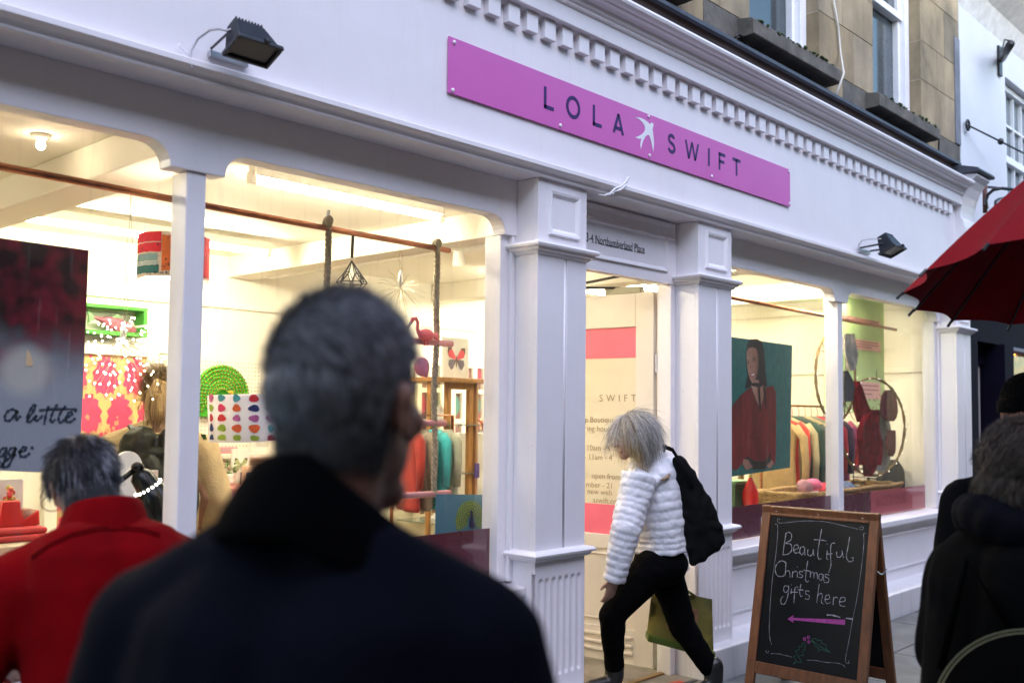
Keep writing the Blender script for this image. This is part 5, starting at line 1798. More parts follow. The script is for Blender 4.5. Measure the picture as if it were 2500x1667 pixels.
def garment(label, c, w2, h, dep, col, ax, sleeve=True, k=0, name='jumper', cat='jumper', col2=None, sc=14):
    """knit or coat on a hanger: hung from c (hook), spanning +-w2 along ax, thickness dep"""
    c, ax = V(c), V(ax).normalized()
    nrm = V((-ax.y, ax.x, 0))
    t = thing(name, label, cat, c - Z3 * h, 'clothes on rails')
    m = mat(name + '_cloth_%d' % k, col, 0.9, var=0.18, scale=sc, bump=0.35, bscale=90, sheen=0.1, col2=col2)
    mb = MB()
    rows = [(0.0, .10, 1), (-.02, .22, 1), (-.06, .55, .9), (-.10, .80, .9), (-.14, .86, 1), (-.22, .74, 1.05), (-.40, .70, 1.05), (-.7, .74, 1.1), (-.95, .78, 1.15), (-1.0, .74, .9)]
    ring = []
    NS_ = 18
    for zf, wf, df in rows:
        for i in range(NS_):
            q = 2 * PI * i / NS_
            wob = 1 + .30 * math.sin(5 * q + zf * 3 + k) * min(1, -zf * 2)
            ring.append(c + ax * math.cos(q) * w2 * wf + nrm * math.sin(q) * dep * df * wob + Z3 * (zf * h - .05))
    kk = len(rows)
    mb.add(ring, [(a * NS_ + i, a * NS_ + (i + 1) % NS_, (a + 1) * NS_ + (i + 1) % NS_, (a + 1) * NS_ + i) for a in range(kk - 1) for i in range(NS_)] + [tuple(range(NS_)), tuple(range((kk - 1) * NS_, kk * NS_))])
    mb.build('body', m, t, True)
    if sleeve:
        for s in (-1, 1):
            MB().tube([c + ax * s * w2 * .72 - Z3 * (.12 * h + .03), c + ax * s * w2 * .95 - Z3 * (.25 * h), c + ax * s * w2 * 1.02 - Z3 * (.5 * h), c + ax * s * w2 * .98 - Z3 * (.8 * h)], [dep * .7, dep * .75, dep * .62, dep * .5], 10).build('sleeve', m, t, True)
    hk = [c - Z3 * .05, c + Z3 * .0, c + ax * .012 + Z3 * .025, c + Z3 * .045, c - ax * .012 + Z3 * .03]
    MB().tube(hk, .003, 5).build('hanger_hook', COPPER, t)
    return t


rz = at(1075, 1030, 1.7).z
rl = thing('clothes_rail', 'copper clothes rail with jumpers in front of the oak cabinet', 'clothes rail', (4.6, 1.7, FZ))
rx0, rx1 = at(960, 1028, 1.7).x, at(1105, 1035, 1.7).x
MB().tube([(rx0, 1.7, FZ), (rx0, 1.7, rz + .045), (rx1, 1.7, rz + .045), (rx1, 1.7, FZ)], .012, 8).build('rail', COPPER, rl, True)
for i, (px, cl, lab) in enumerate(((1000, (.35, .03, .02), 'red jumper nearest the grey haired man on the copper rail'), (1030, (.20, .165, .12), 'taupe jumper between the red and turquoise ones on the rail'), (1062, (.03, .36, .40), 'turquoise jumper hanging behind the rope ladder'), (1088, (.32, .33, .26), 'pale sage jumper at the right end of the rail'))):
    garment(lab, (at(px, 1040, 1.7).x, 1.7, rz), .24, .52, .05, cl, (.45, 1, 0), True, i)

# ------------------------------------------------------------------ far left goods behind the glass
dk = thing('work_table', 'cream work table at the far left of the window', 'table', at(30, 1330, 1.0))
dz = at(20, 1318, .95).z
dx1 = at(78, 1318, .95).x
MB().box(dx1 - 1.2, dx1 + .15, .75, 1.5, dz - .03, dz).build('tabletop', mat('cream_laminate', (.7, .6, .4), .5), dk, bevel=.004)
MB().tube([(dx1 - .08, .85, dz - .03), (dx1 - .08, .85, FZ)], .025, 8).build('leg', CREAM, dk)
MB().box(dx1 - .9, dx1 + .1, 1.42, 1.45, FZ, dz - .04).build('apron', GRN, dk)
rdz = dz
r_ = thing('folded_cloth', 'folded bright red cloth on the cream work table', 'cloth', (dx1 - .1, 1.0, dz))
MB().box(dx1 - .5, dx1 + .04, .85, 1.15, dz + .001, dz + .025).build('lower_fold', mat('red_felt', (.55, .04, .04), .8, var=.15), r_, bevel=.01)
MB().box(dx1 - .5, dx1 + .03, .87, 1.14, dz + .026, dz + .05).build('upper_fold', MATS['red_felt'], r_, bevel=.01)
r_ = thing('tape_dispenser', 'red tape dispenser standing on the red cloth', 'dispenser', (dx1 - .02, 1.0, dz + .05))
MB().prism([(-.10, 0), (.06, 0), (.055, .06), (.0, .025), (-.015, .05), (-.02, .10), (-.085, .10)], (dx1 - .03, .95, dz + .051), X3, Z3, .06).build('body', mat('red_plastic', (.65, .025, .02), .3), r_, bevel=.004)
MB().lathe([(.028, -.02), (.028, .02)], (dx1 - .01, .98, dz + .09), (0, 1, 0), 16).build('tape_roll', mat('kraft_tape', (.5, .3, .2), .6), r_, True)
r_ = thing('flower_cone', 'small posy of coloured flowers in front of white cards at the far left', 'posy', at(22, 1275, 1.05))
pz = at(22, 1275, 1.05)
random.seed(44)
fb = MB()
for i in range(40):
    h = random.random()
    fb.ell(pz + V((random.gauss(0, .022) * (1.3 - h), random.gauss(0, .02), .02 + h * .12)), (.012, .012, .011), None, 6, 4)
fb.build('petals', mat('posy_petals', (.6, .04, .05), .6, col2=(.5, .5, .1), island=True), r_)
MB().box(pz.x - .06, pz.x + .07, 1.1, 1.104, pz.z - .02, pz.z + .17).build('backing_card', WHITEP, r_)
rb_ = thing('round_mirror_board', 'white round topped board standing behind the red coated person', 'board', at(310, 1290, .8))
q0, q1 = at(277, 1150, .8), at(347, 1150, .8)
ctr = (q0 + q1) / 2
rr = (q1.x - q0.x) / 2
zc = at(310, 1138, .8).z
pts = [(-rr, -.75)] + [(rr, -.75)] + [(math.cos(R(a)) * rr, math.sin(R(a)) * rr) for a in range(0, 181, 12)]
MB().prism(pts, (ctr.x, .8, zc), X3, Z3, .018).build('board', WHITEP, rb_, bevel=.002)
MB().box(at(352, 1160, .9).x, at(386, 1160, .9).x, .9, .915, .7, at(370, 1148, .9).z).build('back_card', mat('cream_card', (.7, .6, .5), .7), rb_)
# black desk lamp
dlp = thing('desk_lamp', 'black enamel desk lamp with lit pinholes behind the red shoulder', 'desk lamp', at(300, 1290, .55))
j = at(336, 1140, .5)
BE = mat('black_enamel', (.004, .005, .004), .22, var=.2, spec=.3)
sc0 = at(343, 1160, .5)
axd = (at(400, 1262, .5) - sc0).normalized()
axd.y = -.15
axd.normalize()
MB().lathe([(.022, -.02), (.042, 0.0), (.046, .045), (.05, .052), (.07, .085), (.083, .13), (.088, .175), (.092, .18), (.085, .178), (.07, .12), (.04, .06)], sc0, axd, 28, caps=False).build('shade', BE, dlp, True)
hol = MB()
oa = axd.orthogonal().normalized()
ob = axd.cross(oa)
for i in range(18):
    q = 2 * PI * i / 18
    hol.ell(sc0 + axd * .056 + (oa * math.cos(q) + ob * math.sin(q)) * .053, (.0048, .0048, .0048), None, 8, 5)
hol.build('lit_pinholes', emis('pinhole_glow', (1, .95, .75), 5), dlp)
el = at(240, 1215, .55)
MB().tube([el, j], .011, 8).build('arm', BE, dlp, True)
MB().ell(j, (.026, .022, .022), None, 12, 8).cap(j, sc0, .016, .02).build('joint', BE, dlp, True)
MB().tube([el, el + V((.12, .02, -.35)), V((el.x + .14, .6, .67))], .011, 8).build('lower_arm', BE, dlp, True)
MB().lathe([(.001, 0), (.09, 0), (.09, .02), (.02, .03)], (el.x + .14, .6, .656), n=24).build('base', BE, dlp, True)
MB().ell(sc0 + axd * .11, (.03, .03, .03), None, 12, 8).build('bulb', WHITEP, dlp, True)

# ------------------------------------------------------------------ right window display
npn = thing('notice_panel', 'lime green notice panel with pink cards hanging in the right window', 'notice panel', at(2085, 1005, 1.3))
NYY = 0.68
p0, p1, p2, p3 = at(2013, 752, NYY), at(2157, 740, NYY), at(2153, 1000, NYY), at(2016, 1006, NYY)
MB().box(p0.x, p1.x, NYY, NYY + .01, p3.z, p1.z).build('panel', mat('lime_panel', (.50, .68, .32), .6), npn)
PCD = mat('pink_card', (.80, .48, .46), .6)
for i, (xa, ya, xb, yb_) in enumerate(((2020, 762, 2150, 800), (2055, 822, 2150, 860), (2085, 930, 2150, 975), (2018, 880, 2042, 930))):
    a, b = at(xa, ya, NYY - .004), at(xb, yb_, NYY - .004)
    MB().box(a.x, b.x, NYY - .004, NYY - .0005, b.z, max(a.z, b.z + .05)).build('pink_card', PCD, npn)
    lm = MB()
    for q in range(3):
        zz = b.z + (max(a.z, b.z + .05) - b.z) * (.25 + .25 * q)
        lm.box(a.x + .05, b.x - (.05 if q else .2), NYY - .0052, NYY - .0045, zz, zz + .012)
    lm.build('card_lines', mat('card_line_ink', (.45, .2, .2), .6), npn)
text('card_lettering', 'HANDMADE FROM 100%', (at(2030, 782, NYY).x, NYY - .006, at(2090, 783, NYY).z), X3, Z3, .055, mat('card_grey', (.35, .2, .2), .6), npn, sx=.9)


def hoop(label, cx, cy, hh, Y, k, U=V((1, 0, 0))):
    c = at(cx, cy, Y)
    t = thing('twig_hoop', label, 'hoop', c - Z3 * hh)
    random.seed(50 + k)
    for w_ in range(2):
        pts = []
        for i in range(40):
            q = 2 * PI * i / 40
            r2 = hh * (1 + .006 * math.sin(9 * q + k + w_ * PI) + .008 * noise.noise((q * 3, w_, k)))
            pts.append(c + U * math.cos(q) * r2 + V((0, .006 * math.sin(9 * q + w_ * PI), math.sin(q) * r2)))
        MB().tube(pts, .0085, 8, closed=True).build('willow_rod', mat('willow', (.09, .055, .025), .8, col2=(.26, .16, .06), scale=12), t, True)
    tw_ = MB()
    for i in range(10):
        q = random.random() * 6.28
        p_ = c + U * math.cos(q) * hh + V((0, 0, math.sin(q) * hh))
        d_ = V((random.gauss(0, .1), -.02, random.gauss(0, .1))) - V((math.cos(q), 0, math.sin(q))) * .12
        tw_.tube([p_, p_ + d_ * .6, p_ + d_ + V((0, 0, .03))], [.004, .003, .001], 4)
    tw_.build('twigs', mat('dark_twig', (.07, .05, .03), .9), t)
    pins = MB()
    for i in range(22):
        q = 2 * PI * i / 22
        pins.ell(c + U * math.cos(q) * hh + V((0, -.02, math.sin(q) * hh)), (.003, .003, .003), None, 6, 4)
    pins.build('fairy_lights', emis('hoop_light', (1, .9, .7), 2), t)
    return c


HYY = .55
h1 = hoop('upper left willow hoop crossing the right mullion', 2041, 918, 0.385, HYY, 1)
h2 = hoop('lower right willow hoop hung with red knitwear', 2131, 1042, 0.43, HYY - .10, 2, V((.96, -.28, 0)))
KN = mat('red_mohair_knit', (.24, .004, .012), .95, col2=(.06, .003, .006), scale=16, bump=.6, bscale=120, spec=.1)
sw = thing('knitted_scarf', 'long shaggy red knitted scarf draped through the willow hoop', 'scarf', at(2125, 1160, .45))


def sheetpx(name, m, parent, rows, Y, thick=.03, wob=.012, k=0):
    """draped cloth: rows of (py, x left, x right) in photo pixels on the plane Y"""
    mb = MB()
    A, B = [], []
    NN = 9
    for (py, xa, xb) in rows:
        a, b = at(xa, py, Y), at(xb, py, Y)
        for i in range(NN + 1):
            p_ = a.lerp(b, i / NN)
            p_.y += wob * math.sin(i * 2.1 + py * .03 + k)
            A.append(p_)
            B.append(p_ + V((0, thick * (1 - abs(2 * i / NN - 1) ** 3), 0)))
    n_ = len(rows)
    W_ = NN + 1
    f_ = []
    for r__ in range(n_ - 1):
        for i in range(NN):
            f_.append((r__ * W_ + i, r__ * W_ + i + 1, (r__ + 1) * W_ + i + 1, (r__ + 1) * W_ + i))
    off = len(A)
    f_ += [tuple(off + q for q in reversed(g_)) for g_ in f_[:]]
    return mb.add(A + B, f_).build(name, m, parent, True, fix=False)


sheetpx('upper_drape', KN, sw, [(930, 2093, 2096), (950, 2090, 2104), (975, 2086, 2112), (1000, 2088, 2124), (1030, 2095, 2138)], .44, .04, .014, 1)
sheetpx('main_drape', KN, sw, [(1000, 2132, 2142), (1015, 2110, 2146), (1050, 2096, 2152), (1080, 2093, 2157), (1110, 2092, 2152), (1135, 2090, 2146)], .40, .05, .02, 2)
sheetpx('fringed_end', KN, sw, [(1130, 2110, 2142), (1150, 2112, 2136), (1163, 2114, 2126)], .41, .03, .015, 3)
fr = MB()
random.seed(60)
for i in range(150):
    py = random.uniform(960, 1150)
    xa = 2092 + random.uniform(-3, 58)
    p_ = at(xa, py, .385)
    fr.tube([p_, p_ + V((random.gauss(0, .02), -.012, random.gauss(-.012, .015)))], [.0025, .001], 3)
fr.build('mohair_fringe', KN, sw)
MAR = mat('burgundy_felt', (.10, .006, .016), .9, var=.2, scale=20)
for i, (lab, rows) in enumerate((('burgundy felt pouch hung at the upper right of the lower hoop', [(952, 2168, 2178), (965, 2155, 2186), (985, 2150, 2190), (1005, 2150, 2191), (1020, 2158, 2188), (1028, 2168, 2182)]), ('small burgundy glove hung below the felt pouch', [(1050, 2172, 2187), (1070, 2168, 2189), (1095, 2167, 2188), (1105, 2174, 2186), (1114, 2176, 2180)]))):
    o = sheetpx('felt_pouch' if i == 0 else 'felt_glove', MAR, None, rows, .43, .04, .006, i)
    tag(o, lab, 'pouch' if i == 0 else 'glove')
GRY = mat('grey_felt', (.07, .07, .07), .9, var=.25, scale=20)
o = sheetpx('felt_hat', GRY, None, [(905, 2062, 2070), (930, 2062, 2084), (950, 2062, 2090), (965, 2062, 2092), (980, 2064, 2085)], .46, .06, .008, 4)
tag(o, 'dark grey felt hat hung where the two willow hoops meet', 'hat')
o = sheetpx('grey_scarf', mat('silver_gauze', (.40, .38, .36), .8, col2=(.15, .14, .13), scale=18), None, [(815, 2064, 2084), (840, 2062, 2090), (865, 2066, 2096), (890, 2074, 2092), (905, 2078, 2086)], .47, .05, .012, 6)
tag(o, 'crumpled silver gauze scarf tied to the upper willow hoop', 'scarf')
o = sheetpx('sequin_scarf', mat('sequin_cloth', (.42, .40, .34), .35, col2=(.12, .11, .10), scale=60, bump=.6, bscale=160), None, [(1000, 2140, 2165), (1040, 2148, 2176), (1080, 2148, 2178), (1120, 2140, 2170), (1150, 2132, 2158)], .52, .04, .012, 9)
tag(o, 'glittering grey sequin scarf hung behind the red knitted scarf', 'scarf')
o = sheetpx('mesh_bag', mat('dark_mesh', (.05, .05, .045), .7, var=.3, scale=40), None, [(1122, 2178, 2190), (1140, 2170, 2204), (1160, 2158, 2212), (1180, 2150, 2216), (1195, 2154, 2212), (1203, 2172, 2192)], .6, .14, .004, 3)
tag(o, 'dark mesh shade shaped like a bag at the foot of the lower hoop', 'bag')
# wire rack stand
wr = thing('wire_stand', 'black wire rack stand behind the wicker basket', 'rack', at(2115, 1230, .62))
mb = MB()
for i in range(7):
    py = 1130 + i * 11
    mb.tube([at(2080, py, .66), at(2150, py + 6, .66)], .004, 5)
mb.tube([at(2120, 1165, .64), at(2120, 1250, .64)], .014, 6)
mb.tube([at(2084, 1128, .66), at(2084, 1200, .66)], .004, 5)
mb.build('wires', BLACK, wr)
# wicker basket
bk = thing('wicker_basket', 'low wicker basket of wool in the right window', 'basket', at(2040, 1235, .55))
bx0, bx1, by0, by1 = at(1936, 1215, .42).x, at(2138, 1215, .62).x - .15, .36, .72
bz = at(2000, 1197, .5).z - .19
MB_ = MB().box(bx0 - .05, bx1 + .05, by0, by1 + .02, .656, bz).build('display_block', WHITEP, None, bevel=.004)
tag(MB_, 'white display block under the wicker basket', 'block')
WK = mat('wicker', (.36, .22, .08), .8, var=.4, scale=40, bump=.5, bscale=120)
for i in range(9):
    zz = bz + .02 + i * .022
    g_ = .004 * i
    pts = []
    for q in range(28):
        t = q / 28 * 4
        s_ = int(t)
        f_ = t - s_
        cn = [(bx0 - g_, by0 - g_), (bx1 + g_, by0 - g_), (bx1 + g_, by1 + g_), (bx0 - g_, by1 + g_)]
        a_, b_ = V((*cn[s_], 0)), V((*cn[(s_ + 1) % 4], 0))
        pp = a_.lerp(b_, f_)
        pts.append((pp.x, pp.y, zz + .008 * math.sin(q * 2.7 + i)))
    MB().tube(pts, .011 if i < 8 else .019, 6, closed=True).build('weave' if i < 8 else 'basket_rim', WK, bk, True)
random.seed(70)
for i, (cl, nm) in enumerate((((.60, .12, .22), 'pink wool ball in the basket left of the mullion'), ((.30, .14, .16), 'dusky wool ball at the left of the basket'), ((.55, .03, .05), 'scarlet wool ball beside the right mullion'), ((.02, .06, .05), 'dark green wool ball right of the mullion'), ((.12, .16, .28), 'blue wool ball at the right of the basket'))):
    px = (1985, 1965, 2010, 2085, 2070)[i]
    py = (1184, 1190, 1197, 1200, 1192)[i]
    c = at(px, py, .52)
    o = MB().ell(c, (.085, .07, .055), Matrix.Rotation(i, 3, 'X'), 16, 10).build('wool_ball', mat('wool_%d' % i, cl, .95, var=.35, scale=30, bump=.6, bscale=80), None, True)
    tag(o, nm, 'wool', 'wool in the wicker basket')
c = at(1990, 1224, .34)
o = MB().add([c + V(q) for q in ((-.07, 0, -.10), (.10, 0, -.10), (.07, -.01, .03), (.03, -.015, .08), (-.06, 0, .08))] + [c + V(q) for q in ((-.07, .004, -.10), (.10, .004, -.10), (.07, .0, .03), (.03, -.01, .08), (-.06, .004, .08))], [(0, 1, 2, 3, 4), (9, 8, 7, 6, 5), (0, 5, 6, 1), (1, 6, 7, 2), (2, 7, 8, 3), (3, 8, 9, 4), (4, 9, 5, 0)]).build('paper_tag', WHITEP, None)
tag(o, 'crumpled white paper tag tied to the front of the wicker basket', 'tag')
# red lamp bottle, green box, magenta tin
rc = at(1832, 1215, .50)
r_ = thing('red_glass_bottle', 'glossy red cone shaped bottle below the portrait poster', 'bottle', rc - Z3 * .13)
MB().lathe([(.02, -.14), (.045, -.10), (.062, -.02), (.06, .04), (.035, .10), (.015, .14), (.012, .15)], rc, (0, 0, 1), 20).build('bottle', mat('red_gloss', (.7, .02, .015), .12, coat=.5), r_, True)
MB().lathe([(.014, .15), (.014, .17)], rc, n=10).build('neck_ring', FGD, r_, True)
c = at(1800, 1200, .6)
r_ = thing('green_gift_box', 'flat green box behind the red bottle', 'box', (c.x, .6, .66))
MB().box(c.x - .12, c.x + .12, .55, .75, .657, c.z + .06).build('box', mat('green_box', (.06, .14, .06), .6), r_, bevel=.005)
MB().box(c.x - .125, c.x + .125, .545, .755, c.z + .061, c.z + .085).build('lid', mat('mint_lid', (.2, .42, .22), .6), r_, bevel=.005)
c = at(1803, 1250, .42)
r_ = thing('magenta_tin', 'magenta patterned tin at the left edge of the right window', 'tin', (c.x, .42, .657))
MB().lathe([(.075, -.09), (.08, -.085), (.08, .04), (.075, .045), (.001, .045)], (c.x, .42, .75), n=24).build('tin', mat('magenta_print', (.28, .015, .10), .4, var=.4, scale=30), r_, True)
MB().lathe([(.084, .02), (.084, .046), (.001, .048)], (c.x, .42, .75), n=24).build('lid', mat('tin_lid', (.3, .2, .12), .35, .8), r_, True)
# right clothes rack
rk = thing('clothes_rail', 'copper clothes rail with coats behind the right window', 'clothes rail', (8.6, 1.05, FZ))
RY = 1.05
rz = 1.60
rx0, rx1 = 7.75, 9.35
MB().tube([(rx0, RY, FZ), (rx0, RY, rz + .04), (rx1, RY, rz + .04), (rx1, RY, FZ)], .013, 8).build('rail', COPPER, rk, True)
CO = [((.36, .24, .10), 'long camel coat at the front of the right clothes rail', .95, .33), ((.55, .03, .02), 'bright red knit second on the right clothes rail', .75, .28), ((.40, .34, .18), 'khaki cardigan third on the right clothes rail', .85, .3), ((.015, .05, .04), 'dark green coat in the middle of the right clothes rail', .8, .3), ((.05, .065, .07), 'slate coat beside the dark green one on the right rail', .9, .3), ((.42, .34, .2), 'beige cardigan behind the slate coat on the right rail', .85, .3), ((.2, .19, .17), 'grey tweed jacket toward the back of the right rail', .7, .28), ((.5, .02, .05), 'crimson cardigan near the right mullion on the rail', .72, .28), ((.05, .02, .08), 'dark purple knit last but one on the right rail', .72, .28), ((.5, .1, .25), 'pink knit at the far end of the right rail', .7, .28)]
for i, (cl, lab, h, w2) in enumerate(CO):
    garment(lab, (7.95 + i * .125, RY, rz - .0), w2, h, .05, cl, (.12, 1, 0), True, 20 + i, 'hanging_coat', 'coat')
for i in range(5):
    pass
# ------------------------------------------------------------------ people
from mathutils.bvhtree import BVHTree
SKIN = mat('skin', (0.42, 0.24, 0.17), 0.55, var=0.10, scale=18, bump=0.12, bscale=150)
SKIN2 = mat('skin_ruddy_shaded', (0.22, 0.10, 0.07), 0.55, var=0.14, scale=18, bump=0.12, bscale=150)  # ruddy skin, with the shade on the face put into the colour
BTROU = mat('black_trousers', (0.0015, 0.0015, 0.0018), 0.9, spec=0.06, var=0.3, scale=14, bump=0.3, bscale=60)
BSHOE = mat('black_leather', (0.008, 0.008, 0.008), 0.4, var=0.2)


def frame(fwd, tilt=0.0, roll=0.0):
    """columns right, forward, up; tilt < 0 looks down"""
    f = V((fwd[0], fwd[1], 0)).normalized()
    r = V((f.y, -f.x, 0))
    f2 = f * math.cos(tilt) + Z3 * math.sin(tilt)
    u = r.cross(f2)
    r2 = r * math.cos(roll) + u * math.sin(roll)
    u2 = -r * math.sin(roll) + u * math.cos(roll)
    return Matrix((r2, f2, u2)).transposed()


def mb_head(mb, c, M, s=1.0):
    W = lambda a, b, d: V(c) + M @ V((a, b, d)) * s
    S = lambda *r_: tuple(q * s for q in r_)
    mb.ell(W(0, -.012, .022), S(.075, .096, .100), M, 24, 16)
    mb.ell(W(0, .022, -.045), S(.060, .068, .072), M, 20, 12)
    mb.cap(W(-.018, .068, -.098), W(.018, .068, -.098), .022 * s, .022 * s)
    mb.cap(W(0, .092, .012), W(0, .112, -.030), .009 * s, .0145 * s)
    mb.cap(W(-.012, .104, -.034), W(.012, .104, -.034), .009 * s, .009 * s)
    mb.cap(W(-.035, .080, .028), W(.035, .080, .028), .014 * s, .014 * s)
    mb.cap(W(-.022, .086, -.062), W(.022, .086, -.062), .008 * s, .008 * s)
    mb.cap(W(-.019, .085, -.073), W(.019, .085, -.073), .009 * s, .009 * s)
    for q in (-1, 1):
        mb.ell(W(q * .045, .062, -.015), S(.022, .025, .022), M, 12, 8)
        E_ = M @ Matrix.Rotation(q * .35, 3, 'Z')
        mb.ell(W(q * .079, -.012, -.012), S(.009, .020, .034), E_, 12, 8)
        mb.ell(W(q * .083, -.018, .004), S(.009, .018, .018), E_, 12, 8)
        mb.ell(W(q * .080, -.004, -.038), S(.008, .011, .012), E_, 10, 6)


def eyes(c, M, parent, s=1.0):
    for q in (-1, 1):
        p = V(c) + M @ V((q * .031, .078, .006)) * s
        o = MB().ell(p, (.0125 * s,) * 3, M, 12, 8).build('eye', mat('eye_white', (.7, .68, .64), .2), parent, True)
        MB().ell(p + M @ V((0, .0085, 0)) * s, (.0055 * s, .0045 * s, .0055 * s), M, 10, 6).build('iris', mat('iris', (.03, .02, .015), .15), o, True)


def mb_hand(mb, wr, d, pn, th, curl=0.5, s=1.0):
    """hand from the wrist: d along the palm, pn out of the palm, th to the thumb side"""
    d, pn, th = V(d).normalized(), V(pn).normalized(), V(th).normalized()
    wr = V(wr)
    pc = wr + d * .045 * s
    Mx = Matrix((th, d, pn)).transposed()
    mb.ell(pc, (.040 * s, .052 * s, .016 * s), Mx, 14, 10)
    for i, (o_, L) in enumerate(((.028, .072), (.010, .080), (-.009, .074), (-.027, .058))):
        b = wr + d * .082 * s + th * o_ * s
        a1 = curl * .55
        p1 = b + (d * math.cos(a1) + pn * math.sin(a1)) * L * .45 * s
        a2 = curl * 1.3
        p2 = p1 + (d * math.cos(a2) + pn * math.sin(a2)) * L * .32 * s
        a3 = curl * 1.9
        p3 = p2 + (d * math.cos(a3) + pn * math.sin(a3)) * L * .23 * s
        mb.cap(b - d * .02 * s, p1, .0095 * s, .0088 * s, 10)
        mb.cap(p1, p2, .0088 * s, .008 * s, 10)
        mb.cap(p2, p3, .008 * s, .0068 * s, 10)
    t0 = wr + d * .022 * s + th * .024 * s
    t1 = t0 + (th * .75 + d * .6 + pn * .25).normalized() * .036 * s
    t2 = t1 + (th * .25 + d * .85 + pn * .35).normalized() * .030 * s
    mb.cap(t0, t1, .0125 * s, .0105 * s, 10)
    mb.cap(t1, t2, .0105 * s, .0085 * s, 10)


def limb(mb, pts, rs, sub=0):
    for (p, q, a, b) in zip(pts, pts[1:], rs, rs[1:]):
        mb.cap(p, q, a, b, 16)


def folds(amp, sx=9.0, sz=3.0, seed=0.0, fine=0.0):
    def f(p):
        v = noise.noise((p.x * sx + seed, p.y * sx, p.z * sz)) + .5 * noise.noise((p.x * sx * 2.1 + seed, p.y * sx * 2.1, p.z * sz * 2.3 + 3))
        q = amp * v
        if fine:
            q += fine * noise.noise((p.x * 60, p.y * 60, p.z * 60))
        return q
    return f


def hair(name, parent, c, M, rad, n, L, flow, region, r0, m, seed, lift=.04, grav=0.0, wave=0.0, seg=6, splay=.25, clump=0):
    random.seed(seed)
    mb = MB()
    c = V(c)
    cnt = 0
    dirs = []
    if clump:
        while len(dirs) < clump:
            d = V((random.gauss(0, 1), random.gauss(0, 1), random.gauss(0, 1))).normalized()
            if region(d):
                dirs.append((d, V((random.gauss(0, 1), random.gauss(0, 1), random.gauss(0, 1))) * splay))
    while cnt < n:
        if clump:
            d0, jit = random.choice(dirs)
            d = (d0 + V((random.gauss(0, 1), random.gauss(0, 1), random.gauss(0, 1))) * .10).normalized()
            jit = jit + V((random.gauss(0, 1), random.gauss(0, 1), random.gauss(0, 1))) * splay * .3
        else:
            d = V((random.gauss(0, 1), random.gauss(0, 1), random.gauss(0, 1))).normalized()
            jit = V((random.gauss(0, 1), random.gauss(0, 1), random.gauss(0, 1))) * splay
        if not region(d):
            continue
        cnt += 1
        p = V((d.x * rad[0], d.y * rad[1], d.z * rad[2]))
        nrm = V((d.x / rad[0], d.y / rad[1], d.z / rad[2])).normalized()
        t = flow(d)
        t = (t - nrm * t.dot(nrm))
        if t.length < 1e-4:
            t = nrm.orthogonal()
        t = (t.normalized() + nrm * .15 + jit).normalized()
        ln = L(d) * random.uniform(.75, 1.15)
        lf = lift * random.uniform(.3, 1.0)
        gl = M.inverted() @ V((0, 0, -1))
        pts = [c + M @ p]
        ph = random.random() * 6
        for k in range(seg):
            t = (t + gl * grav / seg + V((math.sin(ph + k * 1.5), math.cos(ph * 1.3 + k * 1.5), math.sin(ph * .7 + k))) * wave).normalized()
            p = p + t * ln / seg
            q = V((p.x / rad[0], p.y / rad[1], p.z / rad[2]))
            if q.length < 1 + lf and q.length > .2:
                p2 = p * ((1 + lf * min(1, (k + 1) / 2)) / q.length)
                p = p2
            pts.append(c + M @ p)
        rr = [r0 * (1 - .75 * i / seg) for i in range(seg + 1)]
        mb.tube(pts, rr, 3)
    return mb.build(name, m, parent, True, fix=False)


def seam_px(name, coat, parent, poly, r, m, sub=6):
    """stitched seam laid on a garment where the photo shows it"""
    dg = bpy.context.evaluated_depsgraph_get()
    bv = BVHTree.FromPolygons([v.co.copy() for v in coat.data.vertices], [tuple(p.vertices) for p in coat.data.polygons])
    pts = []
    for (a, b) in zip(poly, poly[1:]):
        for i in range(sub):
            t = i / sub
            px, py = a[0] + (b[0] - a[0]) * t, a[1] + (b[1] - a[1]) * t
            d = ray(px, py).normalized()
            h = bv.ray_cast(CAMP, d)
            if h[0] is not None:
                pts.append(h[0] + h[1] * r * .2)
    if len(pts) > 2:
        MB().tube(pts, r, 6).build(name, m, parent, True)


def legs(mbT, mbS, hip, gL, gR, fw_, knee_f=.03, r=(.095, .062, .048)):
    """simple standing legs and shoes from the pelvis to two ground points"""
    f = V((fw_[0], fw_[1], 0)).normalized()
    side = V((f.y, -f.x, 0))
    for s, g_ in ((-1, V(gL)), (1, V(gR))):
        h = V(hip) + side * s * .09
        k = (h + g_ + Z3 * .09) / 2 + f * knee_f
        limb(mbT, [h, k, g_ + Z3 * .07], list(r))
        mbS.cap(g_ + Z3 * .045 - f * .05, g_ + Z3 * .035 + f * .16, .045, .036)
    mbT.ell(hip, (.165, .12, .13), frame(f), 20, 12)


# ---- 1. grey haired man in the dark coat, close to the camera, seen from behind
mc = atd(852, 990, 1.18)
mc0 = atd(850, 922, 1.18)
mf = (_fw.x * math.cos(R(-21)) - _fw.y * math.sin(R(-21)), _fw.x * math.sin(R(-21)) + _fw.y * math.cos(R(-21)))
MM = frame(mf, R(-6), R(3))
bf = (_fw.x * math.cos(R(-10)) - _fw.y * math.sin(R(-10)), _fw.x * math.sin(R(-10)) + _fw.y * math.cos(R(-10)))
BM = frame(bf)
man = thing('person', 'grey haired man in a dark navy coat walking past close to the camera', 'person', (mc.x, mc.y, 0))
b0 = V(mc0) + BM @ V((-.02, -.03, 0))
P_ = lambda a, b, d: b0 + BM @ V((a, b, d))
mb = MB()
mb_head(mb, mc, MM, 1.03)
mb.cap(mc + MM @ V((0, -.03, -.06)), P_(0, .0, -.24), .060, .055)
mb.ell(P_(0, .01, -.38), (.15, .075, .11), BM, 20, 12).ell(P_(0, 0, -.62), (.15, .10, .25), BM, 20, 12)
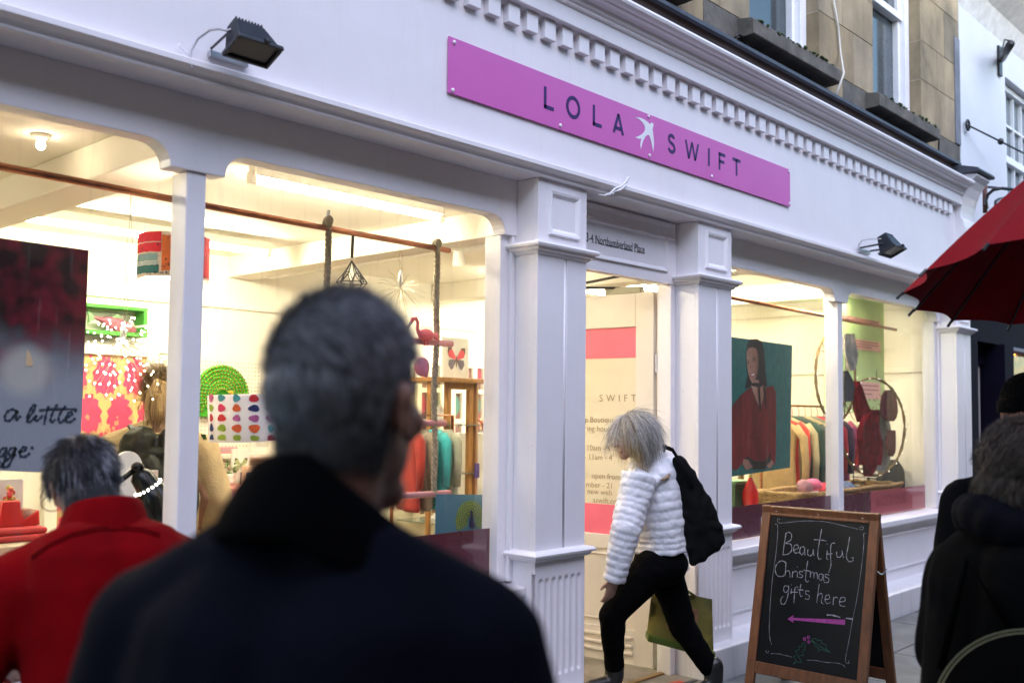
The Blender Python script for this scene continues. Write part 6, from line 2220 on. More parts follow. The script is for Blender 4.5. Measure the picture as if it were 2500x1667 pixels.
for s in (-1, 1):
    limb(mb, [P_(s * .17, -.01, -.29), P_(s * .235, -.03, -.58), P_(s * .22, .06, -.82)], [.055, .045, .032])
    mb_hand(mb, P_(s * .22, .06, -.83), BM @ V((0, .2, -1)), BM @ V((-s, 0, 0)), BM @ V((0, 1, 0)), .6)
limb(mb, [P_(-.08, 0, -.80), P_(-.09, .05, -1.2), P_(-.09, -.02, -1.55)], [.085, .06, .045])
limb(mb, [P_(.08, 0, -.80), P_(.09, .02, -1.2), P_(.09, .0, -1.55)], [.085, .06, .045])
remesh(mb, 'body', SKIN2, man, .007, 3)
eyes(mc, MM, man, 1.03)
NAVYC = mat('dark_navy_wool', (0.0022, 0.0028, 0.0062), 0.9, var=0.25, scale=10, bump=0.25, bscale=140, spec=0.06)
mb = MB()
mb.ell(P_(0, -.025, -.335), (.19, .115, .085), BM, 24, 14)
mb.cap(P_(-.05, -.03, -.215), P_(-.185, -.02, -.300), .075, .088).cap(P_(.05, -.03, -.215), P_(.185, -.02, -.300), .075, .088)
mb.cap(P_(-.06, -.045, -.33), P_(-.07, -.04, -.75), .14, .15).cap(P_(.06, -.045, -.33), P_(.07, -.04, -.75), .14, .15)
mb.cap(P_(0, 0, -.4), P_(0, 0, -.85), .13, .165)
for s in (-1, 1):
    limb(mb, [P_(s * .195, -.02, -.33), P_(s * .262, -.05, -.60), P_(s * .235, .06, -.84)], [.085, .074, .062])
coat = remesh(mb, 'coat', NAVYC, man, .009, 16, folds(.007, 8, 4, 2))
# turned-up collar: a standing band that opens to the right front
cb_ = MB()
prof = []
rows = []
NC = 40
for i in range(NC + 1):
    q = R(-130 + 280 * i / NC)          # 0 = back of the neck
    rx, ry = .098, .092
    dirv = V((math.sin(q), -math.cos(q), 0))
    op = max(0, math.cos(q) * -1)
    drop = .05 * (1 - math.cos(q)) / 2 + .055 * max(0, math.sin(q))
    base = P_(.01, -.005, -.178 - drop * 1.1) + BM @ V((dirv.x * rx * 1.26, dirv.y * ry * 1.22, 0))
    topp = P_(.012, .012, -.088 - drop * 1.15) + BM @ V((dirv.x * rx * .86, dirv.y * ry * .86, 0))
    out = (BM @ dirv) * .016
    rows.append((base - out * .3, base + out * 1.3, topp + out, topp + out * .3 + Z3 * .006, topp - out * .4))
vs_ = [p for r_ in rows for p in r_]
cb_.add(vs_, [(i * 5 + j, i * 5 + (j + 1) % 5, (i + 1) * 5 + (j + 1) % 5, (i + 1) * 5 + j) for i in range(NC) for j in range(5)] + [(0, 1, 2, 3, 4), tuple(NC * 5 + j for j in (4, 3, 2, 1, 0))])
cl_ = cb_.build('collar', mat('black_collar_velvet', (0.0009, 0.0009, 0.0013), 0.95, var=0.2, spec=0.04), coat, True)
md = cl_.modifiers.new('s', 'SUBSURF')
md.levels = md.render_levels = 1
tb2, sb2 = MB(), MB()
gx = V((b0.x, b0.y, 0))
legs(tb2, sb2, P_(0, 0, -.78), gx + BM @ V((-.1, .12, 0)), gx + BM @ V((.1, -.15, 0)), bf)
remesh(tb2, 'trousers', BTROU, man, .011, 5, folds(.004))
remesh(sb2, 'shoes', BSHOE, man, .009, 3)
HG = mat('grey_hair', (0.035, 0.035, 0.038), 0.55, col2=(0.36, 0.36, 0.40), island=True)
hr = MB().ell(mc + MM @ V((0, -.016, .030)), (.080, .100, .099), MM, 28, 18)
hcap = hr.build('hair', mat('grey_hair_base', (0.07, 0.07, 0.078), 0.9, var=0.3, scale=30), man, True)
hair('hair_strands', hcap, mc + MM @ V((0, -.016, .030)), MM, (.080, .1005, .0995), 9000, lambda d: .030 + .012 * max(0, d.z), lambda d: V((.9, -.5, -.35)) if d.z > .1 else V((.4, -.3, -1)),
     lambda d: d.z > -.80 and not (d.y > .35 and d.z < .35) and not (abs(d.x) > .72 and d.y > -.15 and d.z < -.12), .00085, HG, 5, .025, .1, .03, 4, .07)
hair('nape_hair', hcap, mc + MM @ V((0, -.02, -.03)), MM, (.066, .078, .085), 2600, lambda d: .028, lambda d: V((0, -.1, -1)), lambda d: d.y < -.05 and -.85 < d.z < .2, .0008, mat('shaded_nape_hair', (.012, .012, .013), .6, col2=(.11, .11, .12), island=True), 6, .03, .2, .04, 4, .07)  # same grey hair, shade at the nape put into a darker colour

# ---- 2. person in the red coat looking into the window
rc0 = atd(200, 1180, 2.6)
rf = (.20, .98)
RM = frame(rf, R(-32), R(4))
RB = frame(rf)
red = thing('person', 'person in a red wool coat stooping to look into the left window', 'person', (rc0.x, rc0.y - .1, 0))
r0_ = V(rc0) + RB @ V((.035, -.10, .075))
P_ = lambda a, b, d: r0_ + RB @ V((a, b, d))
mb = MB()
mb_head(mb, rc0, RM, .93)
mb.cap(rc0 + RM @ V((0, -.03, -.05)), P_(0, -.02, -.19), .055, .062)
mb.ell(P_(0, -.04, -.33), (.17, .10, .13), RB, 20, 12).ell(P_(0, -.08, -.58), (.15, .11, .25), RB, 20, 12)
for s in (-1, 1):
    limb(mb, [P_(s * .16, -.02, -.25), P_(s * .25, -.02, -.47), P_(s * .20, .16, -.56)], [.05, .042, .03])
    mb_hand(mb, P_(s * .20, .17, -.565), RB @ V((-s * .3, 1, -.1)), RB @ V((-s, 0, 0)), RB @ V((0, .2, 1)), .7)
for s in (-1, 1):
    limb(mb, [P_(s * .08, -.1, -.72), P_(s * .09, -.03, -1.02), P_(s * .09, -.08, -1.33)], [.085, .06, .045])
remesh(mb, 'body', SKIN, red, .007, 3)
eyes(rc0, RM, red, .93)
REDC = mat('red_wool', (0.15, 0.0008, 0.0025), 0.95, var=0.16, scale=7, bump=0.25, bscale=170, spec=0.06)
mb = MB()
mb.ell(P_(0, -.05, -.285), (.20, .125, .11), RB, 26, 16)
mb.cap(P_(-.04, -.05, -.20), P_(-.19, -.03, -.285), .062, .078).cap(P_(.04, -.05, -.20), P_(.19, -.03, -.285), .062, .078)
mb.cap(P_(-.07, -.085, -.30), P_(-.06, -.12, -.62), .145, .135).cap(P_(.07, -.085, -.30), P_(.06, -.12, -.62), .145, .135)
mb.cap(P_(-.06, -.11, -.60), P_(-.07, -.10, -.90), .135, .15).cap(P_(.06, -.11, -.60), P_(.07, -.10, -.90), .135, .15)
for s in (-1, 1):
    limb(mb, [P_(s * .20, -.035, -.30), P_(s * .30, -.04, -.52), P_(s * .225, .12, -.59)], [.085, .068, .055])
rcoat = remesh(mb, 'coat', REDC, red, .009, 16, folds(.008, 7, 4, 5))
RSEAM = mat('red_seam', (0.045, 0.0005, 0.001), 0.95, spec=.03)
for dy in (0, 7):
    seam_px('yoke_seam', rcoat, rcoat, [(78, 1358 + dy), (120, 1328 + dy), (175, 1303 + dy), (235, 1289 + dy), (300, 1286 + dy), (350, 1291 + dy), (398, 1306 + dy)], .0022, RSEAM)
cb_ = MB()
rows = []
NC = 36
for i in range(NC + 1):
    q = R(-125 + 250 * i / NC)
    dv = V((math.sin(q), -math.cos(q), 0))
    base = P_(0, -.015, -.205) + RB @ V((dv.x * .125, dv.y * .125, -.03 - .035 * (1 - math.cos(q))))
    topp = P_(0, .012, -.098) + RB @ V((dv.x * .086, dv.y * .088, -.03 * (1 - math.cos(q))))
    out = (RB @ dv) * .012
    rows.append((base, base + out, topp + out * .7, topp + out * .2 + Z3 * .005, topp - out * .5))
vs_ = [p for r_ in rows for p in r_]
cb_.add(vs_, [(i * 5 + j, i * 5 + (j + 1) % 5, (i + 1) * 5 + (j + 1) % 5, (i + 1) * 5 + j) for i in range(NC) for j in range(5)] + [(0, 1, 2, 3, 4), tuple(NC * 5 + j for j in (4, 3, 2, 1, 0))])
cl_ = cb_.build('collar', REDC, rcoat, True)
md = cl_.modifiers.new('s', 'SUBSURF')
md.levels = md.render_levels = 1
tb2, sb2 = MB(), MB()
gx = V((r0_.x, r0_.y, 0))
legs(tb2, sb2, P_(0, -.10, -.74), gx + RB @ V((-.1, .0, 0)), gx + RB @ V((.12, -.1, 0)), rf)
remesh(tb2, 'trousers', BTROU, red, .011, 5, folds(.004))
remesh(sb2, 'shoes', BSHOE, red, .009, 3)
HD = mat('dark_grey_hair', (0.006, 0.006, 0.007), 0.42, col2=(0.06, 0.06, 0.075), island=True)
hc_ = rc0 + RM @ V((0, -.016, .022))
hcap = MB().ell(hc_, (.073, .094, .093), RM, 26, 16).build('hair', mat('dark_hair_base', (0.012, 0.012, 0.014), 0.7, var=0.4, scale=30), red, True)
crown = V((.05, -.45, .9)).normalized()
hair('hair_strands', hcap, hc_, RM, (.073, .094, .093), 3400, lambda d: .06, lambda d: (d - crown) * 1.0 + V((.15, -.2, -.55)),
     lambda d: d.z > -.5 and not (d.y > .45 and d.z < .3) and not (abs(d.x) > .6 and d.y > -.2 and d.z < -.05), .0012, HD, 15, .05, .15, .09, 7, .04, 150)
hair('silver_strands', hcap, hc_, RM, (.074, .095, .094), 200, lambda d: .07 + .01 * (1 - d.z), lambda d: (d - crown) * 1.0 + V((.15, -.2, -.55)),
     lambda d: d.z > -.5 and d.y < .3, .0013, mat('silver_hair', (.16, .16, .19), .4, col2=(.42, .42, .48), island=True), 16, .06, .35, .10, 7, .06, 40)
hair('nape_hair', hcap, rc0 + RM @ V((0, -.03, -.045)), RM, (.064, .068, .070), 1400, lambda d: .065, lambda d: V((.1 * d.x, -.2, -1)), lambda d: d.y < -.25 and d.z < .3, .0012, HD, 17, .05, .25, .10, 6, .05, 60)
# spectacles arm at the left temple
MB().tube([rc0 + RM @ V(q) for q in ((-.083, .085, .012), (-.086, .03, .012), (-.086, -.005, .010), (-.085, -.018, -.004))], .0018, 6).tube([rc0 + RM @ V((-.055 + .026 * math.cos(q), .10, .0 + .022 * math.sin(q))) for q in [i * PI / 7 for i in range(14)]], .0015, 5, closed=True).build('spectacles', BLACK, red, True)

# ---- 3. woman in the white quilted jacket at the door
D_ = 5.42
J = lambda x, y, d=D_: atd(x, y, d)
wf = (-.93, .36)
wc = J(1543, 1064, 5.40)
WM = frame((-.78, .62), R(-12), R(0))
WB = frame(wf)
wom = thing('person', 'fair haired woman in a white quilted jacket striding past the open door', 'person', (4.6, 0.0, 0))
nk = J(1583, 1130, 5.44)
shL, shR = J(1560, 1172, 5.30), J(1605, 1160, 5.58)
elL, wrL = J(1528, 1290, 5.22), J(1499, 1408, 5.24)
elR, wrR = J(1650, 1290, 5.66), J(1655, 1400, 5.62)
pel = J(1612, 1362, 5.44)
hL, hR = J(1592, 1385, 5.36), J(1620, 1385, 5.52)
kL, aL = J(1494, 1502, 5.34), J(1500, 1642, 5.40)
kR, aR = J(1668, 1530, 5.50), J(1742, 1652, 5.46)
wfv = V((wf[0], wf[1], 0)).normalized()
mb = MB()
mb_head(mb, wc, WM, .97)
mb.cap(wc + WM @ V((0, -.02, -.05)), nk, .050, .055)
mb.cap(nk, J(1597, 1210, 5.44), .08, .10).cap(J(1597, 1210, 5.44), pel, .10, .11)
limb(mb, [shL, elL, wrL], [.05, .04, .027])
limb(mb, [shR, elR, wrR], [.05, .04, .027])
mb_hand(mb, wrL, (J(1487, 1470, 5.26) - wrL), WB @ V((.9, .2, 0)), WB @ V((0, 1, -.1)), .45, .95)
mb_hand(mb, wrR, V((0, 0, -1)), WB @ V((-.9, .2, 0)), WB @ V((0, 1, 0)), 1.3, .95)
limb(mb, [hL, kL, aL], [.085, .058, .04])
limb(mb, [hR, kR, aR], [.085, .058, .04])
remesh(mb, 'body', SKIN, wom, .006, 3)
eyes(wc, WM, wom, .97)
WHJ = mat('white_quilted_nylon', (0.72, 0.71, 0.75), 0.35, var=0.05, scale=12, bump=0.15, bscale=70)


def puffer(mb, path, rads, n_q, ys=1.0, M=None, amp=.012):
    """quilted tube: the radius swells between stitched lines"""
    N_ = n_q * 7
    pts, rr = [], []
    k = len(path) - 1
    for i in range(N_ + 1):
        t = i / N_ * k
        s_ = min(int(t), k - 1)
        f_ = t - s_
        pts.append(V(path[s_]).lerp(V(path[s_ + 1]), f_))
        r_ = rads[s_] + (rads[s_ + 1] - rads[s_]) * f_
        rr.append(r_ - amp + amp * 1.6 * abs(math.sin(PI * i / 7)) ** .6)
    mb.tube(pts, rr, 26, flat=ys)


mb = MB()
puffer(mb, [J(1580, 1105, 5.44), J(1590, 1150, 5.44), J(1600, 1230, 5.44), J(1610, 1300, 5.44), J(1614, 1345, 5.44)], [.075, .165, .178, .165, .165], 13, .80, None, .0035)
puffer(mb, [shL + Z3 * .03, J(1545, 1230, 5.27), elL, J(1514, 1350, 5.23), J(1499, 1418, 5.24)], [.095, .088, .078, .070, .060], 15, 1, None, .0035)
puffer(mb, [shR + Z3 * .02, elR, J(1655, 1395, 5.62)], [.09, .078, .060], 12, 1, None, .008)
wj = remesh(mb, 'jacket', WHJ, wom, .0055, 3, folds(.008, 13, 10, 3, .0016))
hd = MB()
for i in range(6):
    q0_ = R(-70 + 28 * i)
    pass
hood = MB().tube([J(1545, 1150, 5.30), J(1590, 1178, 5.30), J(1632, 1158, 5.36), J(1640, 1125, 5.48), J(1612, 1105, 5.58)], [.03, .042, .045, .042, .03], 12)
remesh(hood, 'hood', WHJ, wj, .006, 4, folds(.003, 20, 20))
MB().tube([J(1612, 1172, 5.262), J(1628, 1166, 5.285), J(1638, 1152, 5.32)], [.004, .011, .004], 8).build('hood_lining', mat('tan_lining', (.30, .20, .12), .8), wj, True)
mb = MB()
limb(mb, [hL, kL, aL + Z3 * .02], [.105, .072, .052])
limb(mb, [hR, kR, aR + Z3 * .02], [.105, .074, .053])
mb.ell(pel - Z3 * .03, (.165, .145, .12), WB, 20, 12)
remesh(mb, 'trousers', BTROU, wom, .009, 5, folds(.006, 10, 14, 4))
mb = MB()
mb.cap(aL + Z3 * .06, aL - Z3 * .02, .055, .052).cap(aL - Z3 * .045, aL - Z3 * .055 + wfv * .15, .042, .034)
remesh(mb, 'boot', BSHOE, wom, .007, 3)
mb = MB()
tof = (wfv * .9 + Z3 * -.35).normalized()
mb.cap(aR + Z3 * .06, aR - Z3 * .02, .055, .052).cap(aR - Z3 * .03, aR - Z3 * .03 + tof * .15, .042, .034)
remesh(mb, 'boot', BSHOE, wom, .007, 3)
HB = mat('ash_blonde_hair', (0.26, 0.23, 0.19), 0.45, col2=(0.66, 0.63, 0.60), island=True)
HB2 = mat('gold_blonde_hair', (0.30, 0.19, 0.06), 0.4, col2=(0.62, 0.48, 0.24), island=True)
hc_ = wc + WM @ V((0, -.012, .022))
hcap = MB().ell(hc_, (.084, .104, .104), WM, 24, 16).build('hair', mat('ash_hair_base', (0.22, 0.19, 0.16), 0.7, var=0.3, scale=30), wom, True)
hair('hair_strands', hcap, hc_, WM, (.085, .105, .105), 5200, lambda d: random.uniform(.13, .22), lambda d: d * .2 + V((.9 * d.x, -.15, -.6)), lambda d: d.z > -.45 and not (d.y > .35 and d.z < .55), .0009, HB, 25, .10, .9, .10, 9, .10, 260)
hair('front_locks', hcap, hc_, WM, (.086, .107, .105), 900, lambda d: random.uniform(.16, .24), lambda d: V((1.2 * d.x, .15, -.8)), lambda d: .0 < d.y < .6 and d.z > .1 and abs(d.x) > .35, .0009, HB2, 26, .10, 1.2, .10, 9, .12, 60)

# black shoulder bag and the tote
bg = thing('shoulder_bag', 'slouchy black shoulder bag on the white jacketed woman', 'handbag', J(1715, 1365, 5.38))
mb = MB()
bd = 5.34
pts = [(1642, 1108), (1658, 1112), (1704, 1178), (1746, 1250), (1770, 1325), (1736, 1352), (1690, 1382), (1674, 1300), (1660, 1200)]
cen = (1708, 1275)
ins_ = [(cen[0] + (x - cen[0]) * .86, cen[1] + (y - cen[1]) * .90) for x, y in pts]
for (p, q) in zip(ins_, ins_[1:] + ins_[:1]):
    mb.cap(J(*p, bd), J(*q, bd), .024, .024).cap(J(cen[0], cen[1], bd), J((p[0] + q[0]) / 2, (p[1] + q[1]) / 2, bd), .042, .034).cap(J(cen[0], cen[1], bd), J(*p, bd), .042, .026)
remesh(mb, 'bag', mat('black_bag_cloth', (0.003, 0.003, 0.0035), 0.8, var=0.3, scale=14, spec=0.15), bg, .008, 6, folds(.006, 12, 9, 8))
MB().tube([J(1690, 1190, 5.30), J(1668, 1140, 5.27), J(1642, 1098, 5.30), J(1618, 1088, 5.42), J(1625, 1110, 5.60)], .012, 8, flat=.5).build('strap', MATS['black_bag_cloth'], bg, True)
tg = thing('tote_bag', 'olive and yellow shopping tote swinging behind the striding legs', 'shopping bag', J(1660, 1600, 5.6))
td = 5.62
Q = [J(1592, 1436, td), J(1738, 1462, td), J(1742, 1600, td), J(1578, 1556, td)]
nq = (Q[1] - Q[0]).cross(Q[3] - Q[0]).normalized()
if nq.dot(_fw) > 0:
    nq = -nq
TOTE = mat('olive_tote_print', (0.09, 0.085, 0.025), 0.6, col2=(0.22, 0.18, 0.03), scale=5)
mb = MB()
F_, B_ = [], []
NG = 8
for i in range(NG + 1):
    for j in range(NG + 1):
        p = Q[3].lerp(Q[2], i / NG).lerp(Q[0].lerp(Q[1], i / NG), j / NG)
        bul = .045 * math.sin(PI * i / NG) ** .5 * (1 - .8 * j / NG) + .006 * math.sin(i * 2 + j)
        F_.append(p + nq * bul)
        B_.append(p - nq * bul)
W_ = NG + 1
f_ = [(i * W_ + j, (i + 1) * W_ + j, (i + 1) * W_ + j + 1, i * W_ + j + 1) for i in range(NG) for j in range(NG)]
nB = len(F_)
f_ += [tuple(nB + q for q in reversed(g_)) for g_ in f_[:]]
for i in range(NG):
    f_.append((i * W_, i * W_ + nB, (i + 1) * W_ + nB, (i + 1) * W_))
for j in range(NG):
    f_.append((j, j + 1, j + 1 + nB, j + nB))
    f_.append((NG * W_ + j, NG * W_ + j + nB, NG * W_ + j + 1 + nB, NG * W_ + j + 1))
mb.add(F_ + B_, f_).build('bag', TOTE, tg, True)
mb = MB()
e1, e2 = (Q[2] - Q[3]).normalized(), (Q[0] - Q[3]).normalized()
mb.obox((Q[2] + Q[3]) / 2 + e2 * .012, (Q[2] - Q[3]) / 2, nq * .05, e2 * .02)
mb.build('base_band', mat('lime_band', (.08, .12, .01), .6), tg, bevel=.008)
mb = MB()
mb.obox((Q[0] + Q[1]) / 2 + (Q[2] - Q[1]) * .42 + nq * .043 - (Q[1] - Q[0]) * .02, (Q[1] - Q[0]) * .24, nq * .004, e2 * .07)
mb.build('printed_patch', mat('tote_patch', (.32, .16, .08), .6, var=.4, scale=14), tg)
for q in (-.5, .5):
    MB().tube([Q[0].lerp(Q[1], .3) + nq * .02 * q, wrR + Z3 * -.06 + nq * .02 * q, Q[0].lerp(Q[1], .72) + nq * .02 * q], .008, 6).build('handle', TOTE, tg, True)

# ---- 4. person at the right edge in a dark hooded coat
pc_ = atd(2490, 1150, 2.7)
pf = (CR.x * .86 + _fw.x * .5, CR.y * .86 + _fw.y * .5)
PM = frame(pf, R(-24), R(-4))
PB = frame(pf)
per = thing('person', 'person in a black hooded coat with a magenta scarf at the right edge', 'person', (pc_.x, pc_.y, 0))
P_ = lambda a, b, d: V(pc_) + PB @ V((a * .80 + .02, (b - .04) * .9 + .02, d * .95 + .045))
mb = MB()
mb_head(mb, pc_, PM, 1.0)
mb.cap(pc_ + PM @ V((0, -.03, -.05)), P_(0, -.02, -.22), .055, .062)
mb.ell(P_(0, -.03, -.36), (.17, .10, .13), PB, 20, 12).ell(P_(0, -.05, -.6), (.15, .11, .25), PB, 20, 12)
for s in (-1, 1):
    limb(mb, [P_(s * .16, -.02, -.29), P_(s * .23, -.02, -.55), P_(s * .2, .14, -.70)], [.05, .042, .03])
    mb_hand(mb, P_(s * .2, .15, -.705), PB @ V((0, 1, -.3)), PB @ V((-s, 0, 0)), PB @ V((0, .2, 1)), .9)
    limb(mb, [P_(s * .08, -.05, -.74), P_(s * .09, .0, -1.05), P_(s * .09, -.03, -1.38)], [.085, .06, .045])
remesh(mb, 'body', SKIN, per, .007, 3)
eyes(pc_, PM, per)
BLKC = mat('black_parka', (0.0012, 0.0012, 0.0016), 0.9, spec=0.06, var=0.3, scale=9, bump=0.2, bscale=90)
mb = MB()
mb.ell(P_(0, -.03, -.34), (.215, .14, .12), PB, 24, 14)
for s in (-1, 1):
    mb.cap(P_(s * .06, -.05, -.25), P_(s * .20, -.03, -.34), .07, .09)
    mb.cap(P_(s * .08, -.06, -.36), P_(s * .09, -.06, -.95), .16, .20)
    limb(mb, [P_(s * .215, -.03, -.35), P_(s * .29, -.03, -.60), P_(s * .23, .13, -.72)], [.095, .08, .065])
pcoat = remesh(mb, 'coat', BLKC, per, .01, 14, folds(.008, 7, 4, 9))
# navy quilted hood lying on the nape
mb = MB()
for i in range(7):
    q = R(200 + 24 * i)
    mb.ell(P_(.135 * math.cos(q) , -.03 + .115 * math.sin(q), -.185 + .02 * math.sin(i)), (.060, .060, .058), None, 14, 10)
remesh(mb, 'hood', mat('navy_quilt', (.0018, .002, .0045), .8, var=.3, scale=12, spec=.06), pcoat, .008, 3)
mb = MB()
for i in range(9):
    q = 2 * PI * i / 9
    mb.ell(P_(.085 * math.cos(q), .0 + .085 * math.sin(q), -.195 + .012 * math.sin(i * 2)), (.05, .05, .034), None, 12, 8)
remesh(mb, 'scarf', mat('magenta_scarf', (.34, .004, .12), .85, var=.25, scale=16), per, .007, 3, folds(.004, 18, 18))
HF = mat('brown_grey_hair', (.022, .016, .012), .6, col2=(.13, .095, .072), island=True)
hc_ = pc_ + PM @ V((0, -.018, .028))
hcap = MB().ell(hc_, (.084, .104, .102), PM, 24, 16).build('hair', mat('brown_hair_base', (.035, .028, .023), .8, var=.4, scale=30), per, True)
hair('hair_strands', hcap, hc_, PM, (.084, .104, .102), 4200, lambda d: .055, lambda d: V((.3 * d.x, -.7, -.6)) + d * .2, lambda d: d.z > -.7 and not (d.y > .4 and d.z < .35) , .0013, HF, 35, .12, .3, .12, 6, .12, 140)
hair('nape_hair', hcap, pc_ + PM @ V((0, -.03, -.05)), PM, (.070, .078, .085), 2200, lambda d: .05, lambda d: V((.2 * d.x, -.15, -1)), lambda d: d.y < .15 and d.z < .3, .0013, HF, 36, .08, .3, .12, 6, .12, 90)
MB().tube([pc_ + PM @ V(q) for q in ((-.088, .09, .010), (-.088, .03, .012), (-.087, -.01, .008))], .0022, 6).tube([pc_ + PM @ V((-.045 + .03 * math.cos(q), .105, .0 + .024 * math.sin(q))) for q in [i * PI / 7 for i in range(14)]], .0018, 5, closed=True).build('spectacles', STEEL, per, True)
tb2, sb2 = MB(), MB()
gx = V((pc_.x, pc_.y, 0)) + PB @ V((0, -.05, 0))
legs(tb2, sb2, P_(0, -.06, -.76), gx + PB @ V((-.1, .1, 0)), gx + PB @ V((.1, -.12, 0)), pf)
remesh(tb2, 'trousers', BTROU, per, .011, 5, folds(.004))
remesh(sb2, 'shoes', BSHOE, per, .009, 3)
# round black bag with pale piping on that person's arm
rbg = thing('round_bag', 'round black bag with pale piping carried low at the right edge', 'handbag', atd(2520, 1880, 2.35))
bc_ = atd(2540, 1790, 2.36)
tob = (CAMP - bc_).normalized()
bu = Z3 - tob * tob.z
bu.normalize()
br_ = tob.cross(bu)
Mb = Matrix((br_, bu, tob)).transposed()
MB().ell(bc_, (.235, .235, .07), Mb, 30, 16).build('bag', mat('black_bag_leather', (.001, .001, .001), .8, var=.2, spec=.03), rbg, True)
for k, (rr, oo) in enumerate(((.238, .02), (.228, .038))):
    MB().tube([bc_ + br_ * math.cos(q) * rr + bu * math.sin(q) * rr + tob * oo for q in [i * 2 * PI / 60 for i in range(60)]], .0012, 6, closed=True).build('piping', mat('pale_piping', (.28, .26, .14), .4), rbg, True)
MB().tube([bc_ + br_ * .05 + bu * .22, bc_ + bu * .40 + br_ * .16, bc_ + br_ * .22 + bu * .12], .011, 8).build('strap', MATS['black_bag_leather'], rbg, True)

# ---- 5. person in the black beanie further along
bn = atd(2506, 1006, 3.6)
nf = (CR.x * .3 + _fw.x, CR.y * .3 + _fw.y)
NM = frame(nf, R(-5))
NB_ = frame(nf)
bp_ = thing('person', 'person in a black knitted beanie holding the red umbrella, cut by the right edge', 'person', (bn.x, bn.y, 0))
P_ = lambda a, b, d: V(bn) + NB_ @ V((a, b, d))
mb = MB()
mb_head(mb, bn, NM, 1.0)
mb.cap(bn + NM @ V((0, -.03, -.05)), P_(0, -.04, -.22), .055, .062)
mb.ell(P_(0, -.04, -.36), (.17, .10, .13), NB_, 20, 12).ell(P_(0, -.04, -.6), (.15, .11, .25), NB_, 20, 12)
UC = V((3.918, -2.461, 2.044))
UA = V((.097, .111, .989)).normalized()
uh = UC - UA * .92
limb(mb, [P_(.16, -.03, -.29), P_(.30, -.02, -.52), uh + NB_ @ V((-.03, 0, 0))], [.05, .042, .03])
mb_hand(mb, uh + NB_ @ V((-.03, -.05, 0)), NB_ @ V((.1, 1, 0)), NB_ @ V((1, 0, 0)), Z3, 1.4)
limb(mb, [P_(-.16, -.03, -.29), P_(-.23, -.04, -.56), P_(-.22, .04, -.80)], [.05, .042, .03])
mb_hand(mb, P_(-.22, .04, -.81), NB_ @ V((0, .2, -1)), NB_ @ V((1, 0, 0)), NB_ @ V((0, 1, 0)), .6)
for s in (-1, 1):
    limb(mb, [P_(s * .08, -.04, -.8), P_(s * .09, .0, -1.15), P_(s * .09, -.03, -1.55)], [.085, .06, .045])
remesh(mb, 'body', SKIN2, bp_, .008, 3)
mb = MB().ell(bn + NM @ V((0, -.012, .045)), (.088, .108, .098), NM, 28, 18)
hat = remesh(mb, 'beanie', mat('black_rib_knit', (.002, .002, .0025), .95, var=.3, scale=40, bump=.6, bscale=150, spec=.08), bp_, .006, 2, lambda p: .0016 * math.sin(math.atan2(p.y - bn.y, p.x - bn.x) * 60))
MB().lathe([(.093, 0), (.098, .004), (.098, .044), (.092, .05)], bn + NM @ V((0, -.008, -.005)), NM @ Z3, 30).build('cuff', MATS['black_rib_knit'], hat, True)
mb = MB()
mb.ell(P_(0, -.05, -.34), (.21, .13, .12), NB_, 24, 14)
for s in (-1, 1):
    mb.cap(P_(s * .06, -.06, -.25), P_(s * .20, -.04, -.33), .07, .088)
    mb.cap(P_(s * .07, -.06, -.36), P_(s * .08, -.06, -.9), .15, .17)
limb(mb, [P_(.21, -.04, -.33), P_(.31, -.03, -.54), uh + NB_ @ V((-.05, -.05, 0))], [.09, .075, .058])
limb(mb, [P_(-.21, -.04, -.33), P_(-.26, -.05, -.58), P_(-.235, .04, -.78)], [.09, .075, .06])
remesh(mb, 'coat', mat('black_wool_coat', (.002, .002, .003), .9, var=.3, scale=9, spec=.08), bp_, .011, 6, folds(.007, 7, 4, 12))
tb2, sb2 = MB(), MB()
gx = V((bn.x, bn.y, 0))
legs(tb2, sb2, P_(0, -.05, -.8), gx + NB_ @ V((-.1, .08, 0)), gx + NB_ @ V((.1, -.1, 0)), nf)
remesh(tb2, 'trousers', BTROU, bp_, .012, 5, folds(.004))
remesh(sb2, 'shoes', BSHOE, bp_, .009, 3)

# ---- 6. shopper inside, seen from behind
ic = at(388, 962, 1.9)
vf = V((ic.x, ic.y + 3.2, 0)).normalized()
IM = frame((vf.x, vf.y), R(-4), R(0))
ins = thing('person', 'fair ponytailed shopper in a beige jumper with a dark backpack inside the shop', 'person', (ic.x, ic.y, FZ))
P_ = lambda a, b, d: V(ic) + IM @ V((a * 1.22, b, d))
mb = MB()
mb_head(mb, ic, IM, .97)
mb.cap(P_(0, -.02, -.06), P_(0, -.03, -.2), .05, .055)
mb.ell(P_(0, -.03, -.34), (.16, .10, .13), IM, 20, 12).ell(P_(0, -.03, -.58), (.14, .10, .25), IM, 20, 12)
for s in (-1, 1):
    limb(mb, [P_(s * .15, -.02, -.27), P_(s * .22, -.03, -.55), P_(s * .2, .12, -.72)], [.048, .04, .028])
    mb_hand(mb, P_(s * .2, .125, -.725), IM @ V((0, 1, -.3)), IM @ V((-s, 0, 0)), IM @ V((0, 0, 1)), .7)
    limb(mb, [P_(s * .08, -.02, -.74), P_(s * .085, .0, -1.05), P_(s * .09, -.02, -1.42)], [.09, .06, .045])
remesh(mb, 'body', SKIN, ins, .008, 3)
eyes(ic, IM, ins, .97)
BEI = mat('beige_knit', (.52, .40, .22), .9, var=.1, scale=14, bump=.4, bscale=90)
mb = MB()
mb.ell(P_(0, -.03, -.31), (.19, .12, .11), IM, 24, 14)
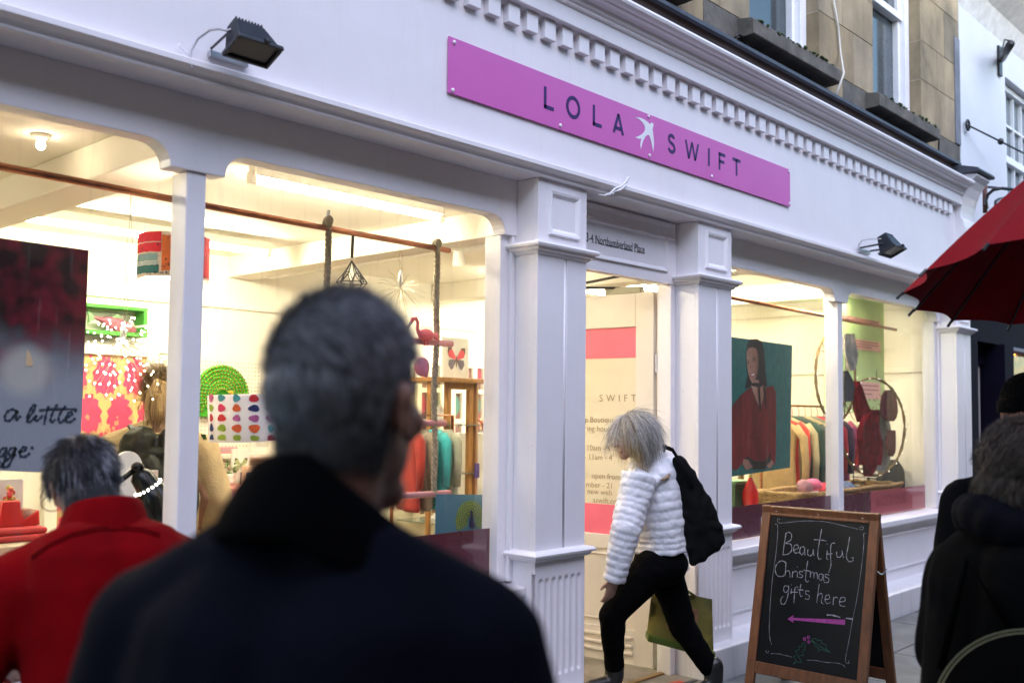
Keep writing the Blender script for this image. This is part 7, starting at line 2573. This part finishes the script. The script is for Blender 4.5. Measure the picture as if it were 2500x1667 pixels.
for s in (-1, 1):
    mb.cap(P_(s * .05, -.03, -.20), P_(s * .18, -.02, -.29), .06, .08)
    mb.cap(P_(s * .07, -.03, -.33), P_(s * .07, -.03, -.72), .13, .14)
    limb(mb, [P_(s * .195, -.02, -.30), P_(s * .27, -.03, -.56), P_(s * .24, .08, -.73)], [.085, .07, .05])
remesh(mb, 'jumper', BEI, ins, .009, 5, folds(.006, 8, 8, 6))
tb2, sb2 = MB(), MB()
gx = V((ic.x, ic.y, FZ))
legs(tb2, sb2, P_(0, -.02, -.76), gx + IM @ V((-.1, .0, 0)), gx + IM @ V((.1, .05, 0)), (vf.x, vf.y))
remesh(tb2, 'trousers', BTROU, ins, .012, 5, folds(.004))
remesh(sb2, 'shoes', BSHOE, ins, .009, 3)
hc_ = ic + IM @ V((0, -.014, .026))
hcap = MB().ell(hc_, (.082, .102, .102), IM, 24, 16).build('hair', mat('fair_hair_base', (.20, .13, .06), .6, var=.3, scale=30), ins, True)
tie = V((0, -1, .22)).normalized()
HBL = mat('fair_hair', (.22, .13, .05), .4, col2=(.60, .43, .20), island=True)
hair('hair_strands', hcap, hc_, IM, (.082, .102, .102), 2200, lambda d: (d - tie).length * .075, lambda d: tie - d, lambda d: d.z > -.7 and not (d.y > .5 and d.z < .3), .0011, HBL, 45, .03, 0, .03, 6, .03)
pt_ = MB()
random.seed(46)
for i in range(260):
    a0 = hc_ + IM @ V((random.gauss(0, .008), -.104, .022 + random.gauss(0, .008)))
    w_ = random.gauss(0, 1) * .032
    pts = [a0, a0 + IM @ V((w_ * .4, -.035, .0)), a0 + IM @ V((w_ * 1.0, -.045, -.06)), a0 + IM @ V((w_ * 1.2, -.035, -.14)), a0 + IM @ V((w_ * 1.0 + random.gauss(0, .008), -.02, -.22 + random.gauss(0, .02)))]
    pt_.tube(pts, [.0016, .0018, .0018, .0014, .0005], 3)
pt_.build('ponytail', HBL, hcap, True, fix=False)
bkp = thing('backpack', 'dark olive leather backpack on the shopper inside', 'backpack', P_(0, -.2, -.66))
DOL = mat('dark_olive_leather', (.008, .009, .004), .5, var=.4, scale=14, bump=.2, bscale=50, spec=.25)
mb = MB()
mb.cap(P_(-.07, -.17, -.28), P_(-.085, -.17, -.60), .10, .12).cap(P_(.07, -.17, -.28), P_(.085, -.17, -.60), .10, .12).cap(P_(-.04, -.22, -.40), P_(.04, -.22, -.58), .09, .10)
remesh(mb, 'pack', DOL, bkp, .008, 5, folds(.007, 12, 12, 3))
for s in (-1, 1):
    MB().tube([P_(s * .09, -.14, -.22), P_(s * .11, -.04, -.175), P_(s * .12, .07, -.24)], .022, 8, flat=.4).build('strap', DOL, bkp, True)
mb = MB()
mb.cap(P_(-.10, -.235, -.33), P_(.10, -.235, -.33), .035, .035)
remesh(mb, 'flap', DOL, bkp, .008, 4, folds(.004, 20, 20))
gb = thing('cloth_bag', 'moss green cloth bag at the right elbow of the shopper inside', 'bag', at(515, 1200, 1.75))
sheetpx('bag', mat('moss_cloth', (.03, .09, .02), .9, var=.2), gb, [(1060, 496, 502), (1090, 498, 512), (1120, 500, 520), (1150, 500, 526), (1175, 500, 524), (1198, 500, 512)], 1.7, .09, .006, 2)
# ------------------------------------------------------------------ chalk A-board
AB = thing('chalkboard', 'wooden A-frame chalkboard reading Beautiful Christmas gifts here', 'chalkboard', (5.2, -0.6, 0))
# front face frame: bottom left / right feet and top corners taken on their real spots
FL, FR = V((5.05, -.315, 0)), V((5.055, -1.003, 0))
wv = (FR - FL)
AW = wv.length
wv.normalize()
bkv = V((-wv.y, wv.x, 0))
if bkv.x < 0:
    bkv = -bkv
TOPH = 1.035
top_off = bkv * .235
TL_ = FL + top_off + Z3 * TOPH
fu = (TL_ - FL).normalized()
FLN = (TL_ - FL).length
fn = fu.cross(wv).normalized()
if fn.dot(bkv) > 0:
    fn = -fn
Wf = lambda a, b, d=0.0: FL + wv * a + fu * b + fn * d


def bar(a0, a1, b0, b1, d0, d1):
    c = Wf((a0 + a1) / 2, (b0 + b1) / 2, (d0 + d1) / 2)
    return MB().obox(c, wv * (a1 - a0) / 2, fu * (b1 - b0) / 2, fn * (d1 - d0) / 2)


ST = .052
bar(0, ST, 0, FLN, -.03, 0).build('stile', WOOD, AB, bevel=.004)
bar(AW - ST, AW, 0, FLN, -.03, 0).build('stile', WOOD, AB, bevel=.004)
bar(ST + .001, AW - ST - .001, FLN - .06, FLN - .002, -.029, -.001).build('top_rail', WOOD, AB, bevel=.004)
bar(ST + .001, AW - ST - .001, .12, .185, -.029, -.001).build('bottom_rail', WOOD, AB, bevel=.004)
CHB = mat('chalkboard_slate', (.005, .005, .0055), .38, var=.6, scale=3, spec=.22)
bar(ST - .01, AW - ST + .01, .18, FLN - .055, -.022, -.010).build('slate', CHB, AB)
# hinged back leaf
BL = FL + bkv * .47
fb_ = (TL_ + bkv * .012 - BL).normalized()
BLN = (TL_ + bkv * .012 - BL).length
bn_ = fb_.cross(wv).normalized()
if bn_.dot(bkv) < 0:
    bn_ = -bn_
Wb = lambda a, b, d=0.0: BL + wv * a + fb_ * b + bn_ * d


def bbar(a0, a1, b0, b1, d0, d1):
    c = Wb((a0 + a1) / 2, (b0 + b1) / 2, (d0 + d1) / 2)
    return MB().obox(c, wv * (a1 - a0) / 2, fb_ * (b1 - b0) / 2, bn_ * (d1 - d0) / 2)


bbar(0, ST, 0, BLN, -.03, 0).build('back_stile', WOOD, AB, bevel=.004)
bbar(AW - ST, AW, 0, BLN, -.03, 0).build('back_stile', WOOD, AB, bevel=.004)
bbar(ST, AW - ST, BLN - .06, BLN - .002, -.029, -.001).build('back_top_rail', WOOD, AB, bevel=.004)
bbar(ST, AW - ST, .12, .185, -.029, -.001).build('back_bottom_rail', WOOD, AB, bevel=.004)
bbar(ST - .01, AW - ST + .01, .18, BLN - .055, -.022, -.010).build('back_slate', CHB, AB)
for a in (.09, AW / 2, AW - .09):
    MB().lathe([(.006, 0), (.006, .003), (.001, .004)], Wf(a, FLN - .032, 0), fn, 10).build('screw', STEEL, AB)
ha, hb_ = Wf(AW - .0, FLN * .71, -.015), Wb(AW - .0, BLN * .71, -.015)
MB().tube([ha.lerp(hb_, t) + wv * .008 - Z3 * .02 * math.sin(PI * t) for t in [i / 8 for i in range(9)]], .004, 6).build('stay_chain', STEEL, AB)

# chalk writing traced on the slate plane (crop pixels -> board plane)
_pn = fn
_po = Wf(0, 0, -.0095)


def onb(sx, sy):
    px, py = 1800 + sx * .29787, 1200 + sy * .29787
    d = ray(px, py)
    t = (_po - CAMP).dot(_pn) / d.dot(_pn)
    q = CAMP + d * t - FL
    return (q.dot(wv), q.dot(fu))


def chalk(name, lines, wdt, m, lay=0):
    return strokes(name, [[onb(*p) for p in ln] for ln in lines], FL + fn * (-.0088 + .0004 * lay), wv, fu, wdt, m, AB, 0.0, True)


CH = mat('white_chalk', (.10, .10, .12), .9, col2=(.50, .50, .56), scale=130)
T1 = [[(400, 340), (385, 430), (375, 515)], [(395, 345), (420, 330), (445, 350), (438, 395), (395, 420), (440, 430), (445, 480), (415, 510), (375, 515)],
      [(468, 475), (500, 460), (495, 435), (470, 440), (462, 475), (475, 500), (510, 495)], [(548, 450), (520, 455), (513, 495), (530, 515), (550, 490), (552, 455), (555, 520)],
      [(580, 470), (578, 510), (600, 525), (620, 500), (622, 470), (628, 522)], [(692, 305), (675, 400), (660, 500), (668, 550), (690, 545)], [(630, 392), (690, 395), (732, 402)],
      [(738, 480), (733, 540), (745, 555)], [(735, 428), (740, 428)], [(800, 420), (770, 430), (765, 520), (768, 600), (750, 660)], [(735, 510), (780, 505)],
      [(815, 490), (818, 530), (840, 535), (860, 510), (858, 480), (870, 540)], [(922, 368), (908, 450), (895, 530), (915, 570), (945, 565), (950, 540), (935, 540)]]
T2 = [[(400, 580), (360, 565), (320, 600), (312, 650), (335, 690), (375, 690), (385, 675)], [(400, 580), (395, 650), (392, 690)], [(395, 660), (415, 645), (430, 660), (432, 700)],
      [(455, 650), (450, 700)], [(452, 665), (475, 650), (488, 655)], [(495, 655), (492, 700)], [(490, 615), (494, 615)], [(540, 655), (515, 650), (512, 670), (535, 685), (530, 700), (505, 700)],
      [(578, 565), (565, 650), (560, 720), (572, 738), (585, 730)], [(540, 640), (600, 650)], [(600, 655), (600, 700)], [(600, 668), (618, 655), (628, 670), (628, 705)], [(628, 672), (645, 660), (656, 672), (658, 712)],
      [(700, 675), (675, 675), (668, 705), (685, 725), (702, 700), (703, 675), (710, 730)], [(752, 680), (725, 675), (722, 695), (750, 710), (745, 740), (712, 742)]]
T3 = [[(420, 775), (390, 770), (380, 800), (395, 825), (420, 800), (422, 770), (415, 850), (390, 915), (362, 915), (358, 880), (375, 855)], [(445, 790), (440, 835)], [(442, 762), (446, 762)],
      [(500, 780), (475, 785), (468, 850), (465, 910)], [(445, 820), (495, 822)], [(522, 755), (512, 820), (520, 855), (535, 850)], [(495, 800), (545, 805)], [(590, 815), (565, 810), (562, 835), (590, 850), (585, 878), (555, 875)],
      [(672, 755), (660, 840), (652, 905)], [(658, 850), (685, 830), (698, 850), (690, 900), (705, 918)], [(722, 880), (755, 875), (752, 845), (728, 850), (720, 885), (735, 915), (765, 905)], [(790, 860), (785, 925)], [(787, 885), (805, 862), (825, 870)],
      [(840, 900), (880, 895), (882, 868), (855, 865), (838, 895), (845, 930), (885, 938)]]
chalk('chalk_words', T1, .0046, CH)
chalk('chalk_words', T2, .0046, CH)
chalk('chalk_words', T3, .0046, CH)
CH2 = mat('thin_chalk', (.26, .26, .30), .9, var=.4, scale=60)
chalk('chalk_border', [[(350, 230), (335, 218), (330, 235), (345, 255), (420, 250), (560, 238), (720, 245), (860, 275), (990, 305)], [(1005, 290), (1030, 285), (1032, 305), (1010, 310), (1003, 295)], [(310, 265), (328, 270), (332, 330), (318, 500), (290, 700), (272, 900), (262, 1100), (268, 1200), (282, 1250)],
       [(1050, 340), (1036, 345), (1038, 420), (1020, 600), (985, 850), (945, 1050), (915, 1220), (888, 1360), (895, 1400), (915, 1400), (912, 1380)], [(240, 1295), (235, 1310), (250, 1318), (258, 1300)], [(275, 1325), (330, 1325), (400, 1340), (448, 1352)], [(572, 1378), (640, 1380), (720, 1395), (820, 1402), (870, 1420), (882, 1436)]], .0025, CH2)
MAG = mat('magenta_chalk', (.34, .05, .24), .9, var=.3, scale=60)
mb = MB()
arr = [onb(*p) for p in ((410, 1040), (462, 1010), (458, 1032), (885, 1046), (882, 1090), (458, 1050), (462, 1072))]
flatpoly(mb, arr, FL + fn * -.0086, wv, fu, 0)
mb.build('chalk_arrow', MAG, AB)
chalk('chalk_smear', [[(735, 1008), (780, 1010), (845, 1028)], [(890, 1034), (948, 1042)]], .008, CH, 1)
chalk('chalk_berries', [[(552 + 9 * math.cos(q), 1205 + 12 * math.sin(q)) for q in [i * .7 for i in range(10)]], [(584 + 9 * math.cos(q), 1190 + 10 * math.sin(q)) for q in [i * .7 for i in range(10)]], [(586 + 8 * math.cos(q), 1228 + 10 * math.sin(q)) for q in [i * .7 for i in range(10)]]], .006, MAG)
HOL = mat('green_chalk', (.02, .11, .06), .9, var=.3, scale=60)
chalk('chalk_holly', [[(605, 1210), (640, 1200), (660, 1215), (690, 1215), (695, 1240), (725, 1250), (730, 1285), (758, 1312), (710, 1298), (690, 1290), (665, 1305), (665, 1275), (640, 1265), (630, 1235), (605, 1225)], [(610, 1215), (680, 1265), (755, 1310)],
       [(560, 1235), (535, 1240), (530, 1265), (505, 1262), (510, 1290), (478, 1300), (492, 1330), (465, 1350), (480, 1375), (460, 1410), (490, 1390), (525, 1398), (515, 1370), (500, 1345), (545, 1335), (530, 1310), (555, 1290), (550, 1265), (565, 1250)]], .0035, HOL)

# ------------------------------------------------------------------ red umbrella
UB = thing('umbrella', 'open red umbrella with black ribs at the right edge', 'umbrella', UC - UA * 1.0)
UR, UN = .737, 16
ue1 = UA.cross(_fw).normalized()
ue2 = UA.cross(ue1)
PH = 6.758
REDU = mat('red_umbrella_cloth', (.22, .002, .007), .75, spec=.15, var=.10, scale=20, bump=.1, bscale=300)


def upt(q, t, sag=0.0):
    """point of the canopy at angle q, t = 0 crown .. 1 rim"""
    r = UR * t
    h = .56 * (1 - t ** 1.22)
    return UC + (ue1 * math.cos(q) + ue2 * math.sin(q)) * r * (1 - sag * .07 * t * t) + UA * (h - sag * .012 * math.sin(PI * t))


ST_ = 2 * PI / UN
for k in range(UN):
    mb = MB()
    NT, NQ = 10, 6
    A = []
    for i in range(NT + 1):
        for j in range(NQ + 1):
            f_ = j / NQ
            sag = math.sin(PI * f_)
            A.append(upt(PH + (k + f_) * ST_, max(.02, i / NT), sag))
    W_ = NQ + 1
    f = [(i * W_ + j, (i + 1) * W_ + j, (i + 1) * W_ + j + 1, i * W_ + j + 1) for i in range(NT) for j in range(NQ)]
    mb.add(A, f).build('canopy_panel', REDU, UB, True, fix=False)
for k in range(UN):
    q = PH + k * ST_
    MB().tube([upt(q, i / 10) - UA * .006 for i in range(11)], .0035, 5).build('rib', BLACK, UB, True)
    tip = upt(q, 1.0)
    dr = (tip - upt(q, .95)).normalized()
    MB().tube([tip - dr * .004, tip + dr * .03], .0055, 6).build('rib_tip', BLACK, UB)
    MB().tube([upt(q, .5) - UA * .008, UC - UA * .12], .0028, 5).build('stretcher', BLACK, UB)
MB().tube([UC + UA * .36, UC - UA * .95], .007, 8).build('shaft', BLACK, UB, True)
MB().tube([UC - UA * .86, UC - UA * 1.0, UC - UA * 1.03 + ue1 * .03, UC - UA * 1.0 + ue1 * .06], .013, 8).build('handle', WOOD, UB, True)
